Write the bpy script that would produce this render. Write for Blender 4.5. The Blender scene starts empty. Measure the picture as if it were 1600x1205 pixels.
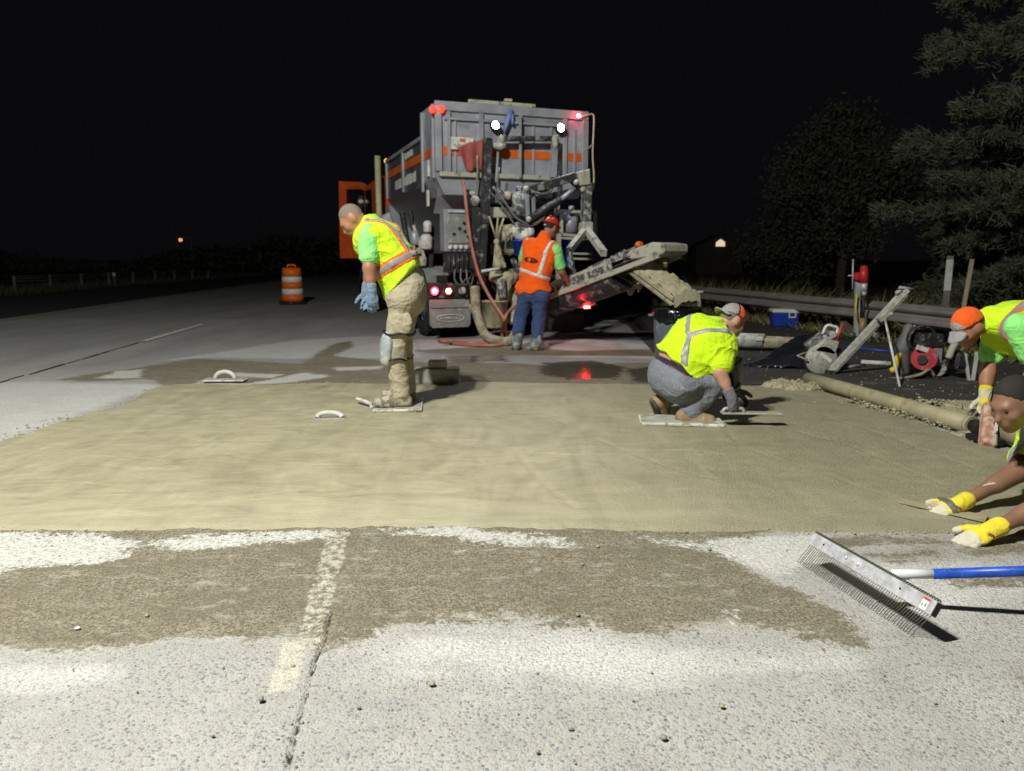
import bpy, bmesh, math, random
import numpy as np
from mathutils import Vector, Matrix

# ------------------------------------------------------------------ camera, sky, light, exposure
scene = bpy.context.scene
COL = scene.collection
CAM_H = 1.25
PITCH = math.atan(197.5 / 1150)
cam_data = bpy.data.cameras.new('camera')
cam_data.sensor_width = 36
cam_data.lens = 36 * 1150 / 1600
cam_data.clip_start = 0.05
cam_data.clip_end = 900
cam_data.dof.use_dof = True
cam_data.dof.focus_distance = 3.0
cam_data.dof.aperture_fstop = 4.0
cam = bpy.data.objects.new('camera', cam_data)
COL.objects.link(cam)
cam.location = (0, 0, CAM_H)
cam.rotation_euler = (math.pi / 2 - PITCH, 0, 0)
scene.camera = cam

world = bpy.data.worlds.new('World')
scene.world = world
world.use_nodes = True
_bg = world.node_tree.nodes['Background']
_bg.inputs['Color'].default_value = (0.74, 0.74, 1.0, 1)      # clear night sky, a little town glow
_bg.inputs['Strength'].default_value = 0.0038

def lamp(name, kind, loc, power, color, size=0.1, aim=None, spot=None, blend=0.5):
    d = bpy.data.lights.new(name, kind)
    d.energy = power
    d.color = color
    d.shadow_soft_size = size
    if spot:
        d.spot_size = math.radians(spot)
        d.spot_blend = blend
    o = bpy.data.objects.new(name, d)
    COL.objects.link(o)
    o.location = loc
    if aim is not None:
        o.rotation_euler = (Vector(aim) - Vector(loc)).to_track_quat('-Z', 'Y').to_euler()
    return o

# the work-light mast standing to the left of the photographer lights the whole job (its shadows are in the photograph)
for i in range(2):
    lamp('work_light_mast_lamp', 'POINT', (-3.1 + 0.5 * i, 0.5 + 0.15 * i, 6.7), 2330, (1.0, 0.99, 0.90), 0.10)

scene.view_settings.view_transform = 'Standard'
scene.view_settings.look = 'None'
scene.view_settings.exposure = 0.0
scene.view_settings.gamma = 1.0
scene.view_settings.use_curve_mapping = False
scene.cycles.max_bounces = 6
scene.cycles.diffuse_bounces = 3
scene.cycles.glossy_bounces = 3
scene.cycles.transmission_bounces = 3
scene.cycles.transparent_max_bounces = 6
scene.cycles.use_denoising = True
scene.cycles.sample_clamp_indirect = 4.0
scene.cycles.caustics_reflective = False
scene.cycles.caustics_refractive = False

# ------------------------------------------------------------------ measuring: where a point seen in the photograph stands in the place
_c, _s = math.cos(PITCH), math.sin(PITCH)
def ray(px, py):
    u = (px - 800) / 1150; v = (602.5 - py) / 1150
    return Vector((u, _c + v * _s, -_s + v * _c))
def at(px, py, Y):
    d = ray(px, py)
    return Vector((0, 0, CAM_H)) + d * (Y / d.y)
def gnd(px, py, z=0.0):
    d = ray(px, py)
    return Vector((0, 0, CAM_H)) + d * ((z - CAM_H) / d.z)

# ------------------------------------------------------------------ scene bookkeeping
def tag(o, label=None, cat=None, group=None, kind=None):
    if label: o['label'] = label
    if cat: o['category'] = cat
    if group: o['group'] = group
    if kind: o['kind'] = kind
    return o
def thing(name, label, cat, loc=(0, 0, 0), rz=0.0, group=None):
    o = bpy.data.objects.new(name, None)
    COL.objects.link(o)
    o.location = loc
    o.rotation_euler = (0, 0, rz)
    o.empty_display_size = 0.1
    return tag(o, label, cat, group)
def copy_tree(o, parent=None):
    c = o.copy(); COL.objects.link(c)
    if parent is not None: c.parent = parent
    for ch in list(o.children): copy_tree(ch, c)
    return c
def link_mesh(name, me, m=None, parent=None, smooth=False):
    if m is not None:
        for mm in (m if isinstance(m, (list, tuple)) else [m]): me.materials.append(mm)
    if smooth:
        me.polygons.foreach_set('use_smooth', [True] * len(me.polygons))
    o = bpy.data.objects.new(name, me)
    COL.objects.link(o)
    if parent is not None: o.parent = parent
    return o
def from_arrays(name, V, F, m=None, parent=None, smooth=True):
    me = bpy.data.meshes.new(name)
    V = np.asarray(V, dtype=np.float32); F = np.asarray(F, dtype=np.int32)
    k = F.shape[1]
    me.vertices.add(len(V)); me.vertices.foreach_set('co', V.ravel())
    me.loops.add(F.size); me.loops.foreach_set('vertex_index', F.ravel())
    me.polygons.add(len(F))
    me.polygons.foreach_set('loop_start', np.arange(0, F.size, k, dtype=np.int32))
    me.polygons.foreach_set('loop_total', np.full(len(F), k, dtype=np.int32))
    me.update(calc_edges=True); me.validate()
    return link_mesh(name, me, m, parent, smooth)

def basis(d, up=(0, 0, 1)):
    d = Vector(d).normalized(); up = Vector(up)
    if abs(d.dot(up)) > 0.98: up = Vector((0, 1, 0)) if abs(d.y) < 0.9 else Vector((1, 0, 0))
    x = d.cross(up).normalized()
    return x, x.cross(d).normalized(), d          # side, up, along

class MB:
    """collects shapes; build() links them as ONE mesh object"""
    def __init__(self): self.v = []; self.f = []; self.sm = []
    def add(self, V, F, smooth=False):
        b = len(self.v); self.v += [tuple(p) for p in V]
        self.f += [tuple(b + i for i in f) for f in F]; self.sm += [smooth] * len(F)
        return self
    def box(self, c, s, R=None):
        c = Vector(c); h = Vector(s) / 2
        P = []
        for x, y, z in ((-1,-1,-1),(1,-1,-1),(1,1,-1),(-1,1,-1),(-1,-1,1),(1,-1,1),(1,1,1),(-1,1,1)):
            p = Vector((x*h.x, y*h.y, z*h.z))
            if R is not None: p = R @ p
            P.append(c + p)
        return self.add(P, ((0,3,2,1),(4,5,6,7),(0,1,5,4),(1,2,6,5),(2,3,7,6),(3,0,4,7)))
    def bx(self, x0, x1, y0, y1, z0, z1):
        return self.box(((x0+x1)/2, (y0+y1)/2, (z0+z1)/2), (abs(x1-x0), abs(y1-y0), abs(z1-z0)))
    def beam(self, a, b, w, h, up=(0, 0, 1)):
        a = Vector(a); b = Vector(b)
        X, U, D = basis(b - a, up)
        P = [p + X * sx * w/2 + U * sz * h/2 for p in (a, b) for sx, sz in ((-1,-1),(1,-1),(1,1),(-1,1))]
        return self.add(P, ((0,1,2,3),(7,6,5,4),(0,4,5,1),(1,5,6,2),(2,6,7,3),(3,7,4,0)))
    def tube(self, pts, r, n=10, cap=True, r_end=None):
        pts = [Vector(p) for p in pts]; m = len(pts)
        rs = r if isinstance(r, (list, tuple)) else [r + ((r_end if r_end is not None else r) - r) * i / max(1, m-1) for i in range(m)]
        V = []; X = None
        for i, p in enumerate(pts):
            d = (pts[min(i+1, m-1)] - pts[max(i-1, 0)])
            if d.length < 1e-9: d = Vector((0,0,1))
            d.normalize()
            if X is None: X, U, _ = basis(d)
            else:
                X = (X - d * X.dot(d)); X.normalize(); U = X.cross(d) * -1; U = d.cross(X) * -1
            U = d.cross(X)
            for k in range(n):
                a = 2 * math.pi * k / n
                V.append(p + (X * math.cos(a) + U * math.sin(a)) * rs[i])
        F = []
        for i in range(m-1):
            for k in range(n):
                F.append((i*n+k, i*n+(k+1) % n, (i+1)*n+(k+1) % n, (i+1)*n+k))
        self.add(V, F, True)
        if cap:
            self.add(V[:n], [tuple(range(n-1, -1, -1))]); self.add(V[-n:], [tuple(range(n))])
        return self
    def cyl(self, a, b, r, r2=None, n=14): return self.tube([a, b], [r, r if r2 is None else r2], n)
    def lathe(self, prof, c=(0, 0, 0), n=24, axis='z', R=None):
        c = Vector(c); V = []
        for (r, z) in prof:
            for k in range(n):
                a = 2*math.pi*k/n
                p = Vector((r*math.cos(a), r*math.sin(a), z))
                if axis == 'x': p = Vector((p.z, p.x, p.y))
                if axis == 'y': p = Vector((p.x, p.z, p.y))
                if R is not None: p = R @ p
                V.append(c + p)
        F = [(i*n+k, i*n+(k+1) % n, (i+1)*n+(k+1) % n, (i+1)*n+k) for i in range(len(prof)-1) for k in range(n)]
        return self.add(V, F, True)
    def ball(self, c, r, n=12):
        rr = Vector(r) if hasattr(r, '__len__') else Vector((r, r, r))
        c = Vector(c); V = []; m = max(6, n*2//3)
        for i in range(m+1):
            t = math.pi*i/m
            for k in range(n):
                a = 2*math.pi*k/n
                V.append(c + Vector((rr.x*math.sin(t)*math.cos(a), rr.y*math.sin(t)*math.sin(a), rr.z*math.cos(t))))
        return self.add(V, [(i*n+k, (i+1)*n+k, (i+1)*n+(k+1) % n, i*n+(k+1) % n) for i in range(m) for k in range(n)], True)
    def prism(self, poly, d):
        """poly: 3-D outline; d: extrusion vector"""
        d = Vector(d); P = [Vector(p) for p in poly]; n = len(P)
        F = [tuple(range(n-1, -1, -1)), tuple(range(n, 2*n))] + [(i, (i+1) % n, n+(i+1) % n, n+i) for i in range(n)]
        return self.add(P + [p + d for p in P], F)
    def build(self, name, m=None, parent=None, bevel=0.0, smooth_all=False, origin=None):
        me = bpy.data.meshes.new(name)
        V = self.v
        if origin is not None:
            og = Vector(origin); V = [tuple(Vector(p) - og) for p in V]
        me.from_pydata(V, [], self.f)
        me.polygons.foreach_set('use_smooth', [True if smooth_all else s for s in self.sm])
        bm = bmesh.new(); bm.from_mesh(me)
        bmesh.ops.remove_doubles(bm, verts=bm.verts, dist=1e-5)
        bmesh.ops.recalc_face_normals(bm, faces=bm.faces)
        if bevel > 0:
            es = [e for e in bm.edges if len(e.link_faces) == 2 and e.calc_face_angle(0) > 0.7]
            if es: bmesh.ops.bevel(bm, geom=es, offset=bevel, segments=1, affect='EDGES', clamp_overlap=True)
        bm.to_mesh(me); bm.free()
        o = link_mesh(name, me, m, parent)
        if origin is not None: o.location = origin
        return o

def arc_pts(pts, n=10):
    """smooth curve through points (Catmull-Rom)"""
    P = [Vector(p) for p in pts]; P = [P[0]*2 - P[1]] + P + [P[-1]*2 - P[-2]]
    out = []
    for i in range(1, len(P)-2):
        for k in range(n):
            t = k/n
            out.append(0.5*((2*P[i]) + (P[i+1]-P[i-1])*t + (2*P[i-1]-5*P[i]+4*P[i+1]-P[i+2])*t*t + (3*P[i]-P[i-1]-3*P[i+1]+P[i+2])*t**3))
    out.append(P[-2]); return out

# ------------------------------------------------------------------ numpy noise and rounded solids (bodies, cloth, lumps)
_rs = np.random.RandomState(7)
_LAT = _rs.rand(32, 32, 32).astype(np.float32)
def noise3(P, scale):
    q = P * scale; i = np.floor(q).astype(np.int32); f = (q - i).astype(np.float32); f = f*f*(3-2*f)
    i &= 31; j = (i+1) & 31
    x0, y0, z0 = i[..., 0], i[..., 1], i[..., 2]; x1, y1, z1 = j[..., 0], j[..., 1], j[..., 2]
    fx, fy, fz = f[..., 0], f[..., 1], f[..., 2]
    L = _LAT
    a = (L[x0,y0,z0]*(1-fx)+L[x1,y0,z0]*fx)*(1-fy) + (L[x0,y1,z0]*(1-fx)+L[x1,y1,z0]*fx)*fy
    b = (L[x0,y0,z1]*(1-fx)+L[x1,y0,z1]*fx)*(1-fy) + (L[x0,y1,z1]*(1-fx)+L[x1,y1,z1]*fx)*fy
    return (a*(1-fz)+b*fz)*2-1
def fbm2(X, Y, scale, octv=4, seed=0.0):
    P = np.stack([X, Y, np.full_like(X, seed)], -1); r = 0; a = 1.0; t = 0
    for o in range(octv):
        r = r + a*noise3(P + o*7.31, scale*2**o); t += a; a *= 0.5
    return r/t

class Vol:
    """a rounded solid grown from tapered limbs and ellipsoids, skinned as one surface"""
    def __init__(self, prims, h, k=0.03, pad=0.05):
        self.h = h; lo = np.full(3, 1e9); hi = -lo
        for p in prims:
            pts, r = ((p[1], p[2]), max(p[3], p[4])) if p[0] == 'c' else ((p[1],), max(p[3]))
            for q in pts:
                q = np.array(q); lo = np.minimum(lo, q - r); hi = np.maximum(hi, q + r)
        lo -= pad; hi += pad
        self.lo = lo; self.n = np.ceil((hi - lo)/h).astype(int) + 1
        self.F = np.full(self.n, 0.5, dtype=np.float32)
        for p in prims: self.add(p, k)
    def grid(self, a=None, b=None):
        a = np.zeros(3, int) if a is None else a; b = self.n if b is None else b
        g = np.meshgrid(*[self.lo[i] + self.h*np.arange(a[i], b[i]) for i in range(3)], indexing='ij')
        return np.stack(g, -1).astype(np.float32)
    def add(self, p, k, cut=False):
        if p[0] == 'c':
            A = np.array(p[1], dtype=np.float32); Bv = np.array(p[2], dtype=np.float32); r = max(p[3], p[4]) + k*2 + 2*self.h
            a0 = np.minimum(A, Bv) - r; b0 = np.maximum(A, Bv) + r
        else:
            A = np.array(p[1], dtype=np.float32); r = max(p[3]) + k*2 + 2*self.h; a0 = A - r; b0 = A + r
        a = np.clip(np.floor((a0 - self.lo)/self.h).astype(int), 0, self.n - 1); b = np.clip(np.ceil((b0 - self.lo)/self.h).astype(int) + 1, 1, self.n)
        if np.any(b <= a): return
        P = self.grid(a, b)
        if p[0] == 'c':
            ba = Bv - A; L2 = max(float(ba @ ba), 1e-9)
            t = np.clip(((P - A) @ ba)/L2, 0, 1)
            d = np.linalg.norm(P - A - t[..., None]*ba, axis=-1) - (p[3] + (p[4]-p[3])*t)
        else:
            Q = (P - A) @ np.array(p[2], dtype=np.float32).T      # rows of p[2] are the ellipsoid axes
            rr = np.array(p[3], dtype=np.float32)
            k0 = np.linalg.norm(Q/rr, axis=-1); k1 = np.linalg.norm(Q/(rr*rr), axis=-1)
            d = k0*(k0-1)/np.maximum(k1, 1e-6)
        sl = tuple(slice(a[i], b[i]) for i in range(3)); f = self.F[sl]
        if cut:
            self.F[sl] = np.maximum(f, -d); return
        if len(p) > 5 and p[0] == 'c': k = p[5]
        if len(p) > 4 and p[0] == 'e': k = p[4]
        hh = np.maximum(k - np.abs(f - d), 0)/max(k, 1e-6)
        self.F[sl] = np.minimum(f, d) - hh*hh*k*0.25
    def fold(self, amp, scale, stretch=(1, 1, 1), seed=0.0):
        P = self.grid()*np.array(stretch, dtype=np.float32) + seed
        n = noise3(P + 0.12*noise3(P + 9.1, scale*0.8)[..., None], scale); self.F -= amp*((1 - np.abs(n))**4*1.3 - 0.3) + amp*0.35*noise3(P + 3.3, scale*2.1)
        return self
    def surf(self, F=None):
        F = self.F if F is None else F
        F = F.copy(); F[0] = F[-1] = 1; F[:, 0] = F[:, -1] = 1; F[:, :, 0] = F[:, :, -1] = 1
        ins = F < 0
        cs = [(i, j, k) for i in (0, 1) for j in (0, 1) for k in (0, 1)]
        n = np.array(F.shape) - 1
        cnt = sum(ins[i:n[0]+i, j:n[1]+j, k:n[2]+k].astype(np.int8) for i, j, k in cs)
        act = (cnt > 0) & (cnt < 8); idx = np.argwhere(act)
        if len(idx) == 0: return np.zeros((0, 3)), np.zeros((0, 4), int)
        val = np.stack([F[idx[:, 0]+i, idx[:, 1]+j, idx[:, 2]+k] for i, j, k in cs], 1)
        C = np.array(cs, float); S = np.zeros((len(idx), 3)); N = np.zeros(len(idx))
        for a in range(8):
            for b in range(a+1, 8):
                if np.abs(C[a]-C[b]).sum() != 1: continue
                va, vb = val[:, a], val[:, b]; m = (va < 0) != (vb < 0)
                t = np.where(m, va/np.where(m, va-vb, 1), 0)
                S += np.where(m[:, None], C[a] + t[:, None]*(C[b]-C[a]), 0); N += m
        V = self.lo + self.h*(idx + S/N[:, None])
        ID = np.full(n, -1, dtype=np.int64); ID[tuple(idx.T)] = np.arange(len(idx))
        Q = []
        for ax in range(3):
            o1, o2 = [(1, 2), (2, 0), (0, 1)][ax]
            sl0 = [slice(1, n[i]) for i in range(3)]; sl0[ax] = slice(0, n[ax])
            sl1 = list(sl0); sl1[ax] = slice(1, n[ax]+1)
            A = ins[tuple(sl0)]; Bq = ins[tuple(sl1)]
            for rev, M in ((False, A & ~Bq), (True, ~A & Bq)):
                e = np.argwhere(M)
                if len(e) == 0: continue
                off = np.ones(3, int); off[ax] = 0; e = e + off
                def cell(d1, d2):
                    q = e.copy(); q[:, o1] -= d1; q[:, o2] -= d2; return ID[tuple(q.T)]
                qd = np.stack([cell(1, 1), cell(0, 1), cell(0, 0), cell(1, 0)], 1)
                Q.append(qd[:, ::-1] if rev else qd)
        Q = np.concatenate(Q)
        return V, Q[(Q >= 0).all(1)]
    def mesh(self, name, m, parent, F=None, origin=(0, 0, 0), smooth=2):
        V, Q = self.surf(F)
        if len(V) == 0: return None
        for _ in range(smooth):                               # light relaxation takes the grid out of the surface
            acc = np.zeros_like(V); c = np.zeros(len(V))
            for a in range(4):
                b = (a+1) % 4
                np.add.at(acc, Q[:, a], V[Q[:, b]]); np.add.at(acc, Q[:, b], V[Q[:, a]])
                np.add.at(c, Q[:, a], 1); np.add.at(c, Q[:, b], 1)
            V = V*0.5 + 0.5*acc/np.maximum(c, 1)[:, None]
        return from_arrays(name, V - np.array(origin), Q, m, parent, True)

# ------------------------------------------------------------------ materials
class NT:
    def __init__(self, name):
        self.m = bpy.data.materials.new(name); self.m.use_nodes = True
        self.t = self.m.node_tree; self.n = self.t.nodes; self.l = self.t.links
        self.b = self.n['Principled BSDF']
        self.tc = self.n.new('ShaderNodeTexCoord').outputs['Object']
    def set(self, sock, val):
        if hasattr(val, 'is_linked') or hasattr(val, 'links'): self.l.new(val, sock)
        elif hasattr(val, '__len__') and len(val) == 3 and sock.type == 'RGBA': sock.default_value = (*val, 1)
        else: sock.default_value = val
    def noise(self, scale, detail=3, rough=0.55, vec=None, dist=0.0):
        n = self.n.new('ShaderNodeTexNoise'); self.l.new(vec or self.tc, n.inputs['Vector'])
        n.inputs['Scale'].default_value = scale; n.inputs['Detail'].default_value = detail
        n.inputs['Roughness'].default_value = rough; n.inputs['Distortion'].default_value = dist
        return n.outputs['Fac']
    def scaled(self, s, r=(0, 0, 0)):
        n = self.n.new('ShaderNodeMapping'); self.l.new(self.tc, n.inputs['Vector'])
        n.inputs['Scale'].default_value = s; n.inputs['Rotation'].default_value = r; return n.outputs['Vector']
    def vor(self, scale, feature='F1', out='Distance', vec=None, rnd=1.0):
        n = self.n.new('ShaderNodeTexVoronoi'); n.feature = feature; self.l.new(vec or self.tc, n.inputs['Vector'])
        n.inputs['Scale'].default_value = scale; n.inputs['Randomness'].default_value = rnd; return n.outputs[out]
    def ramp(self, fac, a, b, ca=(0, 0, 0), cb=(1, 1, 1)):
        n = self.n.new('ShaderNodeValToRGB'); self.l.new(fac, n.inputs['Fac'])
        e = n.color_ramp.elements; e[0].position = a; e[1].position = b; e[0].color = (*ca, 1); e[1].color = (*cb, 1)
        return n.outputs['Color']
    def step(self, fac, a, b):
        n = self.n.new('ShaderNodeMapRange'); n.interpolation_type = 'SMOOTHSTEP'; self.set(n.inputs['Value'], fac)
        n.inputs['From Min'].default_value = a; n.inputs['From Max'].default_value = b; return n.outputs['Result']
    def mix(self, fac, a, b, mode='MIX'):
        n = self.n.new('ShaderNodeMix'); n.data_type = 'RGBA'; n.blend_type = mode
        self.set(n.inputs['Factor'], fac); self.set(n.inputs['A'] if False else n.inputs[6], a); self.set(n.inputs[7], b)
        return n.outputs[2]
    def math(self, op, a, b=0.0, c=None):
        n = self.n.new('ShaderNodeMath'); n.operation = op; self.set(n.inputs[0], a); self.set(n.inputs[1], b)
        if c is not None: self.set(n.inputs[2], c)
        return n.outputs[0]
    def attr(self, name):
        n = self.n.new('ShaderNodeAttribute'); n.attribute_name = name; return n.outputs['Fac']
    def bump(self, height, strength=0.3, dist=0.01, prev=None):
        n = self.n.new('ShaderNodeBump'); self.l.new(height, n.inputs['Height'])
        n.inputs['Strength'].default_value = strength; n.inputs['Distance'].default_value = dist
        if prev is not None: self.l.new(prev, n.inputs['Normal'])
        return n.outputs['Normal']
    def done(self, col, rough=0.6, metal=0.0, normal=None, spec=0.5, emit=None, estr=0.0, sheen=0.0):
        b = self.b; self.set(b.inputs['Base Color'], col); self.set(b.inputs['Roughness'], rough); self.set(b.inputs['Metallic'], metal)
        b.inputs['Specular IOR Level'].default_value = spec
        if normal is not None: self.l.new(normal, b.inputs['Normal'])
        if emit: b.inputs['Emission Color'].default_value = (*emit, 1); b.inputs['Emission Strength'].default_value = estr
        if sheen: b.inputs['Sheen Weight'].default_value = sheen
        return self.m

CEMENT = (0.36, 0.34, 0.26)
def mat(name, col, rough=0.6, metal=0.0, var=0.25, vs=6.0, dirt=0.0, dirtcol=CEMENT, ds=9.0, bump=0.0, bs=80.0, spec=0.4, sheen=0.0):
    k = NT(name)
    a = tuple(c*(1-var) for c in col); b = tuple(min(1, c*(1+var)) for c in col)
    c = k.ramp(k.noise(vs, 4), 0.3, 0.7, a, b); r = rough
    if dirt > 0:                                             # dried cement spatter and runs, with a shape of its own
        e = 0.74 - 0.42*dirt
        f1 = k.step(k.noise(ds, 6, 0.62), e - 0.05, e + 0.07)
        f2 = k.step(k.noise(ds*7, 2, 0.5), 0.72 - 0.2*dirt, 0.78 - 0.2*dirt)
        f = k.math('MAXIMUM', f1, k.math('MULTIPLY', f2, 0.8))
        c = k.mix(f, c, k.mix(k.noise(ds*3, 3), tuple(x*0.75 for x in dirtcol), tuple(x*1.2 for x in dirtcol)))
        r = k.math('MULTIPLY_ADD', f, 0.85 - rough, rough)
        if metal: metal = k.math('MULTIPLY_ADD', f, -metal, metal)
    nm = k.bump(k.noise(bs, 3), 0.5, bump) if bump > 0 else None
    return k.done(c, r, metal, nm, spec, sheen=sheen)
def glow(name, col, s):
    k = NT(name); return k.done((0.02, 0.02, 0.02), 0.5, emit=col, estr=s)
M = {}

# ------------------------------------------------------------------ ground materials
def old_concrete():
    k = NT('old_pavement')
    wob = k.math('MULTIPLY_ADD', k.noise(6, 9, 0.78), 1.5, -0.75)
    wob2 = k.math('MULTIPLY_ADD', k.noise(2.2, 8, 0.72, vec=k.scaled((1, 3.0, 1))), 2.2, -1.1)
    wobs = k.math('ADD', wob, wob2)
    # exposed aggregate
    d = k.vor(95, vec=k.tc); cr = k.vor(95, out='Color')
    sep = k.n.new('ShaderNodeSeparateColor'); k.l.new(cr, sep.inputs[0])
    peb = k.n.new('ShaderNodeValToRGB'); k.l.new(sep.outputs[0], peb.inputs['Fac'])
    e = peb.color_ramp.elements
    e[0].position = 0.0; e[0].color = (0.17, 0.175, 0.185, 1); e[1].position = 1.0; e[1].color = (0.46, 0.45, 0.41, 1)
    for p, c in ((0.18, (0.25, 0.26, 0.285)), (0.32, (0.34, 0.34, 0.34)), (0.5, (0.44, 0.42, 0.37)), (0.62, (0.33, 0.335, 0.345)), (0.8, (0.40, 0.355, 0.295))):
        x = peb.color_ramp.elements.new(p); x.color = (*c, 1)
    stone = k.step(d, 0.56, 0.40)
    mort = k.ramp(k.noise(2.4, 5, 0.65), 0.3, 0.72, (0.34, 0.337, 0.32), (0.51, 0.506, 0.485))
    grit = k.noise(240, 2, 0.6)
    mort = k.mix(k.math('MULTIPLY', k.step(grit, 0.48, 0.64), 0.75), mort, (0.22, 0.218, 0.21))
    expo = k.step(k.math('ADD', sep.outputs[1], k.math('MULTIPLY', k.noise(3.0, 4), 0.9)), 0.40, 0.72)
    base = k.mix(k.math('MULTIPLY', stone, expo), mort, peb.outputs['Color'])
    # darker, smoother old-lane concrete; mixing it by distance paints in the road's night fade
    oldc = k.ramp(k.noise(0.6, 6, 0.6, vec=k.scaled((2.5, 0.7, 1))), 0.3, 0.72, (0.24, 0.24, 0.245), (0.38, 0.38, 0.38))
    base = k.mix(k.math('MULTIPLY', k.step(k.math('ADD', k.attr('older_fade'), k.math('MULTIPLY', wob2, 0.25)), 0.2, 0.8), 0.9), base, oldc)
    # white cement film left where the work was washed down
    film = k.math('MULTIPLY', k.math('MULTIPLY', k.step(k.math('ADD', k.attr('film'), k.math('MULTIPLY', wobs, 0.75)), 0.25, 1.1), 0.85), k.step(k.noise(85, 4, 0.75), 0.36, 0.58))
    base = k.mix(k.math('MULTIPLY', k.step(k.noise(0.9, 5, 0.6, vec=k.scaled((2.2, 0.8, 1))), 0.50, 0.72), 0.28), base, (0.22, 0.22, 0.215))
    base = k.mix(film, base, (0.66, 0.66, 0.64))
    # smeared brown slurry
    fine = k.math('MULTIPLY_ADD', k.noise(38, 5, 0.8), 0.26, -0.13)
    st = k.step(k.math('ADD', k.math('ADD', k.attr('stain'), k.math('MULTIPLY', wobs, 0.17)), fine), -0.016, 0.03)
    st2 = k.step(k.math('ADD', k.attr('stain'), k.math('MULTIPLY', wob, 0.20)), -0.09, 0.06)
    gr = k.noise(95, 5, 0.72)
    slur = k.mix(k.step(gr, 0.36, 0.66), (0.105, 0.092, 0.063), (0.325, 0.290, 0.212))
    slur = k.mix(k.math('MULTIPLY', k.step(k.noise(1.5, 6, 0.65, vec=k.scaled((1, 2.6, 1))), 0.40, 0.66), 0.55), slur, (0.150, 0.132, 0.090))
    slur = k.mix(k.math('MULTIPLY', k.step(k.math('ADD', k.noise(7, 7, 0.75, vec=k.scaled((1, 2.2, 1))), k.math('MULTIPLY', grit, 0.35)), 0.70, 0.86), 0.75), slur, (0.40, 0.385, 0.34))
    base = k.mix(k.math('MULTIPLY', st2, 0.45), base, (0.30, 0.27, 0.20))
    base = k.mix(st, base, slur)
    # patches of bare white residue in the slurry
    wh = k.math('MULTIPLY', k.step(k.math('ADD', k.attr('white'), k.math('ADD', k.math('MULTIPLY', wobs, 0.15), fine)), -0.012, 0.024), k.step(k.noise(45, 5, 0.8), 0.34, 0.50))
    wc = k.mix(k.step(k.noise(70, 4, 0.7), 0.42, 0.62), (0.64, 0.64, 0.615), (0.44, 0.43, 0.385))
    base = k.mix(wh, base, wc)
    # worn cream road paint
    pt = k.math('MULTIPLY', k.step(k.math('ADD', k.attr('paint'), k.math('MULTIPLY', wob, 0.05)), -0.008, 0.008), k.math('MULTIPLY', k.step(k.math('ADD', k.noise(24, 7, 0.8), k.attr('paintkeep')), 0.50, 0.66), 0.9))
    base = k.mix(pt, base, k.mix(k.step(gr, 0.35, 0.6), (0.42, 0.40, 0.32), (0.62, 0.60, 0.50)))
    # dark grit in the joint
    cr_ = k.step(k.math('ADD', k.attr('crack'), k.math('MULTIPLY_ADD', k.noise(30, 5, 0.7), 0.03, -0.013)), 0.006, 0.013)
    base = k.mix(k.math('SUBTRACT', 1.0, cr_), base, (0.040, 0.036, 0.03))
    # water lying near the truck
    wet = k.step(k.math('ADD', k.attr('wet'), k.math('MULTIPLY', wobs, 0.25)), -0.03, 0.10)
    base = k.mix(k.math('MULTIPLY', wet, 0.72), base, (0.062, 0.052, 0.037))
    hgt = k.math('ADD', k.math('MULTIPLY', k.math('MULTIPLY', stone, expo), 0.5), k.math('ADD', k.math('MULTIPLY', grit, 0.55), k.math('MULTIPLY', gr, 0.9)))
    nm = k.bump(hgt, 0.75, 0.007)
    rough = k.math('MULTIPLY_ADD', wet, -0.74, 0.82)
    m = k.done(base, rough, 0, nm, 0.35)
    # still water smooths the relief
    mixn = k.n.new('ShaderNodeMix'); mixn.data_type = 'VECTOR'
    geo = k.n.new('ShaderNodeNewGeometry')
    k.l.new(k.math('MULTIPLY', wet, 0.93), mixn.inputs[0]); k.l.new(nm, mixn.inputs[4]); k.l.new(geo.outputs['Normal'], mixn.inputs[5])
    k.l.new(mixn.outputs[1], k.b.inputs['Normal'])
    return m
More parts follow.
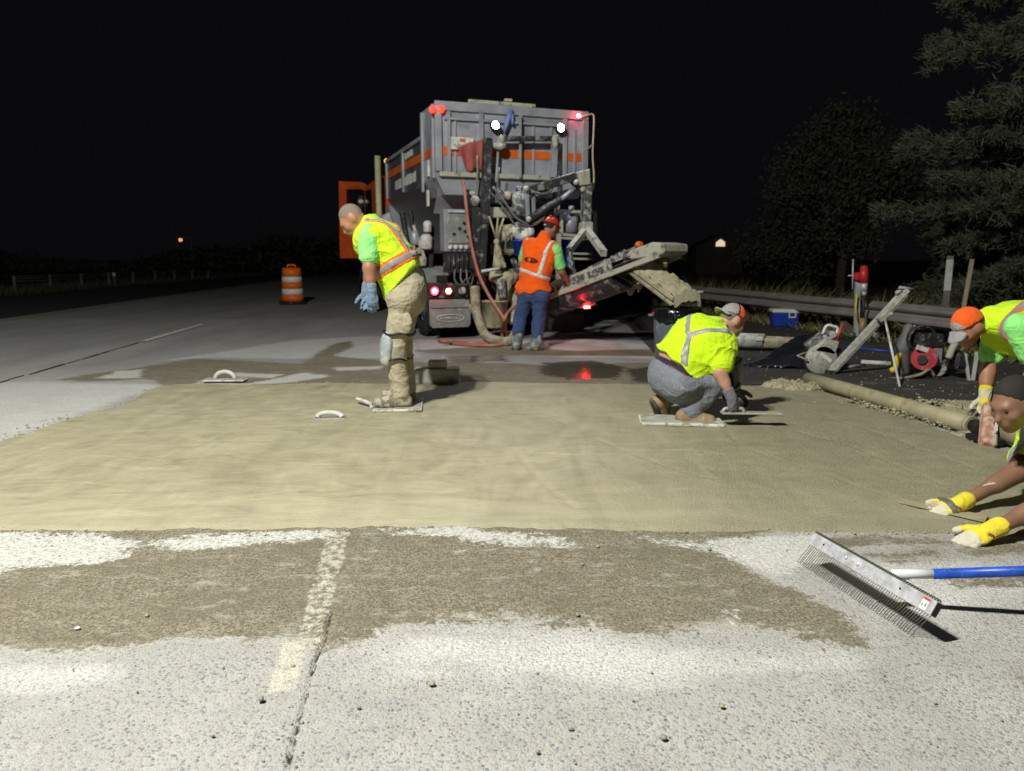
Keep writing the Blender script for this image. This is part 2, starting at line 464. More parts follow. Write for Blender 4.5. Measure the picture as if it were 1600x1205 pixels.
def fresh_concrete():
    k = NT('fresh_concrete')
    sw = k.noise(2.2, 6, 0.6, vec=k.scaled((1.0, 2.4, 1), (0, 0, 0.35)), dist=1.4)
    sw2 = k.noise(1.1, 5, 0.6, vec=k.scaled((2.6, 0.8, 1), (0, 0, -0.9)), dist=2.2)
    c = k.ramp(k.math('ADD', k.math('MULTIPLY', sw, 0.55), k.math('MULTIPLY', sw2, 0.45)), 0.32, 0.68, (0.275, 0.250, 0.166), (0.480, 0.440, 0.300))
    spk = k.noise(170, 3, 0.7)
    rg = k.attr('rough')
    c = k.mix(k.math('MULTIPLY', k.step(spk, 0.46, 0.66), k.math('MULTIPLY_ADD', rg, 0.42, 0.18)), c, (0.20, 0.18, 0.115))
    c = k.mix(k.math('MULTIPLY', k.step(k.noise(110, 3, 0.75), 0.52, 0.66), k.math('MULTIPLY_ADD', rg, 0.6, 0.05)), c, (0.50, 0.455, 0.30))
    pit = k.math('MULTIPLY', k.step(k.vor(24), 0.12, 0.06), k.step(k.noise(5, 3), 0.45, 0.6))
    c = k.mix(k.math('MULTIPLY', pit, 0.8), c, (0.12, 0.10, 0.06))
    dry = k.step(k.math('ADD', k.attr('dry'), k.math('MULTIPLY_ADD', sw, 0.8, -0.4)), 0.2, 0.9)
    c = k.mix(k.math('MULTIPLY', dry, 0.35), c, (0.46, 0.43, 0.30))
    h1 = k.math('MULTIPLY', k.math('ADD', k.math('MULTIPLY', spk, 1.0), k.math('MULTIPLY', k.noise(60, 4, 0.7), 1.6)), k.math('MULTIPLY_ADD', rg, 1.0, 0.12))
    lines = k.noise(9, 5, 0.7, vec=k.scaled((1.0, 7.5, 1), (0, 0, 0.5)), dist=0.8)
    h = k.math('ADD', h1, k.math('MULTIPLY', lines, 0.8))
    nm = k.bump(h, 0.85, 0.011)
    return k.done(c, k.math('MULTIPLY_ADD', sw, 0.30, 0.40), 0, nm, 0.35)
def asphalt(name, lo, hi, cement=0.0):
    k = NT(name)
    c = k.ramp(k.noise(1.3, 5, 0.6), 0.3, 0.7, lo, hi)
    d = k.vor(60); c = k.mix(k.math('MULTIPLY', k.step(d, 0.45, 0.2), 0.35), c, (0.16, 0.15, 0.14))
    if cement:
        f = k.step(k.math('ADD', k.noise(1.7, 7, 0.7, vec=k.scaled((1, 2.2, 1))), k.math('MULTIPLY', k.noise(40, 3), 0.18)), 0.66, 0.78)
        c = k.mix(k.math('MULTIPLY', f, cement), c, (0.24, 0.225, 0.18))
        f = k.step(k.noise(34, 2, 0.6), 0.70, 0.74)
        c = k.mix(k.math('MULTIPLY', f, cement), c, (0.34, 0.32, 0.26))
    nm = k.bump(k.math('ADD', k.noise(120, 3, 0.7), d), 0.7, 0.006)
    return k.done(c, 0.85, 0, nm, 0.3)
M['pave'] = old_concrete()
M['fresh'] = fresh_concrete()
M['asphalt'] = asphalt('shoulder_asphalt', (0.030, 0.028, 0.026), (0.060, 0.057, 0.052), 0.6)
M['asphalt_far'] = asphalt('far_shoulder_asphalt', (0.035, 0.035, 0.038), (0.055, 0.055, 0.058))
k = NT('far_pavement')
c_ = k.ramp(k.noise(0.5, 6, 0.6, vec=k.scaled((2.5, 0.6, 1))), 0.3, 0.72, (0.24, 0.24, 0.245), (0.37, 0.37, 0.37))
c_ = k.mix(k.math('MULTIPLY', k.step(k.noise(140, 3, 0.7), 0.45, 0.68), 0.4), c_, (0.14, 0.14, 0.145))
M['road'] = k.done(c_, 0.85, 0, k.bump(k.noise(150, 3), 0.4, 0.004))
k = NT('verge_soil')
c_ = k.ramp(k.noise(0.8, 6, 0.65), 0.35, 0.7, (0.028, 0.03, 0.016), (0.075, 0.07, 0.042))
M['soil'] = k.done(c_, 0.95, 0, k.bump(k.noise(9, 5, 0.7), 0.8, 0.05))
M['line_white'] = mat('road_paint_white', (0.66, 0.66, 0.63), 0.6, var=0.2, vs=14, dirt=0.35, dirtcol=(0.22, 0.22, 0.21), ds=12)
M['line_yellow'] = mat('road_paint_yellow', (0.46, 0.27, 0.035), 0.6, var=0.2, vs=14, dirt=0.2, dirtcol=(0.2, 0.18, 0.12))

# ------------------------------------------------------------------ ground geometry
def poly_px(pts, z=0.0): return np.array([[*gnd(px, py, z).xy] for px, py in pts])
def poly_sd(X, Y, poly):
    """signed distance in metres, positive inside the outline"""
    d = np.full(X.shape, 1e9); ins = np.zeros(X.shape, bool); n = len(poly)
    for i in range(n):
        a = poly[i]; b = poly[(i+1) % n]; e = b - a
        wx = X - a[0]; wy = Y - a[1]; t = np.clip((wx*e[0] + wy*e[1])/max(e @ e, 1e-12), 0, 1)
        d = np.minimum(d, (wx - t*e[0])**2 + (wy - t*e[1])**2)
        c = ((a[1] > Y) != (b[1] > Y)) & (X < (b[0]-a[0])*(Y-a[1])/(b[1]-a[1]+1e-12) + a[0]); ins ^= c
    d = np.sqrt(d); return np.where(ins, d, -d)
def spacing(segs):
    out = [segs[0][0]]
    for a, b, s0, s1 in segs:
        x = a
        while x < b - 1e-6:
            x += s0 + (s1 - s0)*(x - a)/(b - a); out.append(min(x, b))
    return np.unique(np.array(out))
def sheet(name, xs, ys, zfun, m, attrs, kind='structure'):
    X, Y = np.meshgrid(xs, ys, indexing='ij'); Z = zfun(X, Y)
    V = np.stack([X, Y, Z], -1).reshape(-1, 3); nx, ny = X.shape
    I = np.arange(nx*ny).reshape(nx, ny)
    F = np.stack([I[:-1, :-1], I[1:, :-1], I[1:, 1:], I[:-1, 1:]], -1).reshape(-1, 4)
    o = from_arrays(name, V, F, m)
    for an, fn in attrs.items():
        at_ = o.data.attributes.new(an, 'FLOAT', 'POINT'); at_.data.foreach_set('value', fn(X, Y).astype(np.float32).ravel())
    return tag(o, kind=kind)

# the patch of fresh concrete
PATCH = poly_px([(-420, 852), (0, 833), (120, 834), (250, 830), (430, 829), (600, 825), (760, 829), (900, 829), (1060, 833), (1200, 832), (1330, 834), (1600, 840), (1900, 850),
                 (1900, 765), (1600, 716), (1520, 690), (1400, 648), (1290, 612), (1240, 604), (1140, 604), (1010, 602), (860, 600), (740, 598), (620, 601), (500, 599), (400, 603), (330, 601), (268, 601),
                 (228, 611), (205, 628), (180, 638), (112, 654), (60, 672), (0, 690), (-150, 742), (-420, 810)])
STAIN = [poly_px(p) for p in (
    [(-250, 1020), (0, 1012), (90, 1016), (180, 1020), (300, 994), (430, 1000), (500, 1012), (560, 1000), (620, 984), (700, 966), (800, 968), (890, 971), (1000, 993), (1060, 990), (1130, 976), (1230, 986),
     (1348, 1010), (1340, 984), (1305, 950), (1270, 930), (1225, 915), (1180, 896), (1140, 868), (1180, 846), (1240, 826), (900, 815), (400, 815), (-250, 818)],
    [(1340, 868), (1440, 856), (1490, 868), (1400, 878)], [(1490, 858), (1560, 848), (1640, 850), (1640, 864), (1530, 868)], [(1585, 1050), (1640, 1046), (1640, 1064), (1592, 1062)],
    [(1250, 850), (1330, 840), (1620, 845), (1620, 851), (1400, 852), (1300, 858)], [(1480, 905), (1640, 896), (1640, 910), (1500, 915)],
    # behind the patch
    [(90, 594), (130, 586), (160, 582), (235, 572), (300, 561), (345, 562), (470, 569), (490, 556), (520, 538), (548, 533), (552, 541), (520, 556), (620, 566), (740, 566), (860, 570), (1010, 566), (1060, 585), (1060, 615), (800, 612), (500, 612), (262, 606), (235, 592), (140, 597)],
    [(640, 548), (760, 541), (900, 548), (1040, 545), (1040, 556), (860, 556), (700, 554)])]
WHITE = [poly_px(p) for p in (
    [(-200, 832), (150, 834), (222, 848), (205, 862), (150, 880), (60, 888), (0, 896), (-200, 900)], [(228, 846), (300, 838), (440, 832), (512, 830), (512, 846), (420, 851), (330, 858), (250, 858)],
    [(588, 826), (660, 824), (760, 830), (880, 842), (893, 853), (800, 853), (700, 838), (600, 833)], [(688, 866), (730, 862), (728, 873), (690, 872)],
    [(1000, 838), (1100, 851), (1180, 836), (1270, 834), (1290, 868), (1258, 882), (1225, 895), (1190, 893), (1150, 874), (1100, 860), (1010, 850)], [(1128, 965), (1146, 958), (1156, 975), (1140, 980)],
    [(150, 592), (185, 579), (225, 577), (218, 590)], [(365, 582), (440, 585), (430, 592), (370, 589)], [(475, 582), (520, 588), (430, 601), (385, 600)], [(310, 595), (400, 600), (350, 606), (300, 602)],
    [(690, 556), (780, 558), (760, 562), (690, 560)], [(520, 574), (600, 572), (596, 578), (530, 579)])]
FILM = [poly_px(p) for p in (
    [(-300, 598), (60, 596), (150, 598), (268, 600), (0, 695), (-300, 720)], [(230, 566), (330, 552), (450, 532), (590, 524), (660, 535), (660, 560), (520, 562), (330, 560)],
    [(640, 530), (900, 528), (1030, 540), (1030, 562), (860, 558), (650, 548)], [(-200, 1040), (80, 1030), (210, 1022), (200, 1060), (90, 1090), (-200, 1085)],
    [(560, 1005), (640, 985), (900, 980), (1060, 1000), (1350, 1015), (1330, 1050), (1000, 1090), (700, 1060), (560, 1050)], [(1280, 870), (1640, 870), (1640, 940), (1480, 980), (1360, 985)])]
WET = [poly_px(p) for p in ([(845, 566), (930, 562), (985, 574), (970, 593), (880, 594), (830, 582)], [(970, 575), (1060, 572), (1060, 598), (985, 600)], [(690, 556), (790, 554), (800, 565), (700, 568)])]
def _j(p): g = gnd(*p); return np.array([g.x, g.y])
CR = [_j(p) for p in ((446, 1215), (458, 1165), (466, 1130), (478, 1090), (487, 1055), (496, 1025), (506, 1008), (545, 832))]
def crack_d(X, Y):
    d = np.full(X.shape, 9.0)
    for a, b in zip(CR[:-1], CR[1:]):
        e = b - a; t = np.clip(((X-a[0])*e[0] + (Y-a[1])*e[1])/(e @ e), 0, 1)
        d = np.minimum(d, np.hypot(X-a[0]-t*e[0], Y-a[1]-t*e[1]))
    d = d*(1.15 + 1.3*np.clip(fbm2(X, Y, 9, 2, 12.0) + 0.25, 0, 1)) + 0.006*fbm2(X, Y, 40, 2, 3.0) + 0.004
    return np.where(Y > 2.47, d + np.clip((Y-2.47)*0.5, 0, 1), d)
PAINT = [poly_px([(421, 1080), (462, 1080), (478, 1008), (440, 1003)]), poly_px([(462, 1010), (500, 1006), (546, 832), (514, 832)])]
mx = lambda polys: (lambda X, Y: np.max([poly_sd(X, Y, p) for p in polys], axis=0))
def film_f(X, Y):
    a = np.clip(mx(FILM)(X, Y)/0.25 + 0.45, 0, 1); s = poly_sd(X, Y, STAIN[0])
    return np.maximum(a, 0.75*np.exp(-np.maximum(-s, 0)/0.10)) * 1.0
xs = spacing([(-11, -3, 0.07, 0.03), (-3, -0.95, 0.022, 0.018), (-0.95, -0.42, 0.008, 0.008), (-0.42, 2.6, 0.02, 0.022), (2.6, 6, 0.03, 0.06)])
ys = spacing([(1.0, 3.4, 0.016, 0.02), (3.4, 15.5, 0.03, 0.09)])
def pave_z(X, Y):
    c = crack_d(X, Y); st = np.clip(poly_sd(X, Y, STAIN[0])*14, 0, 1)
    z = 0.004*fbm2(X, Y, 1.2, 3) + st*(0.004 + 0.004*fbm2(X, Y, 24, 3, 5.0))
    z -= 0.022*np.clip(1 - c/0.012, 0, 1)**0.7
    return z - 0.06*np.clip(poly_sd(X, Y, PATCH)*6 - 0.6, 0, 1)
sheet('pavement', xs, ys, pave_z, M['pave'], dict(stain=mx(STAIN), white=mx(WHITE), film=film_f, paint=mx(PAINT), paintkeep=lambda X, Y: np.where(poly_sd(X, Y, PAINT[0]) > -0.02, 0.13, 0.07),
      crack=crack_d, wet=mx(WET), older_fade=lambda X, Y: np.clip((Y - 7.4 - 0.12*(X + 3))/2.2, 0, 1)))
# trowelled surface: long shallow swirls on the left, coarse and raked on the right
GR = [[_j(p) for p in L] for L in ([(690, 668), (640, 660), (560, 655)], [(650, 640), (672, 668), (700, 700)], [(720, 720), (820, 712), (900, 716)], [(800, 705), (850, 760), (900, 800)], [(1130, 672), (1160, 705)],
      [(1180, 660), (1330, 700), (1480, 765)], [(1120, 690), (1290, 745), (1440, 800)], [(330, 690), (300, 740), (250, 790)], [(930, 690), (1060, 740), (1200, 770)], [(1250, 640), (1400, 690), (1520, 735)])]
_rg = np.random.RandomState(21)
for _ in range(34):                                      # arcs left by the trowels
    cx, cy = _rg.uniform(-3.4, 2.6), _rg.uniform(3.6, 7.0); R_ = _rg.uniform(.35, 1.1); a0 = _rg.uniform(0, 6.28); a1 = a0 + _rg.uniform(.6, 1.5)
    GR.append([np.array([cx + R_*math.cos(a_), cy + .7*R_*math.sin(a_)]) for a_ in np.linspace(a0, a1, 6)])
def grooves(X, Y):
    z = np.zeros_like(X)
    for L in GR:
        for a, b in zip(L[:-1], L[1:]):
            e = b - a; t = np.clip(((X-a[0])*e[0] + (Y-a[1])*e[1])/(e @ e), 0, 1)
            d = np.hypot(X-a[0]-t*e[0], Y-a[1]-t*e[1]); z = np.where(d < .12, np.minimum(z, -0.0045*np.exp(-(d/0.016)**2)) + 0, z); z = np.maximum(z, np.where(z > -.0008, 0.0026*np.exp(-((d-0.034)/0.016)**2), z))
    return z
def rough_f(X, Y):
    return np.clip((X - 0.25)/1.2 + 0.5*fbm2(X, Y, 1.5, 3, 9.0), 0, 1)*np.clip((7.6-Y)/0.8, 0, 1) + 0.35*np.clip((3.42 - Y)/0.12, 0, 1)
def patch_z(X, Y):
    s = poly_sd(X, Y, PATCH) + 0.03*fbm2(X, Y, 6, 3, 2.0)
    e = np.clip(s/0.055, -1, 1); up = np.where(e > 0, np.sqrt(np.maximum(e, 0)), e)
    r = np.clip(rough_f(X, Y), 0, 1)
    z = -0.012 + 0.030*np.maximum(up, -1.5) + 0.010*fbm2(X*0.8, Y, 1.0, 3, 1.0)
    z += 0.0035*fbm2(X*0.7 + Y*0.9, Y*3.0 - X*1.6, 2.0, 3, 4.0)*(1-r) + r*0.005*fbm2(X - Y*0.8, Y*2.2 + X*0.9, 5.5, 3, 8.0)
    z += 0.006*np.clip(1 - s/0.10, 0, 1)*fbm2(X, Y, 30, 2, 6.0)
    return z + grooves(X, Y)
xs = spacing([(-4.6, 5.6, 0.022, 0.022)]); ys = spacing([(3.0, 7.7, 0.016, 0.026)])
sheet('fresh_concrete_patch', xs, ys, patch_z, M['fresh'], dict(rough=rough_f, dry=lambda X, Y: np.clip((4.2-Y)/1.0, 0, 1)))

def flat(name, pts, z, m, kind='structure'):
    b = MB(); b.add([(p[0], p[1], z) for p in pts], [tuple(range(len(pts)))]); return tag(b.build(name, m), kind=kind)
RD = np.array([-0.112, 1.0]) / np.hypot(0.112, 1)        # the way the road runs
def along(p, t): return (p[0] + RD[0]*t, p[1] + RD[1]*t)
yl = np.array([-10.79, 15.53]); ln = np.array([-5.66, 11.26])
flat('ground', [(-500, -60), (500, -60), (500, 700), (-500, 700)], -0.10, M['soil'])
flat('road', [along(yl + [-0.35, 0], -40), along((9.0, 10), -40), along((9.0, 10), 20), along((5.0, 10), 20), along((5.0, 10), 400), along(yl + [-0.35, 0], 400)], -0.045, M['road'])
flat('far_shoulder', [along(yl + [-0.35, 0], -40), along(yl + [-0.35, 0], 400), along((-18.2, 27.7), 400), along((-18.2, 27.7), -60)], -0.05, M['asphalt_far'])
flat('near_shoulder', [tuple(gnd(*p).xy) for p in ((1075, 608), (1240, 600), (1290, 606), (1400, 640), (1520, 680), (1900, 775))] + [(7.6, 2.5), (6.6, 8), (5.5, 13.2), (4.4, 18.6), (2.2, 32), (1.6, 32), (2.2, 14)], 0.012, M['asphalt'])
def stripe(name, p, t0, t1, w, z, m):
    nrm = np.array([RD[1], -RD[0]])*w/2
    a, b = np.array(along(p, t0)), np.array(along(p, t1))
    return flat(name, [a - nrm, a + nrm, b + nrm, b - nrm], z, m)
stripe('edge_line', yl, -30, 200, 0.14, -0.040, M['line_yellow'])
for t0, t1 in ((0.0, 3.0), (12.2, 15.2), (24.4, 27.4), (36.6, 39.6)):
    stripe('lane_dash', ln, t0, t1, 0.12, 0.010 if t0 < 1 else -0.040, M['line_white'])
M['sealant'] = mat('joint_sealant', (0.03, 0.03, 0.03), 0.8, bump=0.004)
jt = MB()
rr = random.Random(3)
t = -3.9
while t < -0.2:
    L = rr.uniform(0.12, 0.4); w = rr.uniform(0.008, 0.03)
    a = Vector((*along(ln, t), 0.008)); b_ = Vector((*along(ln, t + L), 0.008)); off = Vector((rr.uniform(-.015, .015), 0, 0))
    jt.beam(a + off, b_ + off, w, 0.006); t += L*rr.uniform(0.85, 1.3)
tag(jt.build('road_joint', M['sealant']), kind='structure')

# ------------------------------------------------------------------ volumetric concrete mixer truck
M['steel'] = mat('grey_painted_steel', (0.32, 0.34, 0.38), 0.42, 0.25, var=0.25, vs=3, dirt=0.28, dirtcol=(0.30, 0.30, 0.28), ds=5, bump=0.002)
M['steel_clean'] = mat('grey_hopper_sheet', (0.37, 0.395, 0.455), 0.38, 0.35, var=0.35, vs=2.2, dirt=0.30, dirtcol=(0.20, 0.205, 0.21), ds=3)
M['orange_paint'] = mat('orange_stripe_paint', (0.62, 0.12, 0.012), 0.4, var=0.2, vs=4, dirt=0.22, dirtcol=(0.16, 0.07, 0.03), ds=5)
M['orange_cab'] = mat('orange_cab_paint', (0.52, 0.085, 0.02), 0.35, var=0.15)
M['steel_dark'] = mat('dark_painted_steel', (0.075, 0.08, 0.09), 0.45, 0.2, var=0.25, vs=3, dirt=0.3, dirtcol=(0.2, 0.2, 0.19), ds=6)
M['black_steel'] = mat('black_steel', (0.028, 0.028, 0.032), 0.5, 0.2, dirt=0.36, dirtcol=(0.22, 0.22, 0.2), ds=8, bump=0.002)
M['dark'] = mat('dark_undercarriage', (0.012, 0.012, 0.013), 0.7, dirt=0.15, dirtcol=(0.06, 0.06, 0.055))
M['caked'] = mat('cement_caked_steel', (0.13, 0.135, 0.145), 0.6, 0.1, dirt=0.80, dirtcol=(0.40, 0.39, 0.315), ds=7, bump=0.008, bs=45)
M['caked2'] = mat('spattered_steel', (0.075, 0.08, 0.095), 0.5, 0.2, dirt=0.52, dirtcol=(0.38, 0.38, 0.33), ds=14, bump=0.004, bs=60)
M['cream'] = mat('cream_cement', (0.42, 0.385, 0.27), 0.8, dirt=0.5, dirtcol=(0.30, 0.26, 0.17), ds=9, bump=0.008, bs=40)
M['rubber'] = mat('tyre_rubber', (0.018, 0.018, 0.019), 0.85, dirt=0.3, dirtcol=(0.12, 0.115, 0.1), ds=10)
M['flap'] = mat('grey_rubber_flap', (0.20, 0.21, 0.205), 0.7, dirt=0.35, dirtcol=(0.33, 0.34, 0.32), ds=5, bump=0.003)
M['flap_dark'] = mat('dark_rubber_flap', (0.055, 0.05, 0.05), 0.7, dirt=0.2, dirtcol=(0.10, 0.09, 0.085), ds=6)
M['whitish'] = mat('dusty_white', (0.56, 0.57, 0.54), 0.6, dirt=0.4, dirtcol=(0.36, 0.36, 0.32))
M['red_cloth'] = mat('faded_red_cloth', (0.30, 0.075, 0.065), 0.85, dirt=0.2, dirtcol=(0.3, 0.16, 0.14), bump=0.004, bs=20)
M['hose_red'] = mat('salmon_rubber_hose', (0.38, 0.14, 0.095), 0.55, dirt=0.3, dirtcol=(0.42, 0.27, 0.2), ds=12)
M['hose_grey'] = mat('grey_rubber_hose', (0.11, 0.115, 0.12), 0.6, dirt=0.3)
M['tan_hose'] = mat('cement_coated_hose', (0.20, 0.185, 0.13), 0.8, dirt=0.6, dirtcol=(0.36, 0.33, 0.23), bump=0.006, bs=40)
M['blue_plastic'] = mat('blue_plastic', (0.01, 0.055, 0.42), 0.35, var=0.2)
M['blue_strap'] = mat('pale_blue_strap', (0.16, 0.24, 0.48), 0.6)
M['yellow'] = mat('yellow_plastic', (0.62, 0.50, 0.03), 0.4)
M['black'] = mat('matt_black', (0.012, 0.012, 0.013), 0.55)
M['glass_dark'] = mat('dark_glass', (0.01, 0.01, 0.012), 0.08)
M['ivory'] = mat('ivory_duct', (0.50, 0.47, 0.29), 0.6, dirt=0.3)
M['led_white'] = glow('work_lamp_lens', (0.86, 0.92, 1.0), 60)
M['led_red'] = glow('tail_lamp_lens', (1.0, 0.02, 0.05), 16)
M['led_red_core'] = glow('tail_lamp_core', (1.0, 0.42, 0.42), 30)
M['led_red_hot'] = glow('marker_lamp_lens', (1.0, 0.03, 0.03), 60)
M['led_red_dim'] = glow('clearance_lamp_lens', (1.0, 0.05, 0.025), 2.2)
M['led_amber'] = glow('amber_lamp_lens', (1.0, 0.5, 0.03), 2.2)
M['lens_clear'] = mat('clear_lamp_lens', (0.5, 0.5, 0.47), 0.15)

TA = math.radians(20); TO = Vector((0.026, 11.72, 0))
tex = Vector((math.cos(TA), math.sin(TA), 0)); tey = Vector((-math.sin(TA), math.cos(TA), 0)); CAMP = Vector((0, 0, CAM_H))
def tloc(P): P = Vector(P); return Vector(((P-TO).dot(tex), (P-TO).dot(tey), P.z))
def q(px, py, yl):
    d = ray(px, py); return tloc(CAMP + d*((yl - (CAMP-TO).dot(tey))/d.dot(tey)))
def qw(px, py, Y): return tloc(at(px, py, Y))
T = thing('mixer_truck', 'grey and orange concrete mixer truck with its conveyor swung out over a bin', 'truck', TO, TA)
def TP(name, m, par=None, bevel=0.0): return lambda b, smooth_all=False: b.build(name, M[m], par or T, bevel, smooth_all)

# running gear
fr = MB()
for s in (-1, 1):
    fr.bx(s*0.42-0.05, s*0.42+0.05, 0.1, 9.4, 0.78, 1.04)
for y in (0.25, 1.6, 3.2, 4.8, 6.4): fr.bx(-0.37, 0.37, y, y+0.14, 0.80, 1.0)
fr.bx(-1.15, 1.15, 0.30, 0.40, 0.86, 1.0)
TP('chassis', 'dark')(fr)
def wheel(x, y, r=0.52, w=0.29):
    b = MB()
    prof = [(r*0.55, -w/2), (r*0.9, -w/2), (r, -w*0.36)]
    for i in range(5):
        z = -w*0.36 + w*0.72*(i+0.5)/5; prof += [(r, z-w*0.055), (r-0.018, z-w*0.02), (r-0.018, z+w*0.02), (r, z+w*0.055)]
    prof += [(r, w*0.36), (r*0.9, w/2), (r*0.55, w/2)]
    b.lathe(prof, (x, y, r), 28, 'x')
    for i in range(28):                                     # tread blocks
        a = 2*math.pi*i/28
        R = Matrix.Rotation(a, 3, 'X')
        for sx in (-1, 1):
            b.box(Vector((x + sx*w*0.36, y, r)) + R @ Vector((0, 0, r+0.006)), (w*0.24, r*0.12, 0.03), R)
    t_ = b.build('tyre', M['rubber'], T)
    h = MB(); h.lathe([(0.0, -0.02), (0.11, -0.02), (0.12, 0.03), (0.20, 0.05), (r*0.56, -0.08), (r*0.56, 0.1), (0.0, 0.1)], (x, y, r), 20, 'x'); h.build('rim', M['steel'], t_)
for y in (0.98, 2.30):
    for x in (-1.12, -0.78, 0.78, 1.12): wheel(x, y)
for x in (-1.08, 1.08): wheel(x, 7.6)
for y in (0.98, 2.30):
    ax = MB(); ax.cyl((-1.0, y, 0.52), (1.0, y, 0.52), 0.09); ax.ball((0, y, 0.55), (0.24, 0.22, 0.24)); TP('axle', 'dark')(ax)


# hopper: raised box at the rear, long lower bin in front, both tapering in towards the bottom
b = MB()
def shell(y0, y1, ztop, zmid, zbot, xt, xb, front=True):
    prof = [(-xt, ztop), (-xt, zmid), (-xb, zbot), (xb, zbot), (xt, zmid), (xt, ztop)]
    P0 = [(x, y0, z) for x, z in prof]; P1 = [(x, y1, z) for x, z in prof]
    n = len(prof); F = [(i, i+1, n+i+1, n+i) for i in range(n-1)]
    F += [tuple(range(n-1, -1, -1)), tuple(range(n, 2*n))]
    b.add(P0+P1, F)
shell(0.0, 0.85, 3.52, 2.45, 2.20, 1.225, 1.10)
TP('rear_hopper', 'steel_clean', bevel=0.01)(b)
b = MB()
shell(0.852, 3.9, 3.15, 2.40, 1.35, 1.222, 0.45)
TP('aggregate_bin', 'steel_dark', bevel=0.01)(b)
b = MB()                                                     # sloping sheet under the rear hopper
b.prism([(-1.16, 0.05, 2.42), (-0.35, 0.05, 2.42), (-0.50, 0.45, 1.95), (-1.16, 0.45, 1.95)], (0, 0.02, 0))
TP('slope_sheet', 'steel')(b)
# frame trim on the rear face, each rib a piece
def piece(name, m, *a, bevel=0.006):
    bb = MB(); bb.bx(*a); return bb.build(name, M[m], T, bevel)
piece('top_rail', 'steel', -1.24, 1.24, -0.045, -0.002, 3.40, 3.53)
piece('upper_rib', 'steel', -1.10, 0.75, -0.055, -0.003, 3.27, 3.31)
piece('bottom_rail', 'caked', -1.19, -0.52, -0.08, -0.003, 2.46, 2.53)
piece('bottom_rail', 'caked', -0.40, 0.62, -0.08, -0.003, 2.46, 2.53)
for x, w in ((-1.19, 0.10), (-1.03, 0.05), (-0.53, 0.07), (0.10, 0.06), (0.84, 0.07), (1.19, 0.10)):
    piece('rib', 'steel', x-w/2, x+w/2, -0.05, -0.003, 2.535, 3.397)
for x in (-0.93, -0.25, 0.32, 0.62, 1.02): piece('rib', 'steel', x-0.018, x+0.018, -0.025, -0.002, 2.535, 3.265)
piece('orange_stripe', 'orange_paint', -1.235, 1.235, -0.012, -0.0015, 2.775, 2.895, bevel=0)
bb = MB(); bb.prism([(-1.2265, 0.0, 2.775), (-1.2265, 3.9, 2.80), (-1.2265, 3.9, 2.93), (-1.2265, 0.0, 2.90)], (-0.006, 0, 0)); TP('orange_stripe', 'orange_paint')(bb)
# side ribs, letter panels and reflectors on the left flank
for y, z0, z1 in ((0.80, 2.30, 3.50), (0.12, 2.45, 3.50), (2.3, 2.42, 3.13), (3.85, 2.42, 3.14)):
    bb = MB(); bb.bx(-1.262, -1.227, y-0.035, y+0.035, z0, z1); TP('side_rib', 'steel')(bb)
bb = MB(); bb.bx(-1.26, -1.2, 0.85, 3.9, 3.10, 3.16); TP('side_rail', 'steel')(bb)
for (y0, y1, z0, z1) in ((1.55, 2.15, 2.96, 3.07), (1.35, 3.1, 2.52, 2.70)):
    rr = random.Random(int(y0*100)); bb = MB(); y = y0            # the lettering on the flank is only a row of pale strokes
    while y < y1:
        w = rr.uniform(0.06, 0.11); hgt = (z1-z0)*rr.uniform(0.8, 1)
        bb.bx(-1.2275, -1.2245, y, y+w, z0, z0+hgt); y += w + 0.02
    TP('flank_lettering', 'whitish')(bb)
for y, z in ((0.42, 2.62), (0.47, 2.18)):
    bb = MB(); bb.bx(-1.262, -1.23, y-0.04, y+0.04, z-0.12, z+0.12); TP('reflector', 'whitish')(bb)
bb = MB(); bb.prism([(-1.0, 0.4, 2.42), (-0.72, 0.4, 2.0), (-0.66, 0.4, 1.9), (-0.95, 0.4, 2.42)], (0, 0.12, 0)); TP('hopper_leg', 'black_steel')(bb)
bb = MB(); bb.prism([(-1.0, 2.2, 2.40), (-0.58, 2.2, 1.5), (-0.5, 2.2, 1.5), (-0.92, 2.2, 2.40)], (0, 0.1, 0))
TP('hopper_leg', 'black_steel')(bb)
# lid on top
piece('hopper_lid', 'cream', -0.62, 0.38, 0.05, 0.75, 3.555, 3.60)
piece('lid_rail', 'caked', -0.72, 0.30, -0.03, 0.03, 3.53, 3.585)
piece('lid_handle', 'cream', -0.14, -0.02, 0.0, 0.06, 3.60, 3.64)
# placard, red cloth, blue strap
pl = MB(); pl.bx(-1.01, -0.66, -0.075, -0.058, 2.85, 3.03); pl = TP('placard', 'whitish', bevel=0.004)(pl)
bb = MB(); bb.bx(-0.88, -0.79, -0.079, -0.0755, 2.96, 3.01); bb.build('placard_mark', M['orange_paint'], pl)
bb = MB()
for i in range(5): bb.bx(-0.97+0.055*i, -0.935+0.055*i, -0.079, -0.0755, 2.90, 2.93)
bb.build('placard_mark', M['steel'], pl)
nu, nv = 14, 12; V_ = []
for i in range(nu):                                     # red cloth tied up by two corners, hanging in folds
    for k_ in range(nv):
        u, w_ = i/(nu-1), k_/(nv-1)
        px = (714 + 12*w_) + (762 - 714 - 12*w_)*u; py = 217 + (52 - 16*abs(u-.5) + 5*math.sin(u*9))*w_ + (10*(1-u))*(1-w_)**2 + 12*max(0, .35-u)*(1-w_)
        V_.append(q(px, py, -.085 - .025*math.sin(u*16 + w_*3)*(.3 + w_)))
x = MB(); x.add(V_, [(i*nv+k_, i*nv+k_+1, (i+1)*nv+k_+1, (i+1)*nv+k_) for i in range(nu-1) for k_ in range(nv-1)], True); o = x.build('red_cloth', M['red_cloth'], T); o.modifiers.new('thick', 'SOLIDIFY').thickness = .008
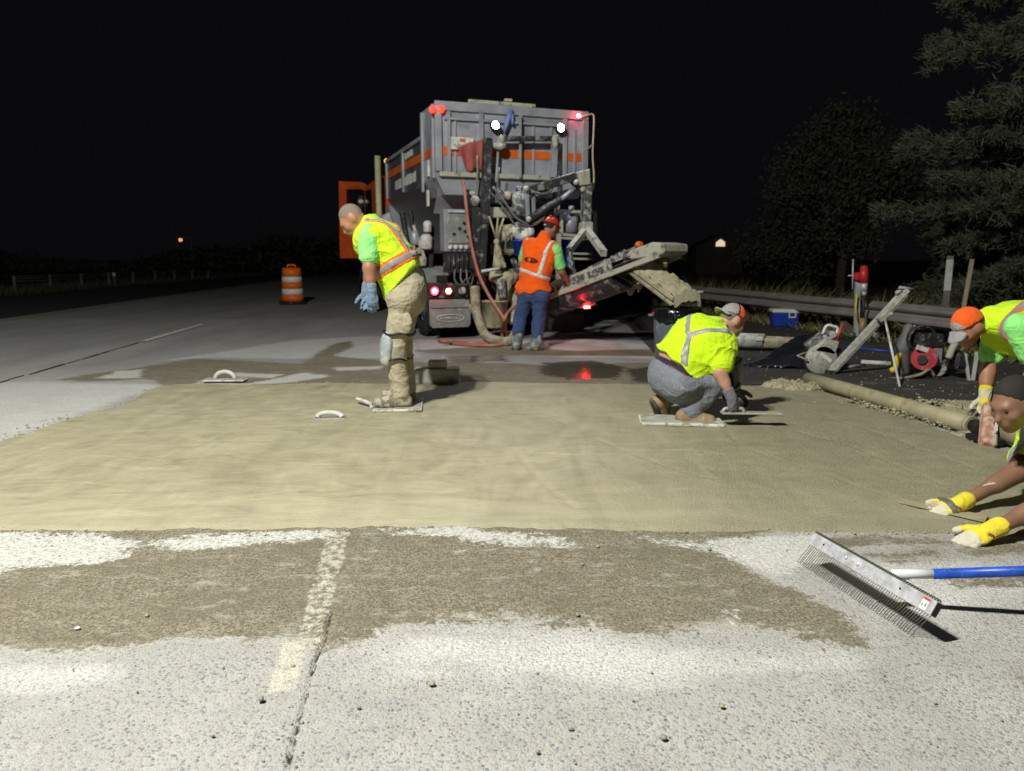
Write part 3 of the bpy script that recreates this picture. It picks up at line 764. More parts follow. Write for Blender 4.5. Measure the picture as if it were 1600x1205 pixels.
bb = MB(); bb.tube([q(799, 172, -.08), q(794, 186, -.1), q(788, 206, -.1)], [0.035, 0.05, 0.025], 6); bb.tube([q(800, 178, -.09), q(801, 194, -.1)], 0.025, 6); TP('blue_strap', 'blue_strap')(bb)

def disc_lamp(name, c, r, dp, lens, rimm='black_steel', n=18, core=None):
    c = Vector(c); bb = MB(); bb.lathe([(0, dp), (r*1.05, dp), (r*1.18, 0), (r*1.18, -dp*0.3), (r, -dp*0.3)], (c.x, c.y, c.z), n, 'y'); o = bb.build(name, M[rimm], T)
    bb = MB(); bb.lathe([(0, -dp*0.28), (r*0.7, -dp*0.22), (r, -dp*0.05)], (c.x, c.y, c.z), n, 'y'); bb.build('lens', M[lens], o)
    if core:
        bb = MB(); bb.lathe([(0, -dp*0.33), (r*0.45, -dp*0.32), (r*0.5, -dp*0.25)], (c.x, c.y, c.z), n, 'y'); bb.build('lamp_core', M[core], o)
    return o
for px, py in ((774, 196), (876, 200)):
    c = q(px, py, -0.16); disc_lamp('work_lamp', c, 0.058, 0.09, 'led_white')
    w = TO + tex*c.x + tey*(c.y-0.30) + Vector((0, 0, c.z))
    lamp('truck_work_lamp', 'SPOT', w, 55, (0.80, 0.89, 1.0), 0.05, aim=w - tey*3.0 + Vector((0, 0, -3.4)), spot=150, blend=0.8)
for px in (676, 689): disc_lamp('clearance_lamp', q(px, 171, -0.07), 0.045, 0.04, 'led_red_dim', 'led_red_dim')
o = disc_lamp('clearance_lamp', q(904, 181, -0.07), 0.032, 0.04, 'led_red_core', 'led_red')
c = q(904, 181, -0.1); lamp('clearance_glow', 'POINT', TO + tex*c.x + tey*(c.y-0.03) + Vector((0, 0, c.z)), 1.6, (1, 0.03, 0.08), 0.03)
bb = MB(); bb.tube(arc_pts([q(908, 183, -.07), q(918, 180, -.07), q(926, 179, -.07), q(928, 190, -.07), q(926, 240, -.07), q(928, 275, -.07), q(927, 298, -.07)], 5), 0.014, 6); TP('wire_conduit', 'ivory')(bb)
bb = MB(); bb.tube([q(911, 234, -.05), q(918, 233, -.05), q(926, 226, -.07)], 0.014, 6); TP('conduit_bracket', 'steel')(bb)

# rear uprights and cross bars
def bar(name, m, a, b_, w, h=None, par=None, bevel=0.005, up=(0, 0, 1)):
    x = MB(); x.beam(a, b_, w, h or w, up); return x.build(name, M[m], par or T, bevel)
bar('post', 'black_steel', q(762, 216, -.22), q(757, 350, -.22), 0.12, 0.12)
bar('post', 'black_steel', q(744, 325, -.2), q(741, 420, -.2), 0.15, 0.1)
bar('post', 'black_steel', q(757, 348, -.22), q(752, 445, -.22), 0.10)
bar('post', 'steel', q(867, 212, -.2), q(864, 278, -.2), 0.09)
bar('post', 'caked2', q(872, 236, -.15), q(873, 330, -.15), 0.03)
bar('cross_bar', 'black_steel', q(786, 217, -.2), q(864, 217, -.2), 0.07)
bar('thin_post', 'steel', q(813, 180, -.13), q(813, 278, -.13), 0.035)
bar('thin_post', 'steel', q(778, 236, -.15), q(775, 285, -.15), 0.03)
for L_ in ([('e', q(780, 228, -.22), np.eye(3), (.10, .07, .06)), ('e', q(784, 218, -.22), np.eye(3), (.05, .05, .07))], [('e', q(867, 222, -.24), np.eye(3), (.05, .05, .10))]):
    v = Vol(L_, 0.016, 0.04); v.fold(0.015, 18); v.mesh('cement_clod', M['caked'], T)

# hydraulic boom that carries the conveyor
bm_ = TP('boom_arm', 'black_steel', bevel=0.012)
x = MB(); x.beam(q(820, 300, -.30), q(898, 276, -.42), 0.12, 0.13); x.prism([q(888, 272, -.40), q(918, 266, -.42), q(918, 290, -.42), q(905, 297, -.42), q(893, 284, -.40)], (0, .1, 0)); bm_(x)
bar('boom_plate', 'steel', q(821, 296, -.33), q(823, 340, -.33), 0.05, 0.16)
bar('boom_plate', 'steel', q(832, 302, -.25), q(832, 345, -.25), 0.06, 0.1)
bar('boom_strut', 'cream', q(833, 300, -.3), q(862, 297, -.3), 0.05)
cy = MB(); cy.cyl(q(828, 342, -.40), q(876, 312, -.43), 0.06); cyl_o = TP('hydraulic_cylinder', 'black_steel')(cy)
cy = MB(); cy.cyl(q(876, 312, -.43), q(898, 294, -.44), 0.035); cy.build('piston_rod', M['steel'], cyl_o)
for p in ((822, 295), (826, 343), (900, 285), (911, 296)):
    x = MB(); x.ball(q(*p, -.46), 0.045, 10); TP('pivot_pin', 'caked')(x)
x = MB(); x.prism([q(905, 268, -.5), q(922, 264, -.5), q(923, 288, -.5), q(908, 290, -.5)], (0, .24, 0)); TP('mast_head', 'caked', bevel=0.008)(x)
bar('mast', 'caked2', q(917, 286, -.40), q(915, 352, -.45), 0.13)
bar('mast_sleeve', 'caked', q(915, 348, -.46), q(915, 366, -.48), 0.17)
# fork down to the conveyor
for px, py, Y in ((889, 392, 10.9), (944, 396, 10.55)):
    bar('fork_leg', 'caked', q(916, 358, -.46), qw(px, py, Y), 0.085, 0.10)
bar('fork_leg', 'caked2', qw(889, 390, 10.9), qw(897, 436, 10.85), 0.07)
# side cage with tank
cg = MB()
A_, B_, C_, D_ = q(877, 330, -.1), q(930, 332, -.1), q(930, 372, -.1), q(877, 366, -.1)
for a, b_ in ((A_, B_), (B_, C_), (C_, D_), (D_, A_)): cg.beam(a, b_, 0.045, 0.045)
dd = Vector((0, 0.5, 0))
for a, b_ in ((A_, B_), (B_, C_), (A_, D_)): cg.beam(a+dd, b_+dd, 0.04, 0.04)
for a in (A_, B_, C_, D_): cg.beam(a, a+dd, 0.035, 0.035)
cg.beam(q(876, 372, -.1), q(915, 374, -.1), 0.035, 0.035); cg.beam(q(873, 366, -.1), q(872, 440, -.1), 0.06, 0.06)
for y in (396, 404): cg.beam(q(888, y, -.1), q(925, y+1, -.1), 0.03, 0.03)
TP('side_cage', 'caked')(cg)
x = MB(); x.cyl(q(890, 364, .1), q(891, 333, .1), 0.13, n=16); x.cyl(q(893, 335, .0), q(893, 322, .0), 0.05); TP('hydraulic_tank', 'steel_clean')(x)
bar('ladder_rail', 'black_steel', q(868, 300, 0.0), q(870, 395, 0.0), 0.07)
x = MB(); x.bx(0.55, 1.05, 0.15, 0.5, 1.12, 1.55); TP('blue_tool_box', 'blue_plastic')(x)

# machinery between the uprights
x = MB(); x.bx(-0.9, 1.0, 0.45, 0.75, 0.95, 2.3); TP('bulkhead', 'dark')(x)
x = MB(); x.cyl(q(811, 338, -.25), q(811, 300, -.25), 0.12, 0.10, 14); x.cyl(q(811, 300, -.25), q(812, 291, -.25), 0.055); TP('hydraulic_motor', 'caked2')(x)
x = MB(); x.prism([q(765, 324, -.1), q(802, 324, -.1), q(802, 340, -.1), q(763, 340, -.1)], (0, .3, 0)); TP('valve_bracket', 'caked', bevel=0.01)(x)
x = MB(); x.prism([q(770, 300, -.05), q(800, 300, -.05), q(800, 318, -.05), q(768, 318, -.05)], (0, .25, 0)); TP('gear_case', 'caked2', bevel=0.02)(x)
x = MB(); x.cyl(q(793, 300, -.1), q(793, 312, -.1), 0.06); TP('gear_cap', 'cream')(x)
x = MB(); x.prism([q(838, 305, .05), q(862, 303, .05), q(862, 326, .05), q(838, 328, .05)], (0, .2, 0)); TP('valve_block', 'caked2', bevel=0.01)(x)
x = MB(); x.cyl(q(781, 366, -.15), q(803, 362, -.15), 0.12, 0.12, 16); TP('auger_motor', 'cream')(x)
for i, p in enumerate((784, 789, 794, 799)): x = MB(); x.cyl(q(p, 365, -.15), q(p+2, 364.5, -.15), 0.135, n=16); TP('cooling_fin', 'cream')(x)
x = MB(); c = q(816, 361, -.32); x.lathe([(0, 0.05), (0.05, 0.05), (0.05, -0.02), (0.12, -0.02), (0.15, 0.02), (0.15, 0.10), (0, 0.12)], (c.x, c.y, c.z), 18, 'y'); TP('hose_reel', 'whitish')(x)
x = MB(); c = q(824, 363, -.36); x.cyl(c, c+Vector((.09, 0, 0)), 0.07); TP('reel_hub', 'whitish')(x)
x = MB(); c = q(813, 388, -.35); x.lathe([(0, -0.12), (0.085, -0.12), (0.12, 0.10), (0.13, 0.10), (0.13, 0.12), (0.11, 0.12), (0.09, -0.10), (0, -0.10)], (c.x, c.y, c.z), 18); TP('blue_bucket', 'blue_plastic')(x)
x = MB(); x.prism([q(775, 380, .0), q(812, 380, .0), q(812, 398, .0), q(775, 398, .0)], (0, .3, 0)); TP('pump_body', 'tan_hose', bevel=0.02)(x)
x = MB()
for a, b_ in (((764, 338), (775, 372)), ((778, 340), (775, 372)), ((787, 341), (777, 372)), ((776, 372), (779, 420)), ((777, 378), (789, 416)), ((775, 380), (771, 420))): x.tube([q(*a, -.3), q(*b_, -.3)], 0.016, 6)
x.ball(q(776, 378, -.3), 0.05, 10)
v = Vol([('c', q(776, 380, -.3), q(778, 415, -.3), 0.03, 0.06), ('c', q(777, 385, -.3), q(788, 416, -.3), 0.02, 0.03)], 0.012, 0.05); v.fold(.012, 16, (1, 1, .4)); v.mesh('hanging_sack', M['cream'], T)
TP('sling', 'cream')(x)
x = MB()
for L, r in (([(770, 292), (790, 318), (806, 340), (824, 350), (838, 348), (848, 340)], 0.020), ([(768, 302), (785, 322), (800, 345), (805, 352)], 0.016), ([(808, 350), (822, 352), (834, 352), (848, 342), (856, 326)], 0.018), ([(830, 300), (846, 303), (858, 300), (864, 290)], 0.022),
             ([(800, 364), (792, 372), (790, 390), (798, 400)], 0.014), ([(786, 300), (778, 290), (780, 262)], 0.012)):
    x = MB(); x.tube(arc_pts([q(px, py, -.38) for px, py in L], 5), r, 6); TP('hydraulic_line', 'hose_grey')(x)
rr = random.Random(12)
for i in range(30):
    px = rr.uniform(768, 872); py = rr.uniform(295, 470); a = q(px, py, rr.uniform(0, .3)); dv = Vector((rr.uniform(-.2, .2), 0, rr.uniform(-.2, .2)))
    x = MB()
    if i % 3: x.beam(a, a+dv, rr.uniform(.03, .09), rr.uniform(.03, .09))
    else: x.cyl(a, a+dv, rr.uniform(.02, .06), n=8)
    TP('linkage', 'caked2' if i % 2 else 'caked')(x)

# control box and gauges
x = MB(); x.bx(-1.16, -0.72, -0.16, 0.1, 1.36, 1.98); TP('control_box', 'steel', bevel=0.012)(x)
x = MB(); x.bx(-1.10, -0.78, -0.185, -0.163, 1.48, 1.90); cp = TP('control_panel', 'flap', bevel=0.008)(x)
for i, (u, w_) in enumerate(((-.86, 1.78), (-.93, 1.70), (-.85, 1.66), (-.80, 1.58), (-1.02, 1.62))):
    x = MB(); x.cyl((u, -.21, w_), (u, -.186, w_), 0.022, n=10); x.build('knob', M['black'], cp)
piece('box_lid_edge', 'whitish', -1.10, -0.76, -.20, -.163, 1.93, 1.955)
for i in range(4):
    c = (-1.075 + 0.082*i, -0.19, 1.425); x = MB(); x.lathe([(0, -.02), (0.028, -.02), (0.034, -.005), (0.034, .03), (0, .03)], c, 12, 'y'); TP('gauge', 'whitish')(x)
x = MB(); x.bx(-1.12, -0.70, -.12, .08, 1.05, 1.36)
for i in range(6): x.cyl((-1.08+.07*i, -.14, 1.1), (-1.08+.07*i, -.14, 1.34), .018, n=8)
TP('valve_bank', 'black_steel')(x)
piece('yellow_tag', 'yellow', -0.715, -0.68, -.2, -.18, 1.30, 1.42)
for i in range(3): x = MB(); x.tube(arc_pts([(-1.0+.09*i, -.16, 1.1), (-1.02+.1*i, -.2, .95), (-.92+.08*i, -.18, .86), (-.8+.05*i, -.12, .98)], 4), .014, 6); TP('valve_hose', 'hose_grey')(x)
# left rear fender, tail lamp bar, flaps
v = []
x = MB(); pr = []
for i in range(13):
    a = math.pi*(0.06 + 0.88*i/12); pr.append((0.98 + 0.64*math.cos(a), 0.52 + 0.62*math.sin(a)))
for s in (-1, 1):
    x = MB(); P0 = [(s*0.62, y, z) for y, z in pr]; P1 = [(s*1.28, y, z) for y, z in pr]; n = len(pr)
    x.add(P0+P1, [(i, i+1, n+i+1, n+i) for i in range(n-1)]); o = x.build('fender', M['flap'], T, smooth_all=True)
    sm_ = o.modifiers.new('thick', 'SOLIDIFY'); sm_.thickness = 0.02
x = MB(); x.prism([(-1.24, 0.42, 1.0), (-0.74, 0.42, 1.0), (-0.60, 0.46, 0.96), (-0.62, 0.46, 0.86), (-1.3, 0.42, 0.86)], (0, 0.02, 0)); TP('fender_skirt', 'flap')(x)
x = MB(); x.bx(-1.34, -0.63, 0.16, 0.28, 0.655, 0.885); TP('tail_lamp_bar', 'black_steel', bevel=0.01)(x)
disc_lamp('brake_lamp', q(679, 455, 0.13), 0.062, 0.06, 'led_red', 'black_steel', core='led_red_core')
disc_lamp('brake_lamp', q(701, 455, 0.13), 0.058, 0.06, 'led_red_dim', 'black_steel')
disc_lamp('reverse_lamp', q(722, 454, 0.13), 0.062, 0.06, 'lens_clear', 'black_steel')
x = MB(); c = q(701, 455, 0.105)
for i in range(6): x.ball(c + Vector((.03*math.cos(i*math.pi/3), 0, .03*math.sin(i*math.pi/3))), .011, 6)
x.ball(c, .012, 6); TP('lamp_diodes', 'led_red_core')(x)
c = q(679, 455, 0.0); lamp('brake_lamp_glow', 'POINT', TO + tex*c.x + tey*c.y + Vector((0, 0, c.z)), 2.5, (1, 0.02, 0.06), 0.05)
fl0, fl1 = -1.315, -0.655
x = MB(); x.prism([(fl0, .22, .655), (fl1, .22, .655), (fl1, .20, .24), (fl1-.04, .20, .19), (fl0+.04, .20, .19), (fl0, .20, .24)], (0, .02, 0)); fo = TP('mud_flap', 'flap')(x)
piece('flap_clamp', 'flap', -1.30, -.67, .185, .199, .50, .63)
x = MB(); n = 32; cx, cz = (fl0+fl1)/2, .34
for i in range(n):
    a0, a1 = 2*math.pi*i/n, 2*math.pi*(i+1)/n
    x.beam((cx+.22*math.cos(a0), .192, cz+.055*math.sin(a0)), (cx+.22*math.cos(a1), .192, cz+.055*math.sin(a1)), .012, .010, up=(0, 1, 0))
rr = random.Random(5); u = cx-.17
while u < cx+.16:
    w_ = rr.uniform(.022, .034); x.bx(u, u+w_*.35, .187, .199, cz-.02, cz+.02); x.bx(u, u+w_, .187, .199, cz+(.012 if rr.random() < .5 else -.02), cz+(.02 if rr.random() < .5 else -.008)); u += w_+.008
x.build('oval_emblem', M['whitish'], fo)
x = MB(); x.prism([q(857, 488, .05), q(913, 490, .05), q(912, 517, .05), q(858, 517, .05)], (0, .02, 0)); fo = TP('mud_flap', 'flap_dark')(x)
# auger foot, cement bucket, swivel and thick delivery hose at the left of the orange vest
x = MB(); c = q(773, 490, -.25); x.lathe([(0, -.22), (.15, -.22), (.19, -.19), (.20, .18), (.215, .18), (.215, .2), (.18, .2), (0, .15)], (c.x, c.y, c.z), 20); TP('slurry_bucket', 'cream')(x)
x = MB(); x.tube(arc_pts([q(742, 448, -.3), q(743, 470, -.35), q(745, 490, -.4), q(756, 520, -.55), q(772, 531, -.8), q(796, 533, -1.0), q(806, 520, -1.0)], 6), [0.075]*10+[0.07]*27, 10); TP('delivery_hose', 'tan_hose')(x)
x = MB(); x.cyl(q(742, 475, -.3), q(743, 488, -.3), 0.095, n=14); TP('hose_collar', 'caked')(x)
v = Vol([('c', q(772, 432, -.1), q(800, 434, -.1), .09, .10), ('c', q(790, 435, -.15), q(783, 480, -.2), .12, .09), ('c', q(800, 460, .0), q(820, 480, .0), .10, .10), ('c', q(812, 470, -.1), q(800, 500, -.1), .10, .08)], 0.02, .06); v.fold(.015, 14); v.mesh('auger_boot', M['cream'], T)
x = MB(); x.cyl(q(782, 436, -.32), q(786, 470, -.34), .075, .06, 14); TP('grease_cylinder', 'caked2')(x)
x = MB(); x.tube([q(752, 424, -.4), q(780, 420, -.4)], .022, 8); TP('handrail', 'whitish')(x)
x = MB(); x.bx(-.62, .6, .0, .3, 0.98, 1.10); TP('rear_sill', 'caked2')(x)
# salmon air hose hanging from the hopper down to the ground
hp = [q(723, 281, -.25), q(726, 300, -.28), q(731, 345, -.32), q(737, 385, -.36), q(748, 428, -.42), q(763, 460, -.5), q(778, 484, -.62), q(788, 500, -.8)]
x = MB(); x.tube(arc_pts(hp + [tloc(gnd(790, 515, .2)), tloc(gnd(793, 530, .04)), tloc(gnd(786, 538, .03)), tloc(gnd(760, 540, .025)), tloc(gnd(720, 538, .025)), tloc(gnd(686, 533, .025))], 6), .025, 8); TP('air_hose', 'hose_red')(x)
x = MB(); x.tube(arc_pts([q(806, 478, -.5), q(795, 487, -.7), q(788, 500, -.9), tloc(gnd(784, 520, .12)), tloc(gnd(786, 535, .06)), tloc(gnd(770, 536, .025)), tloc(gnd(730, 535, .025)), tloc(gnd(690, 533, .075))], 6), .025, 8); TP('air_hose', 'hose_red')(x)
x = MB(); x.tube(arc_pts([q(746, 243, -.13), q(746, 272, -.14), q(742, 300, -.16), q(736, 316, -.18)], 5), .018, 6); TP('air_line', 'tan_hose')(x)
v = Vol([('e', q(742, 314, -.2), np.eye(3), (.07, .06, .08)), ('e', q(738, 302, -.2), np.eye(3), (.05, .04, .03))], .014, .03); v.fold(.012, 20); v.mesh('hose_coupling', M['caked'], T)

for nm, m_, px, py, rx, rz in (('water_filter', 'whitish', 668, 354, .07, .09), ('grease_pail', 'whitish', 666, 378, .10, .12), ('pressure_gauge', 'cream', 655, 392, .05, .05), ('oil_filter', 'steel', 648, 372, .07, .11), ('regulator', 'caked', 660, 408, .07, .08)):
    c = qw(px, py, 12.0); x = MB(); x.lathe([(0, -rz), (rx*.8, -rz), (rx, -rz*.8), (rx, rz*.6), (rx*.6, rz), (0, rz)], (c.x, c.y, c.z), 14); TP(nm, m_)(x)
for a_, b_ in (((640, 330), (662, 420)), ((676, 345), (672, 425)), ((628, 330), (640, 400))): bar('flank_strut', 'black_steel', qw(*a_, 12.2), qw(*b_, 12.1), .07)
bar('flank_pipe', 'caked', qw(646, 352, 12.0), qw(664, 405, 12.0), .05)
# conveyor swung out to the right: trough, rails, discharge hood and spout
PA, PB = qw(862, 462, 11.1), qw(1046, 392, 9.55)
cd = (PB-PA).normalized(); cs = cd.cross(Vector((0, 0, 1))).normalized(); cu = cs.cross(cd)
def cv(t, s=0.0, u=0.0): return PA + (PB-PA)*t + cs*s + cu*u
W = 0.24
for s in (-1, 1):
    bar('conveyor_rail', 'caked', cv(-.02, s*W, -.06), cv(1.0, s*W, -.06), .05, .07); bar('conveyor_rail', 'caked', cv(.12, s*W, .09), cv(.82, s*W, .09), .05, .05)
    x = MB(); x.prism([cv(.18, s*W, -.03), cv(.42, s*W, -.03), cv(.42, s*W, .07), cv(.18, s*W, .07)], cs*s*.012); x.prism([cv(.46, s*W*1.02, -.04), cv(.62, s*W*1.02, -.04), cv(.62, s*W*1.02, .15), cv(.46, s*W*1.02, .13)], cs*s*.02); TP('side_guard', 'caked2')(x)
    x = MB(); x.prism([cv(.66, s*W*1.03, .06), cv(.78, s*W*1.03, .06), cv(.78, s*W*1.03, .17), cv(.66, s*W*1.03, .15)], cs*s*.02); TP('side_guard', 'caked2')(x)
    for t in (.16, .30, .44, .64): bar('rail_clamp', 'caked', cv(t, s*W*1.05, -.1), cv(t, s*W*1.05, .12), .03, .05)
x = MB(); n = 8; P = []
for t in (0, .62):
    for i in range(n+1):
        a = math.pi*i/n; P.append(cv(t, -W*.92*math.cos(a), -.09-.22*math.sin(a)))
x.add(P, [(i, i+1, n+2+i, n+1+i) for i in range(n)] + [tuple(range(n, -1, -1)), tuple(range(n+1, 2*n+2))]); TP('conveyor_trough', 'black_steel')(x)
x = MB(); x.prism([cv(0, -W, .0), cv(0, W, .0), cv(1, W, .0), cv(1, -W, .0)], cu*.02); TP('conveyor_belt', 'rubber')(x)
x = MB(); x.tube([cv(.3, 0, .16), cv(.55, 0, .19), cv(.78, 0, .21)], .012, 6); TP('belt_scraper_rod', 'tan_hose')(x)
v = Vol([('e', cv(.80, 0, .22), np.eye(3), (.06, .05, .05))], .012, .02); v.fold(.01, 20); v.mesh('orange_rag', M['orange_paint'], T)
# hood: wedge box caked in cement
hx = [(.80, .02), (.80, .135), (.98, .125), (1.055, .05), (1.045, -.05), (1.0, -.07)]
x = MB(); x.prism([cv(t, -W*1.08, u) for t, u in hx], cs*W*2.16); TP('discharge_hood', 'caked', bevel=.015)(x)
bar('hood_brace', 'caked', cv(.70, -W*1.12, -.03), cv(.97, -W*1.12, .06), .04, .06); bar('hood_brace', 'caked', cv(.85, -W*1.12, -.10), cv(1.02, -W*1.12, -.02), .03, .05)
bar('hood_lip', 'cream', cv(.88, -W*.9, -.17), cv(1.0, W*.6, -.16), .05, .02)
x = MB(); x.prism([cv(.50, -W*1.1, -.10), cv(.63, -W*1.1, -.08), cv(.615, -W*1.1, -.25), cv(.575, -W*1.1, -.33), cv(.545, -W*1.1, -.30)], cs*-.03); pb = TP('pivot_bracket', 'steel', bevel=.006)(x)
x = MB(); x.beam(cv(.50, -W*1.17, -.10), cv(.55, -W*1.17, -.31), .02, .02); x.beam(cv(.63, -W*1.17, -.08), cv(.61, -W*1.17, -.25), .02, .02); x.beam(cv(.50, -W*1.17, -.10), cv(.63, -W*1.17, -.08), .02, .02); x.ball(cv(.56, -W*1.17, -.30), .04, 10); x.build('bracket_rim', M['caked'], pb)
x = MB(); x.prism([cv(.64, -W*1.0, -.10), cv(.76, -W*1.0, -.07), cv(.74, -W*1.0, -.17), cv(.63, -W*1.0, -.34)], cs*-.03); x.beam(cv(.55, -W, -.28), cv(.72, -W, -.22), .04, .04); TP('spout_hanger', 'cream', bevel=.006)(x)
# spout filled with concrete
S0, S1 = qw(990, 425, 9.75), qw(1050, 470, 9.35); sd = (S1-S0).normalized(); ss = Vector((sd.y, -sd.x, 0)).normalized()
sr = tloc(TO + Vector((0.93, -0.36, 0))).normalized() if False else (tex*0 + Vector((1, 0, 0)))
sl = qw(1032, 422, 9.85) - S0                         # across the mouth of the spout
def sp(t, w, u=0.0): return S0 + (S1-S0)*t + sl*w + Vector((0, 0, u))
x = MB()
x.prism([sp(0, -.02), sp(1.0, -.02), sp(1.0, 0.05), sp(0, .05)], Vector((0, -.02, .05)))
x.prism([sp(-.1, 0, -.04), sp(1.0, 0, -.05), sp(1.0, 1.0, -.05), sp(-.1, 1.0, -.04)], Vector((0, .03, -.02)))
x.prism([sp(.1, .97), sp(1.0, .97), sp(1.0, 1.03), sp(.1, 1.03)], Vector((0, .01, .05)))
x.tube([sp(-.3, .02, .05), sp(-.25, .5, .1), sp(-.05, 1.0, .07)], .02, 6); x.tube([sp(.95, 1.0, .06), sp(.95, 1.2, .06)], .018, 6); TP('spout', 'cream', bevel=.004)(x)
rr = random.Random(4); nu, nv = 26, 16; V_ = []; F_ = []
for i in range(nu):                                     # rough concrete lying in the spout and sliding off its lip
    for k_ in range(nv):
        t_ = -.02 + 1.06*i/(nu-1); w_ = .04 + .92*k_/(nv-1)
        V_.append(sp(t_, w_, .055 + .07*math.sin(math.pi*k_/(nv-1)) + rr.uniform(-.016, .016) + .02*math.sin(i*.9)*math.cos(k_*.8) - (.12 if i == nu-1 else 0)) + Vector((rr.uniform(-.006, .006), -.03, 0)))
F_ = [(i*nv+k_, i*nv+k_+1, (i+1)*nv+k_+1, (i+1)*nv+k_) for i in range(nu-1) for k_ in range(nv-1)]
x = MB(); x.add(V_, F_); o = x.build('poured_concrete', M['fresh'], T); o.modifiers.new('thick', 'SOLIDIFY').thickness = .05
# marker lamp bracket under the conveyor
bk = MB(); bk.beam(qw(890, 455, 10.75), qw(905, 480, 10.7), .10, .05); bk.beam(qw(905, 479, 10.7), qw(932, 474, 10.6), .07, .05); bk = TP('lamp_bracket', 'caked', bevel=.006)(bk)
x = MB(); x.box(qw(894, 464, 10.66), (.055, .03, .05)); x.build('marker_lamp', M['led_red_core'], bk); x = MB(); x.box(qw(894, 465, 10.69), (.09, .03, .10)); x.build('marker_lamp', M['led_red_dim'], bk)
x = MB(); x.box(qw(917, 480, 10.6), (.09, .03, .035)); x.build('marker_lamp', M['led_red_hot'], bk)
w = at(905, 470, 10.4); lamp('marker_lamp_glow', 'POINT', w, 2.0, (1, 0.02, 0.05), 0.04)
x = MB(); x.tube(arc_pts([qw(905, 446, 10.6), qw(925, 450, 10.5), qw(938, 462, 10.5), qw(956, 463, 10.5)], 5), .014, 6); TP('lamp_cable', 'hose_grey')(x)
v = Vol([('c', cv(.02, 0, .06), cv(.12, 0, .10), .12, .10), ('c', cv(0, -.1, -.05), cv(.1, -.1, 0), .08, .07)], .016, .05); v.fold(.015, 18); v.mesh('feed_boot', M['caked2'], T)

# cab in front of the bin, its left door standing open
x = MB()
x.prism([(-1.2, 5.1, 1.0), (-1.2, 7.2, 1.0), (-1.2, 7.2, 2.0), (-1.2, 6.9, 2.95), (-1.2, 5.1, 3.0)], (2.4, 0, 0)); TP('cab', 'orange_cab', bevel=.06)(x)
x = MB(); x.bx(-1.0, 1.0, 7.21, 9.2, .9, 2.0); TP('bonnet', 'orange_cab', bevel=.12)(x)
x = MB(); x.prism([(-1.212, 5.9, 2.05), (-1.212, 6.9, 2.05), (-1.212, 6.7, 2.8), (-1.212, 5.9, 2.8)], (.01, 0, 0)); TP('cab_window', 'glass_dark')(x)
x = MB(); x.cyl((-1.26, 4.7, 1.1), (-1.26, 4.7, 3.34), .062, n=14); TP('air_stack', 'ivory')(x)
x = MB(); x.bx(-1.25, -.7, 3.95, 4.95, .95, 1.55); x.cyl((-1.05, 4.0, 1.9), (-1.05, 4.9, 1.9), .3, n=18); TP('water_tank', 'whitish', bevel=.02)(x)
x = MB(); x.prism([(-1.20, 3.95, 2.3), (-1.20, 4.3, 2.3), (-1.1, 4.5, 1.0), (-.95, 3.4, 1.0)], (.4, 0, 0)); TP('side_tank', 'steel', bevel=.02)(x)
a = tloc(at(604, 252, 16.3)); x = MB(); x.ball(a, .055, 10); TP('amber_lamp', 'led_amber')(x)
x = MB(); x.cyl(a + Vector((0, .03, -.05)), a + Vector((.1, .05, -.3)), .02, n=6); TP('amber_lamp_stalk', 'black_steel')(x)
# door: frame with window opening, hinged near the front of the cab
DY = 18.2
o0 = [tloc(at(px, py, Y)) for px, py, Y in ((529, 283, 17.6), (566, 285, 18.1), (588, 297, 18.4), (592, 404, 18.4), (531, 404, 17.6))]
i0 = [tloc(at(px, py, Y)) for px, py, Y in ((541, 296, 17.75), (564, 296, 18.1), (582, 304, 18.35), (584, 348, 18.35), (541, 350, 17.75))]
x = MB()
for k_ in range(5):
    j_ = (k_+1) % 5; x.prism([o0[k_], o0[j_], i0[j_], i0[k_]], (.03, .06, 0))
dr = TP('cab_door', 'orange_cab', bevel=.01)(x)
x = MB(); x.prism([p_ + Vector((.01, .03, 0)) for p_ in i0], (.004, .01, 0)); x.build('door_window', M['glass_dark'], dr)
x = MB(); c = tloc(at(565, 316, 18.0)); x.ball(c, (.12, .05, .17), 12); mo = x.build('mirror', M['black'], dr)
x = MB(); x.ball(tloc(at(564, 315, 17.92)), (.07, .02, .05), 10); x.build('mirror_glass', M['lens_clear'], mo)

# ------------------------------------------------------------------ people
def cloth(name, col, var=0.12, bump=0.003, dirt=0.0, dirtcol=(0.33, 0.30, 0.22), rough=0.85, ds=9, wr=1.0):
    m = mat(name, col, rough, var=var, vs=5, dirt=dirt, dirtcol=dirtcol, ds=ds, spec=0.2, sheen=0.1)
    k = NT.__new__(NT); k.m = m; k.t = m.node_tree; k.n = k.t.nodes; k.l = k.t.links; k.b = k.n['Principled BSDF']; k.tc = k.n.new('ShaderNodeTexCoord').outputs['Object']
    def ridge(sc, vec):
        return k.math('POWER', k.math('SUBTRACT', 1.0, k.math('ABSOLUTE', k.math('MULTIPLY_ADD', k.noise(sc, 2, 0.5, vec=vec, dist=0.6), 4.0, -2.0))), 2.0)
    h = k.math('ADD', ridge(6, k.scaled((1, 1, 1.5), (.5, .3, 0))), k.math('MULTIPLY', ridge(13, k.scaled((1.3, 1.3, .8), (-.6, .5, 0))), 0.45))
    nm = k.bump(h, 0.32*wr, 0.026)
    nm = k.bump(k.noise(220, 2), 0.35, 0.002, nm)
    k.l.new(nm, k.b.inputs['Normal']); return m
M['hi_yellow'] = cloth('hi_vis_yellow', (0.56, 0.84, 0.02)); M['hi_lime'] = cloth('lime_mesh', (0.36, 0.80, 0.05)); M['mint'] = cloth('mint_tee', (0.28, 0.80, 0.22))
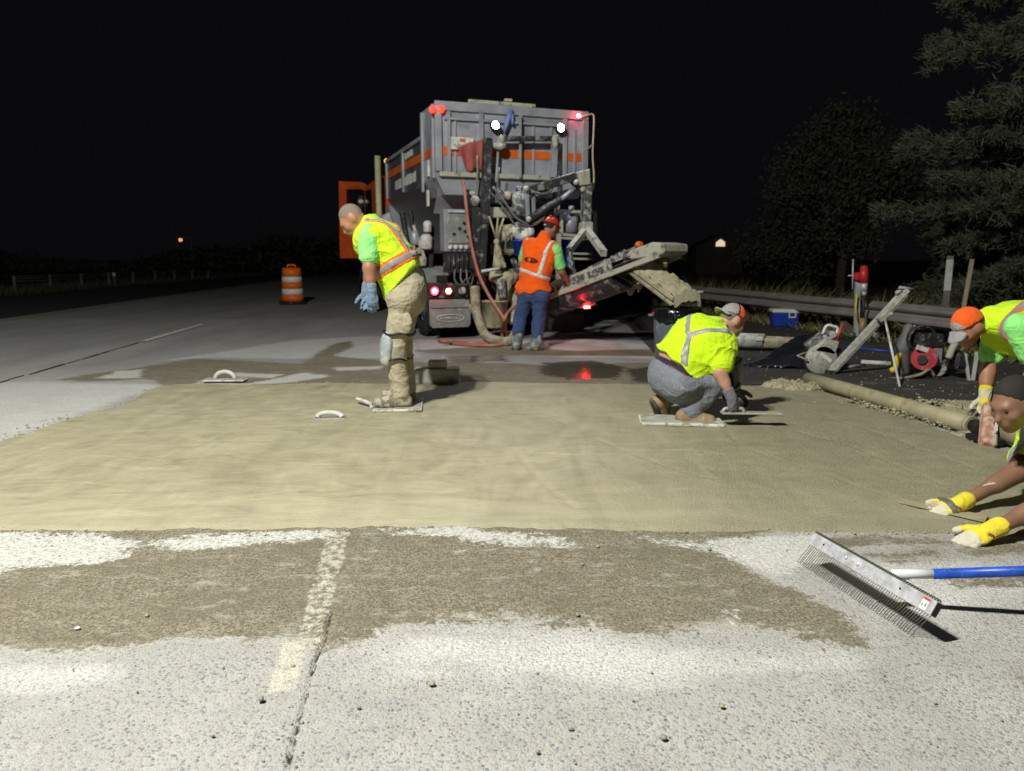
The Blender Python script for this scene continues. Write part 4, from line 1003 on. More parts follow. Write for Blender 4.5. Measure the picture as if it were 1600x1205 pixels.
M['hi_shirt'] = cloth('hi_vis_shirt', (0.54, 0.80, 0.012)); M['hi_orange'] = cloth('hi_vis_orange', (0.90, 0.115, 0.005)); M['tape'] = mat('reflective_tape', (0.27, 0.265, 0.275), 0.4, var=0.15, vs=20, spec=0.6)
M['tape_bright'] = mat('bright_reflective_tape', (0.62, 0.64, 0.68), 0.35, var=0.3, vs=26, spec=0.6); M['tape_edge'] = cloth('orange_tape_edge', (0.85, 0.16, 0.02))
M['khaki'] = cloth('khaki_canvas', (0.39, 0.35, 0.25), wr=1.0, dirt=0.3, dirtcol=(0.42, 0.40, 0.32)); M['denim'] = cloth('blue_work_denim', (0.045, 0.075, 0.185), dirt=0.12, dirtcol=(0.2, 0.22, 0.26)); M['grey_denim'] = cloth('washed_grey_denim', (0.180, 0.197, 0.235), wr=1.0, dirt=0.3, dirtcol=(0.36, 0.37, 0.37), ds=6)
M['black_cloth'] = cloth('black_cloth', (0.012, 0.012, 0.014)); M['purple'] = cloth('dark_purple_cotton', (0.035, 0.018, 0.045)); M['maroon'] = cloth('maroon_cotton', (0.09, 0.025, 0.035))
M['skin_fair'] = mat('skin_fair', (0.50, 0.27, 0.19), 0.5, var=0.14, vs=9, spec=0.35, bump=0.001); M['skin_tan'] = mat('skin_tan', (0.34, 0.165, 0.10), 0.5, var=0.14, vs=9, spec=0.35, bump=0.001)
M['skin_brown'] = mat('skin_brown', (0.235, 0.125, 0.080), 0.48, var=0.14, vs=9, spec=0.4, bump=0.001)
M['hair_grey'] = mat('cropped_grey_hair', (0.19, 0.148, 0.115), 0.9, bump=0.006, bs=260); M['hair_black'] = mat('cropped_black_hair', (0.022, 0.018, 0.017), 0.8, bump=0.006, bs=260)
M['glove_blue'] = cloth('blue_grey_glove', (0.17, 0.25, 0.36), dirt=0.3, dirtcol=(0.4, 0.42, 0.42)); M['glove_grey'] = cloth('grey_knit_glove', (0.165, 0.165, 0.185), dirt=0.3); M['glove_yellow'] = cloth('yellow_work_glove', (0.72, 0.58, 0.035), dirt=0.25, dirtcol=(0.62, 0.58, 0.42))
M['glove_palm'] = cloth('cement_dusted_glove_palm', (0.56, 0.53, 0.42)); M['boot_tan'] = mat('tan_leather_boot', (0.27, 0.185, 0.095), 0.7, dirt=0.35, dirtcol=(0.40, 0.37, 0.27), bump=0.003, bs=60)
M['boot_caked'] = mat('cement_caked_boot', (0.17, 0.15, 0.11), 0.8, dirt=0.6, dirtcol=(0.42, 0.39, 0.29), ds=22, bump=0.006, bs=60); M['boot_black'] = mat('dusty_black_boot', (0.03, 0.03, 0.032), 0.6, dirt=0.3, dirtcol=(0.16, 0.15, 0.12), bump=0.003)
M['boot_rubber'] = mat('grey_rubber_boot', (0.13, 0.15, 0.165), 0.55, dirt=0.5, dirtcol=(0.36, 0.37, 0.33), bump=0.002); M['sole'] = mat('boot_sole', (0.05, 0.045, 0.035), 0.85, dirt=0.5, dirtcol=(0.30, 0.24, 0.15))
M['pad'] = mat('knee_pad_shell', (0.32, 0.36, 0.40), 0.55, dirt=0.45, dirtcol=(0.48, 0.48, 0.42)); M['cap_grey'] = cloth('grey_cap', (0.30, 0.30, 0.31)); M['cap_orange'] = cloth('orange_cap', (0.88, 0.12, 0.015)); M['hat_red'] = mat('red_hard_hat', (0.55, 0.025, 0.02), 0.35, var=0.15, dirt=0.15)
M['brim'] = cloth('pale_cap_brim', (0.40, 0.40, 0.30)); M['belt'] = mat('brown_leather_belt', (0.14, 0.065, 0.03), 0.6); M['eye'] = mat('eye', (0.03, 0.02, 0.015), 0.2); M['logo'] = cloth('dark_printed_logo', (0.10, 0.025, 0.01))

V3 = Vector
def Cp(a, b, r0, r1=None): return ('c', tuple(a), tuple(b), r0, r0 if r1 is None else r1)
def frame(f, u):
    f = V3(f).normalized(); u = V3(u); u = (u - f*u.dot(f)).normalized(); r = f.cross(u)
    return r, f, u
def El(c, ax, rad): return ('e', tuple(c), [tuple(a) for a in ax], rad)
def head_prims(c, f, u, s=1.0):
    r, f, u = frame(f, u); A = (r, f, u); c = V3(c)
    P = lambda x, y, z: c + r*x*s + f*y*s + u*z*s
    L = [El(P(0, -.012, .022), A, (.077*s, .096*s, .095*s)), El(P(0, .035, -.045), A, (.060*s, .064*s, .078*s)), El(P(0, .072, -.100), A, (.030*s, .026*s, .024*s)),
         Cp(P(0, .094, .004), P(0, .120, -.030), .009*s, .014*s), El(P(0, .082, .026), A, (.052*s, .020*s, .015*s)), El(P(0, .096, -.064), A, (.026*s, .016*s, .013*s))]
    for k in (-1, 1):
        L += [El(P(k*.080, -.008, -.008), A, (.012*s, .026*s, .035*s)), El(P(k*.045, .068, -.025), A, (.024*s, .026*s, .024*s))]
    return L, P, A
def hand_prims(w, d, nrm, thumb, curl=0.35, inf=0.0, spread=0.75, fingers=(1, 1, 1, 1)):
    """w wrist, d pointing to the knuckles, nrm out of the back of the hand, thumb side"""
    w = V3(w); d = V3(d).normalized(); n = V3(nrm); n = (n - d*n.dot(d)).normalized(); s = d.cross(n)
    if s.dot(V3(thumb)) < 0: s = -s
    L = [El(w + d*.052, (s, d, n), (.043+inf, .056+inf, .019+inf)), Cp(w - d*.012, w + d*.035, .030+inf, .029+inf)]
    for i, (o, ln) in enumerate(((.031, .92), (.010, 1.0), (-.011, .93), (-.030, .75))):
        p = w + d*(.094 - .008*abs(i-1)) + s*o; dd = (d + s*o*spread*6).normalized(); a = curl*fingers[i]
        for seg, r0, r1 in ((.044, .0098, .0090), (.028, .0090, .0082), (.022, .0082, .0070)):
            R = Matrix.Rotation(a, 3, dd.cross(n)); nd = R @ dd
            if nd.dot(n) > dd.dot(n): nd = Matrix.Rotation(-a, 3, dd.cross(n)) @ dd
            q_ = p + nd*seg*ln; L.append(('c', tuple(p), tuple(q_), r0+inf*.6, r1+inf*.6, .004)); p, dd = q_, nd
    p = w + d*.025 + s*.030; dd = (d*.62 + s*.72 - n*.25).normalized()
    for seg, r0 in ((.042, .0125), (.030, .0105), (.022, .009)):
        q_ = p + dd*seg; L.append(('c', tuple(p), tuple(q_), r0+inf, r0*.9+inf, .008)); p = q_; dd = (dd + d*.35 - n*curl*.35).normalized()
    return L
class Man:
    def __init__(self, name, label, base, J, skin, bulk=1.0, group=None):
        self.base = V3(base); self.J = {k: V3(v) - self.base for k, v in J.items()}; self.b = bulk
        self.root = thing(name, label, 'person', self.base, 0, group); self.skin = skin
        J = self.J; self.up = (J['chest'] - J['pelvis']).normalized(); sd = (J['shL'] - J['shR']); self.side = (sd - self.up*sd.dot(self.up)).normalized()
        self.front = self.side.cross(self.up)
        self.hands = {}
    def torso(self, inf=0.0):
        J, b, s = self.J, self.b, self.side; L = [Cp(J['hpL'], J['hpR'], (.098+inf)*1)]
        for k in (-1, 1):
            L += [Cp(J['pelvis']+s*k*.055, J['waist']+s*k*.055, .112*b+inf, .108*b+inf), Cp(J['waist']+s*k*.05, J['chest']+s*k*.085, .110*b+inf, .112*b+inf)]
        L += [Cp(J['shL'].lerp(J['chest'], .12), J['chest'], .068+inf, .10*b+inf), Cp(J['shR'].lerp(J['chest'], .12), J['chest'], .068+inf, .10*b+inf), Cp(J['chest'], J['neck'], .105*b+inf, .065+inf)]
        return L
    def arm(self, k, inf=0.0, part=1.0):
        J = self.J; a, e, w = J['sh'+k], J['el'+k], J['wr'+k]
        L = [Cp(a, a.lerp(e, min(1, part)), .058+inf, .058+inf-(.013*min(1, part)))]
        if part > 1: L += [Cp(e, w, .044+inf, .029+inf), Cp(e, e.lerp(w, .4), .046+inf, .042+inf)]
        return L
    def leg(self, k, inf=0.0):
        J = self.J; h, n, a = J['hp'+k], J['kn'+k], J['an'+k]
        return [Cp(h, n, .086+inf, .060+inf), Cp(n, a, .056+inf, .042+inf), Cp(n.lerp(a, .12), n.lerp(a, .55), .056+inf, .050+inf)]
    def foot(self, k, inf=0.0):
        J = self.J; a, t, h = J['an'+k], J['toe'+k], J['heel'+k]
        return [Cp(a, h, .043+inf, .040+inf), Cp(h, t, .042+inf, .036+inf), Cp(a, h.lerp(t, .6), .042+inf, .038+inf)]
    def body(self, head_f, head_u, h=0.012, hs=1.0):
        J = self.J; hp, self.HP, self.HA = head_prims(J['head'], head_f, head_u, hs)
        L = self.torso() + [Cp(J['neck'], J['head'] + self.HA[2]*-.03 - self.HA[1]*.02, .062, .056)] + hp
        for k in 'LR': L += self.arm(k, 0, 2) + self.leg(k) + self.foot(k)
        for k, a in self.hands.items(): L += hand_prims(J['wr'+k], *a)
        o = Vol(L, h, .03).mesh('body', self.skin, self.root)
        for s in (-1, 1):
            x = MB(); x.ball(self.HP(s*.032, .086, .004), .0125, 10); x.build('eye', M['eye'], self.root)
        return o
    def part(self, name, m, prims, h=0.011, k=.035, fold=0.0, fs=9, stretch=(1, 1, 1), clip=None, seed=0.0, smooth=2):
        v = Vol(prims, h, k)
        if fold: v.fold(fold, fs, stretch, seed)
        if clip is not None: v.F = np.maximum(v.F, clip(v.grid()))
        v.mesh(name, m, self.root, smooth=smooth); return v
    def band(self, v, name, m, slab, off, clip=None):
        F = np.maximum(v.F - off, slab(v.grid()))
        return v.mesh(name, m, self.root, F, smooth=1)
    def dot(self, P, o, a): return (P - np.array(o, dtype=np.float32)) @ np.array(a, dtype=np.float32)
    def glove(self, k, m, inf=.0075, h=.0065, cuff=None, clip=None, name='glove'):
        J = self.J; L = hand_prims(J['wr'+k], *self.hands[k][:4], inf)
        d = (J['el'+k] - J['wr'+k]).normalized(); L.append(Cp(J['wr'+k], J['wr'+k] + d*.055, .040, .043))
        v = Vol(L, h, .008); v.mesh(name, m, self.root, smooth=1); return v
    def boot(self, k, m, inf=.014, shaft=.12, sole=True, caked=0.0):
        J = self.J; a, t, hl = J['an'+k], J['toe'+k], J['heel'+k]; up = (J['kn'+k] - a).normalized()
        L = self.foot(k, inf) + [Cp(a, a + up*shaft, .050+inf, .056+inf)]
        v = Vol(L, .009, .03)
        if caked: v.fold(caked, 22)
        f = (t - hl).normalized(); sd = f.cross(up).normalized(); n = sd.cross(f).normalized()
        if n.dot(up) < 0: n = -n
        z0 = -.040 - inf*.4
        bo = v.mesh('boot', m, self.root, np.maximum(v.F, z0 - self.dot(v.grid(), hl, n)))
        if sole:
            v2 = Vol([Cp(hl + n*(z0+.012), t + n*(z0+.012), .046+inf, .043+inf)], .009, .02); g = self.dot(v2.grid(), hl, n)
            F2 = np.maximum(np.maximum(v2.F, g - z0 - .012), z0 - .018 - g); v2.mesh('sole', M['sole'], bo, F2)
        return bo
    def pad(self, k, m, front, strap=True):
        J = self.J; n = J['kn'+k]; f = V3(front).normalized(); u = (J['hp'+k] - J['an'+k]).normalized(); u = (u - f*u.dot(f)).normalized(); s = f.cross(u)
        c = n + f*.080
        v = Vol([El(c, (s, f, u), (.080, .050, .125)), El(c - u*.10 - f*.004, (s, f, u), (.066, .045, .07))], .009, .03); o = v.mesh('knee_pad', m, self.root)
        if strap:
            for t in (.14, -.12):
                x = MB(); cc = n + u*t*.8; R = .108 if t > 0 else .098
                x.tube([cc + (f*math.cos(a) + s*math.sin(a))*R + u*.012*math.sin(3*a) for a in [2*math.pi*i/20 for i in range(21)]], .009, 6, cap=False); x.build('strap', M['black'], o)
        return o
def shell_cap(man, name, m, h=.007, inf=.010, front_cut=-.02, low=.02, rear_low=-.02):
    """crown of a cap over the skull"""
    P, A = man.HP, man.HA; c = P(0, -.012, .022)
    v = Vol([El(c, A, (.077+inf, .096+inf, .095+inf)), El(c + A[2]*.02, A, (.074+inf, .09+inf, .088+inf))], h, .02)
    g = v.grid(); z = man.dot(g, c, A[2]); y = man.dot(g, c, A[1])
    F = np.maximum(v.F, (low + np.where(y < 0, y*.15, 0)) - z)
    return v, F, v.mesh(name, m, man.root, F)
def visor(man, name, m, f, base, ln=.085, w=.085, drop=.3, par=None):
    r, ff, u = man.HA[0], V3(f).normalized(), man.HA[2]; s = ff.cross(u).normalized(); x = MB(); rows = []
    for i in range(5):
        t = i/4; row = []
        for j in range(11):
            a = -1 + 2*j/10; y = math.sqrt(max(0, 1-a*a*.92))
            row.append(V3(base) + s*a*w*(1-.12*t) + ff*(ln*t*y + .01*y) - u*(drop*.05*t + .022*a*a))
        rows.append(row)
    V = [p for rr_ in rows for p in rr_]; n = len(V)
    F = [(i*11+j, i*11+j+1, (i+1)*11+j+1, (i+1)*11+j) for i in range(4) for j in range(10)]
    x.add(V, F, True); o = x.build(name, m, par or man.root); sm = o.modifiers.new('thick', 'SOLIDIFY'); sm.thickness = .005; return o

# ---- the man standing bent over in a yellow vest, on a kneeling board
Y = 6.08
J = dict(head=at(550, 343, Y), neck=at(577, 354, Y+.02), shL=at(575, 369, Y-.19), shR=at(588, 362, Y+.22), chest=at(592, 378, Y+.02), waist=at(620, 415, Y+.02), pelvis=at(635, 450, Y+.02),
         elL=at(577, 419, Y-.24), wrL=at(581, 458, Y-.25), elR=at(578, 418, Y+.30), wrR=at(572, 455, Y+.30), hpL=at(630, 465, Y-.09), hpR=at(638, 462, Y+.14), knL=at(618, 542, Y-.10), anL=at(626, 616, Y-.08),
         knR=at(628, 538, Y+.18), anR=at(634, 606, Y+.20))
J['heelL'] = V3((J['anL'].x+.035, J['anL'].y, .085)); J['toeL'] = V3((J['anL'].x-.17, J['anL'].y-.03, .080)); J['heelR'] = V3((J['anR'].x+.03, J['anR'].y, .085)); J['toeR'] = V3((J['anR'].x-.17, J['anR'].y+.04, .08))
m1 = Man('person', 'man bent over in a yellow vest, khaki trousers and knee pads on a board', gnd(622, 637), J, M['skin_tan'], 1.30)
m1.hands = {'L': ((.05, 0, -1), (.1, -1, 0), (-1, -.1, 0), .45), 'R': ((.05, 0, -1), (.1, 1, 0), (-1, .1, 0), .45)}
m1.body((-.66, -.16, -.74), (-.74, -.06, .66))
P_ = m1.HP
m1.part('hair', M['hair_grey'], [El(P_(0, -.016, .026), m1.HA, (.080, .096, .097))], .008, clip=lambda g: np.maximum(m1.dot(g, P_(0, .045, .045), m1.HA[1])*.8 - m1.dot(g, P_(0, .045, .045), m1.HA[2])*.6, -m1.dot(g, P_(0, 0, -.045), m1.HA[2])))
v = m1.part('tee_shirt', M['mint'], m1.torso(.012) + m1.arm('L', .028, .62) + m1.arm('R', .028, .62), fold=.006, clip=lambda g: -.17 - m1.dot(g, m1.J['waist'], m1.up))
hem = lambda g: -.135 - m1.dot(g, m1.J['waist'], m1.up) - .30*m1.dot(g, m1.J['waist'], m1.front)
vv = m1.torso(.034); a_, b_ = m1.J['chest'], m1.J['waist']
vv += [Cp(a_ + m1.front*.07, b_ + m1.front*.10 - m1.up*.14, .10, .06)]
v = m1.part('vest', M['hi_yellow'], vv, fold=.014, fs=7, stretch=(1, 1, .6), clip=hem)
def strap_slab(man, off, w, t0, back=True):
    return lambda g: np.maximum(np.maximum(np.abs(np.abs(man.dot(g, man.J['waist'], man.side)) - off) - w/2, t0 - man.dot(g, man.J['waist'], man.up)), 0 if not back else -9)
wb = m1.J['waist']
for nm, mt, w, off in (('tape_border', 'tape_edge', .105, .003), ('reflective_tape', 'tape', .058, .006)):
    m1.band(v, nm, M[mt], lambda g: np.maximum(np.abs(m1.dot(g, wb, m1.up)-.01) - w/2, hem(g)), off)
for nm, mt, w, off in (('tape_border', 'tape_edge', .082, .003), ('reflective_tape', 'tape', .050, .006)):
  for sg in (-1, 1):
    m1.band(v, nm, M[mt], lambda g: np.maximum(np.maximum(np.abs(m1.dot(g, wb, m1.side)*sg - .125) - w/2, .03 - m1.dot(g, wb, m1.up)), m1.dot(g, wb, m1.front) - .03), off)
m1.band(v, 'lime_back_panel', M['hi_lime'], lambda g: np.maximum(np.maximum(np.abs(m1.dot(g, wb, m1.side)) - .08, .05 - m1.dot(g, wb, m1.up)), m1.dot(g, wb, m1.front)), .003)
tp = m1.torso(.016)[:4] + m1.leg('L', .022) + m1.leg('R', .022) + [Cp(m1.J['hpL'], m1.J['hpR'], .135), Cp(m1.J['anL'] + V3((0, 0, .1)), m1.J['anL'] - V3((0, 0, .01)), .068, .076), Cp(m1.J['anR'] + V3((0, 0, .1)), m1.J['anR'] - V3((0, 0, .01)), .078, .086), Cp(m1.J['pelvis'], m1.J['pelvis'] - V3((-.02, 0, .1)), .14)]
m1.part('trousers', M['khaki'], tp, fold=.008, fs=6, stretch=(1, 1, 1.2), clip=lambda g: np.maximum(.03 - g[..., 2] - float(m1.base.z) + .05, m1.dot(g, m1.J['waist'], m1.up) + .035))
m1.part('pocket', M['khaki'], [El(m1.J['hpL'].lerp(m1.J['knL'], .5) + V3((.03, -.078, 0)), ((1, 0, 0), (0, 1, 0), (0, 0, 1)), (.085, .034, .12))], .008, fold=.004, clip=lambda g: np.abs(g[..., 2] - float((m1.J['hpL'].lerp(m1.J['knL'], .5)).z)) - .085)
m1.pad('L', M['pad'], (-.85, -.55, .1)); m1.pad('R', M['pad'], (-1, .1, .1))
for k in 'LR': m1.boot(k, M['boot_caked'], .014, .10, caked=.003)
m1.glove('L', M['glove_blue'], .0055); m1.glove('R', M['glove_blue'], .0055)

# ---- the man in the orange vest at the truck's controls
Y = 10.28
J = dict(head=at(861, 357, Y+.02), neck=at(850, 372, Y), shL=at(826, 382, Y+.05), shR=at(868, 389, Y-.12), chest=at(845, 394, Y), waist=at(837, 426, Y), pelvis=at(833, 452, Y), elL=at(815, 412, Y+.25), wrL=at(838, 428, Y+.45),
         elR=at(877, 424, Y-.02), wrR=at(889, 444, Y+.22), hpL=at(822, 458, Y+.02), hpR=at(845, 461, Y-.04), knL=at(812, 500, Y+.10), anL=at(808, 532, Y+.06), knR=at(842, 501, Y+.04), anR=at(838, 535, Y-.06))
for k, dx, dy in (('L', -.01, .19), ('R', .12, .13)):
    a = J['an'+k]; J['heel'+k] = V3((a.x-dx*.2, a.y-.04, .058)); J['toe'+k] = V3((a.x+dx, a.y+dy*.8, .052))
J['toeL'] = V3((J['anL'].x-.01, J['anL'].y-.14, .052)); J['heelL'] = V3((J['anL'].x, J['anL'].y+.05, .058))
m2 = Man('person', 'man with red hard hat and orange vest standing behind the mixer truck', gnd(822, 545), J, M['skin_tan'], 1.12)
m2.hands = {'R': ((.5, .7, -.3), (.6, -.6, .5), (-.4, .2, .8), .5), 'L': ((.5, .7, -.2), (-.6, -.5, .5), (.3, 0, .8), .5)}
m2.body((.62, .70, -.38), (.3, .15, .94), .014)
P_ = m2.HP
m2.part('hair', M['hair_black'], [El(P_(0, -.016, .02), m2.HA, (.080, .098, .094))], .010, clip=lambda g: np.maximum(m2.dot(g, P_(0, .02, .0), m2.HA[1]), -m2.dot(g, P_(0, 0, -.03), m2.HA[2])))
c = P_(0, -.012, .04); vh = Vol([El(c, m2.HA, (.105, .125, .105))], .009, .02); hat = vh.mesh('hard_hat', M['hat_red'], m2.root, np.maximum(vh.F, -m2.dot(vh.grid(), c, m2.HA[2]) + .005))
vh = Vol([El(c + m2.HA[2]*.012, m2.HA, (.125, .150, .02))], .008, .01); vh.mesh('hat_brim', M['hat_red'], hat)
vh = Vol([Cp(c + m2.HA[2]*.10 - m2.HA[1]*.08, c + m2.HA[2]*.105 + m2.HA[1]*.07, .018, .018)], .008, .01); vh.mesh('hat_ridge', M['hat_red'], hat)
x = MB(); x.ball(c - m2.HA[1]*.105 + m2.HA[2]*.055, (.03, .018, .02), 8); x.build('hat_badge', M['yellow'], hat); x = MB(); x.ball(c - m2.HA[1]*.09 - m2.HA[2]*.035 - m2.HA[0]*.03, (.02, .02, .012), 8); x.build('hat_buckle', M['tape_bright'], hat)
m2.part('tee_shirt', M['mint'], m2.torso(.010) + m2.arm('L', .026, .75) + m2.arm('R', .030, .75), .014, fold=.006, clip=lambda g: -.05 - m2.dot(g, m2.J['waist'], m2.up))
wb2 = m2.J['waist']; hem2 = lambda g: -.30 - m2.dot(g, wb2, m2.up) - .38*m2.dot(g, wb2, m2.side) + .02*np.sin(m2.dot(g, wb2, m2.side)*30)
v = m2.part('vest', M['hi_orange'], m2.torso(.034) + [Cp(m2.J['pelvis'] + m2.side*.10, m2.J['waist'] + m2.side*.1 - m2.up*.25, .14, .14), Cp(m2.J['pelvis'] - m2.side*.10, m2.J['waist'] - m2.side*.1 - m2.up*.25, .14, .14)], .012, fold=.016, fs=7, clip=hem2)
m2.band(v, 'reflective_tape', M['tape_bright'], lambda g: np.abs(m2.dot(g, wb2, m2.up) + .02 + .12*m2.dot(g, wb2, m2.side)*-1) - .026, .005)
m2.band(v, 'reflective_tape', M['tape_bright'], lambda g: np.maximum(np.maximum(np.abs(m2.dot(g, wb2, m2.side) + .115 + .10*m2.dot(g, wb2, m2.up)) - .026, -.02 - m2.dot(g, wb2, m2.up)), m2.dot(g, wb2, m2.front) - .02), .005)
def ring(g, man, ctr, a, b, w):
    x_ = man.dot(g, ctr, man.side)/a; z_ = man.dot(g, ctr, man.up)/b; r_ = np.sqrt(x_*x_+z_*z_); return np.maximum((np.abs(r_-1) - w)*b, man.dot(g, ctr, man.front))
ct = wb2 + m2.up*.15 + m2.side*.045 - m2.front*.05
m2.band(v, 'vest_logo', M['logo'], lambda g: np.minimum(ring(g, m2, ct, .085, .030, .42), np.maximum(np.maximum(np.abs(m2.dot(g, ct, m2.up)) - .010, np.abs(m2.dot(g, ct, m2.side)) - .1), m2.dot(g, ct, m2.front))), .004)
tp = m2.torso(.0)[:2] + m2.leg('L', .026) + m2.leg('R', .026) + [Cp(m2.J['hpL'], m2.J['hpR'], .13)]
m2.part('trousers', M['denim'], tp, .013, fold=.013, fs=8, stretch=(1, 1, .8), clip=lambda g: .12 - g[..., 2])
for k in 'LR': m2.boot(k, M['boot_rubber'], .022, .17)

# ---- the man crouching on a board in a yellow shirt
Y = 5.55
J = dict(head=at(1143, 502, Y+.18), neck=at(1114, 514, Y+.14), shR=at(1129, 538, Y-.03), shL=at(1066, 522, Y+.24), chest=at(1098, 532, Y+.08), waist=at(1066, 562, Y+.05), pelvis=at(1056, 590, Y+.05), elR=at(1125, 582, Y-.15), wrR=at(1143, 622, Y-.18),
         elL=at(1130, 570, Y+.42), wrL=at(1150, 610, Y+.45), hpR=at(1067, 598, Y-.08), hpL=at(1044, 592, Y+.16), knR=at(1120, 598, Y-.04), anR=at(1080, 640, Y-.06), knL=at(1136, 582, Y+.30), anL=at(1040, 622, Y+.18))
J['heelR'] = at(1068, 652, Y-.07); J['toeR'] = at(1108, 658, Y-.10); J['heelL'] = at(1030, 628, Y+.16); J['toeL'] = at(1038, 648, Y+.22)
m3 = Man('person', 'man crouching in a bright yellow shirt and grey jeans, swinging a float', gnd(1075, 665), J, M['skin_fair'], 1.22)
m3.hands = {'R': ((.35, .05, -.9), (.3, -.9, .2), (.9, .3, .2), .75), 'L': ((.5, .2, -.8), (.2, .9, .1), (.8, 0, .3), .6)}
m3.body((.80, .30, -.52), (.35, .2, .92))
P_ = m3.HP; j = m3.J
m3.part('hair', M['hair_grey'], [El(P_(0, -.016, .02), m3.HA, (.080, .098, .092))], .009, clip=lambda g: np.maximum(m3.dot(g, P_(0, .02, .0), m3.HA[1]), -m3.dot(g, P_(0, 0, -.05), m3.HA[2])))
vc, F, cap = shell_cap(m3, 'cap', M['cap_grey'])
g = vc.grid(); vc.mesh('cap_front', M['cap_orange'], cap, np.maximum(F - .003, -.012 - m3.dot(g, P_(0, -.012, .022), m3.HA[1])))
vc.mesh('cap_seam', M['black_cloth'], cap, np.maximum(F - .005, np.abs(m3.dot(g, P_(0, -.030, .022), m3.HA[1])) - .008))
visor(m3, 'cap_brim', M['brim'], -m3.HA[1], P_(0, -.085, .038), .085, .078, .3, cap)
vs = m3.torso(.034) + m3.arm('R', .038, .72) + m3.arm('L', .036, .72) + [Cp(j['waist'] + m3.side*.07, j['chest'] + m3.side*.07, .145, .14), Cp(j['waist'] - m3.side*.07, j['chest'] - m3.side*.07, .145, .14)]
hem3 = lambda g: -.050 - m3.dot(g, j['waist'], m3.up) + .12*m3.dot(g, j['waist'], m3.side) + .008*np.sin(40*m3.dot(g, j['waist'], m3.side))
v = m3.part('shirt', M['hi_shirt'], vs, .010, fold=.016, fs=8, stretch=(.8, .8, 1), clip=hem3)
w3 = j['waist']; back = lambda g: m3.dot(g, w3, m3.front) + .0
def yoke(g):
    s_ = m3.dot(g, j['chest'], m3.side); t_ = m3.dot(g, j['chest'], m3.up)
    arm1 = np.abs(np.abs(s_) - (.02 + .95*np.maximum(t_ + .03, 0))) - .030; arm1 = np.where(t_ > -.05, arm1, 9)
    low = np.where(t_ <= -.03, np.abs(s_ - (t_ + .03)*.55) - .030, 9)
    return np.maximum(np.minimum(arm1, low), np.maximum(back(g) - .02, -t_ - .26))
m3.band(v, 'reflective_tape', M['tape'], yoke, .005)
tp = m3.leg('R', .029) + m3.leg('L', .024) + [Cp(j['hpL'], j['hpR'], .142), Cp(j['pelvis'] + m3.side*.055, j['pelvis'] + m3.side*.055 + m3.up*.06, .176, .178), Cp(j['pelvis'] - m3.side*.055, j['pelvis'] - m3.side*.055 + m3.up*.06, .176, .178), Cp(j['anR'] + V3((.02, 0, .06)), j['anR'] - V3((0, 0, .01)), .075, .082)]
m3.part('jeans', M['grey_denim'], tp, .010, fold=.007, fs=7, clip=lambda g: np.minimum(m3.dot(g, j['pelvis'], m3.up) - .030, .255 - np.linalg.norm(g - np.array(j['pelvis'], dtype=np.float32), axis=-1)))
m3.part('underwear_band', M['purple'], [Cp(j['pelvis'] + m3.side*k_*.055 - m3.up*.02, j['pelvis'] + m3.side*k_*.055 + m3.up*.12, .172, .166) for k_ in (-1, 1)], .010, clip=lambda g: np.maximum(m3.dot(g, j['pelvis'], m3.up) - .080, .0 - m3.dot(g, j['pelvis'], m3.up)))
m3.part('belt', M['belt'], [Cp(j['pelvis'] - m3.side*.05 + m3.up*.02, j['pelvis'] - m3.side*.10 + m3.up*.015, .182, .172)], .010, clip=lambda g: np.abs(m3.dot(g, j['pelvis'], m3.up) - .025) - .018)
m3.pad('R', M['black_cloth'], (.9, .3, .2), False); m3.pad('L', M['pad'], (.95, .3, .15))
m3.boot('R', M['boot_tan'], .016, .09); m3.boot('L', M['boot_tan'], .014, .09); m3.glove('R', M['glove_grey'], .009); m3.glove('L', M['glove_grey'], .007)

# ---- the man in the orange cap leaning in from the right, working the roller screed
Y = 5.1
J = dict(head=at(1513, 512, Y+.0), neck=at(1548, 502, Y+.02), shL=at(1592, 512, Y-.22), shR=at(1556, 528, Y+.20), chest=at(1588, 508, Y+.02), waist=at(1640, 516, Y+.05), pelvis=at(1690, 545, Y+.06), elR=at(1543, 582, Y+.12), wrR=at(1539, 620, Y+.06),
         elL=at(1622, 570, Y-.25), wrL=at(1590, 622, Y-.2), hpR=at(1692, 560, Y+.18), hpL=at(1695, 560, Y-.08), knR=at(1592, 608, Y+.26), anR=at(1528, 664, Y+.12), knL=at(1690, 650, Y-.1), anL=at(1720, 735, Y-.05))
J['heelR'] = at(1530, 681, Y+.12); J['toeR'] = at(1495, 688, Y+.04); J['heelL'] = V3((J['anL'].x+.05, J['anL'].y, .06)); J['toeL'] = V3((J['anL'].x-.16, J['anL'].y-.03, .05))
m4 = Man('person', 'man in an orange cap and yellow vest leaning over the roller screed', V3((J['anL'].x, J['anL'].y, 0)), J, M['skin_tan'], 1.15)
m4.hands = {'R': ((-.1, -.1, -1), (.3, .9, .2), (-.9, .2, .1), .9), 'L': ((-.4, 0, -.9), (.2, -.9, .1), (-.8, 0, .2), .7)}
m4.body((-.80, -.22, -.55), (-.42, -.05, .90), .011)
P_ = m4.HP; j4 = m4.J
m4.part('hair', M['hair_black'], [El(P_(0, -.016, .02), m4.HA, (.080, .098, .094))], .009, clip=lambda g: np.maximum(m4.dot(g, P_(0, .02, .0), m4.HA[1]), -m4.dot(g, P_(0, 0, -.04), m4.HA[2])))
vc, F, cap = shell_cap(m4, 'cap', M['cap_orange'], inf=.014)
g = vc.grid(); vc.mesh('cap_front', M['cap_grey'], cap, np.maximum(F - .003, .075 - m4.dot(g, P_(0, -.012, .022), m4.HA[1]) + .2*m4.dot(g, P_(0, -.012, .022), m4.HA[2])))
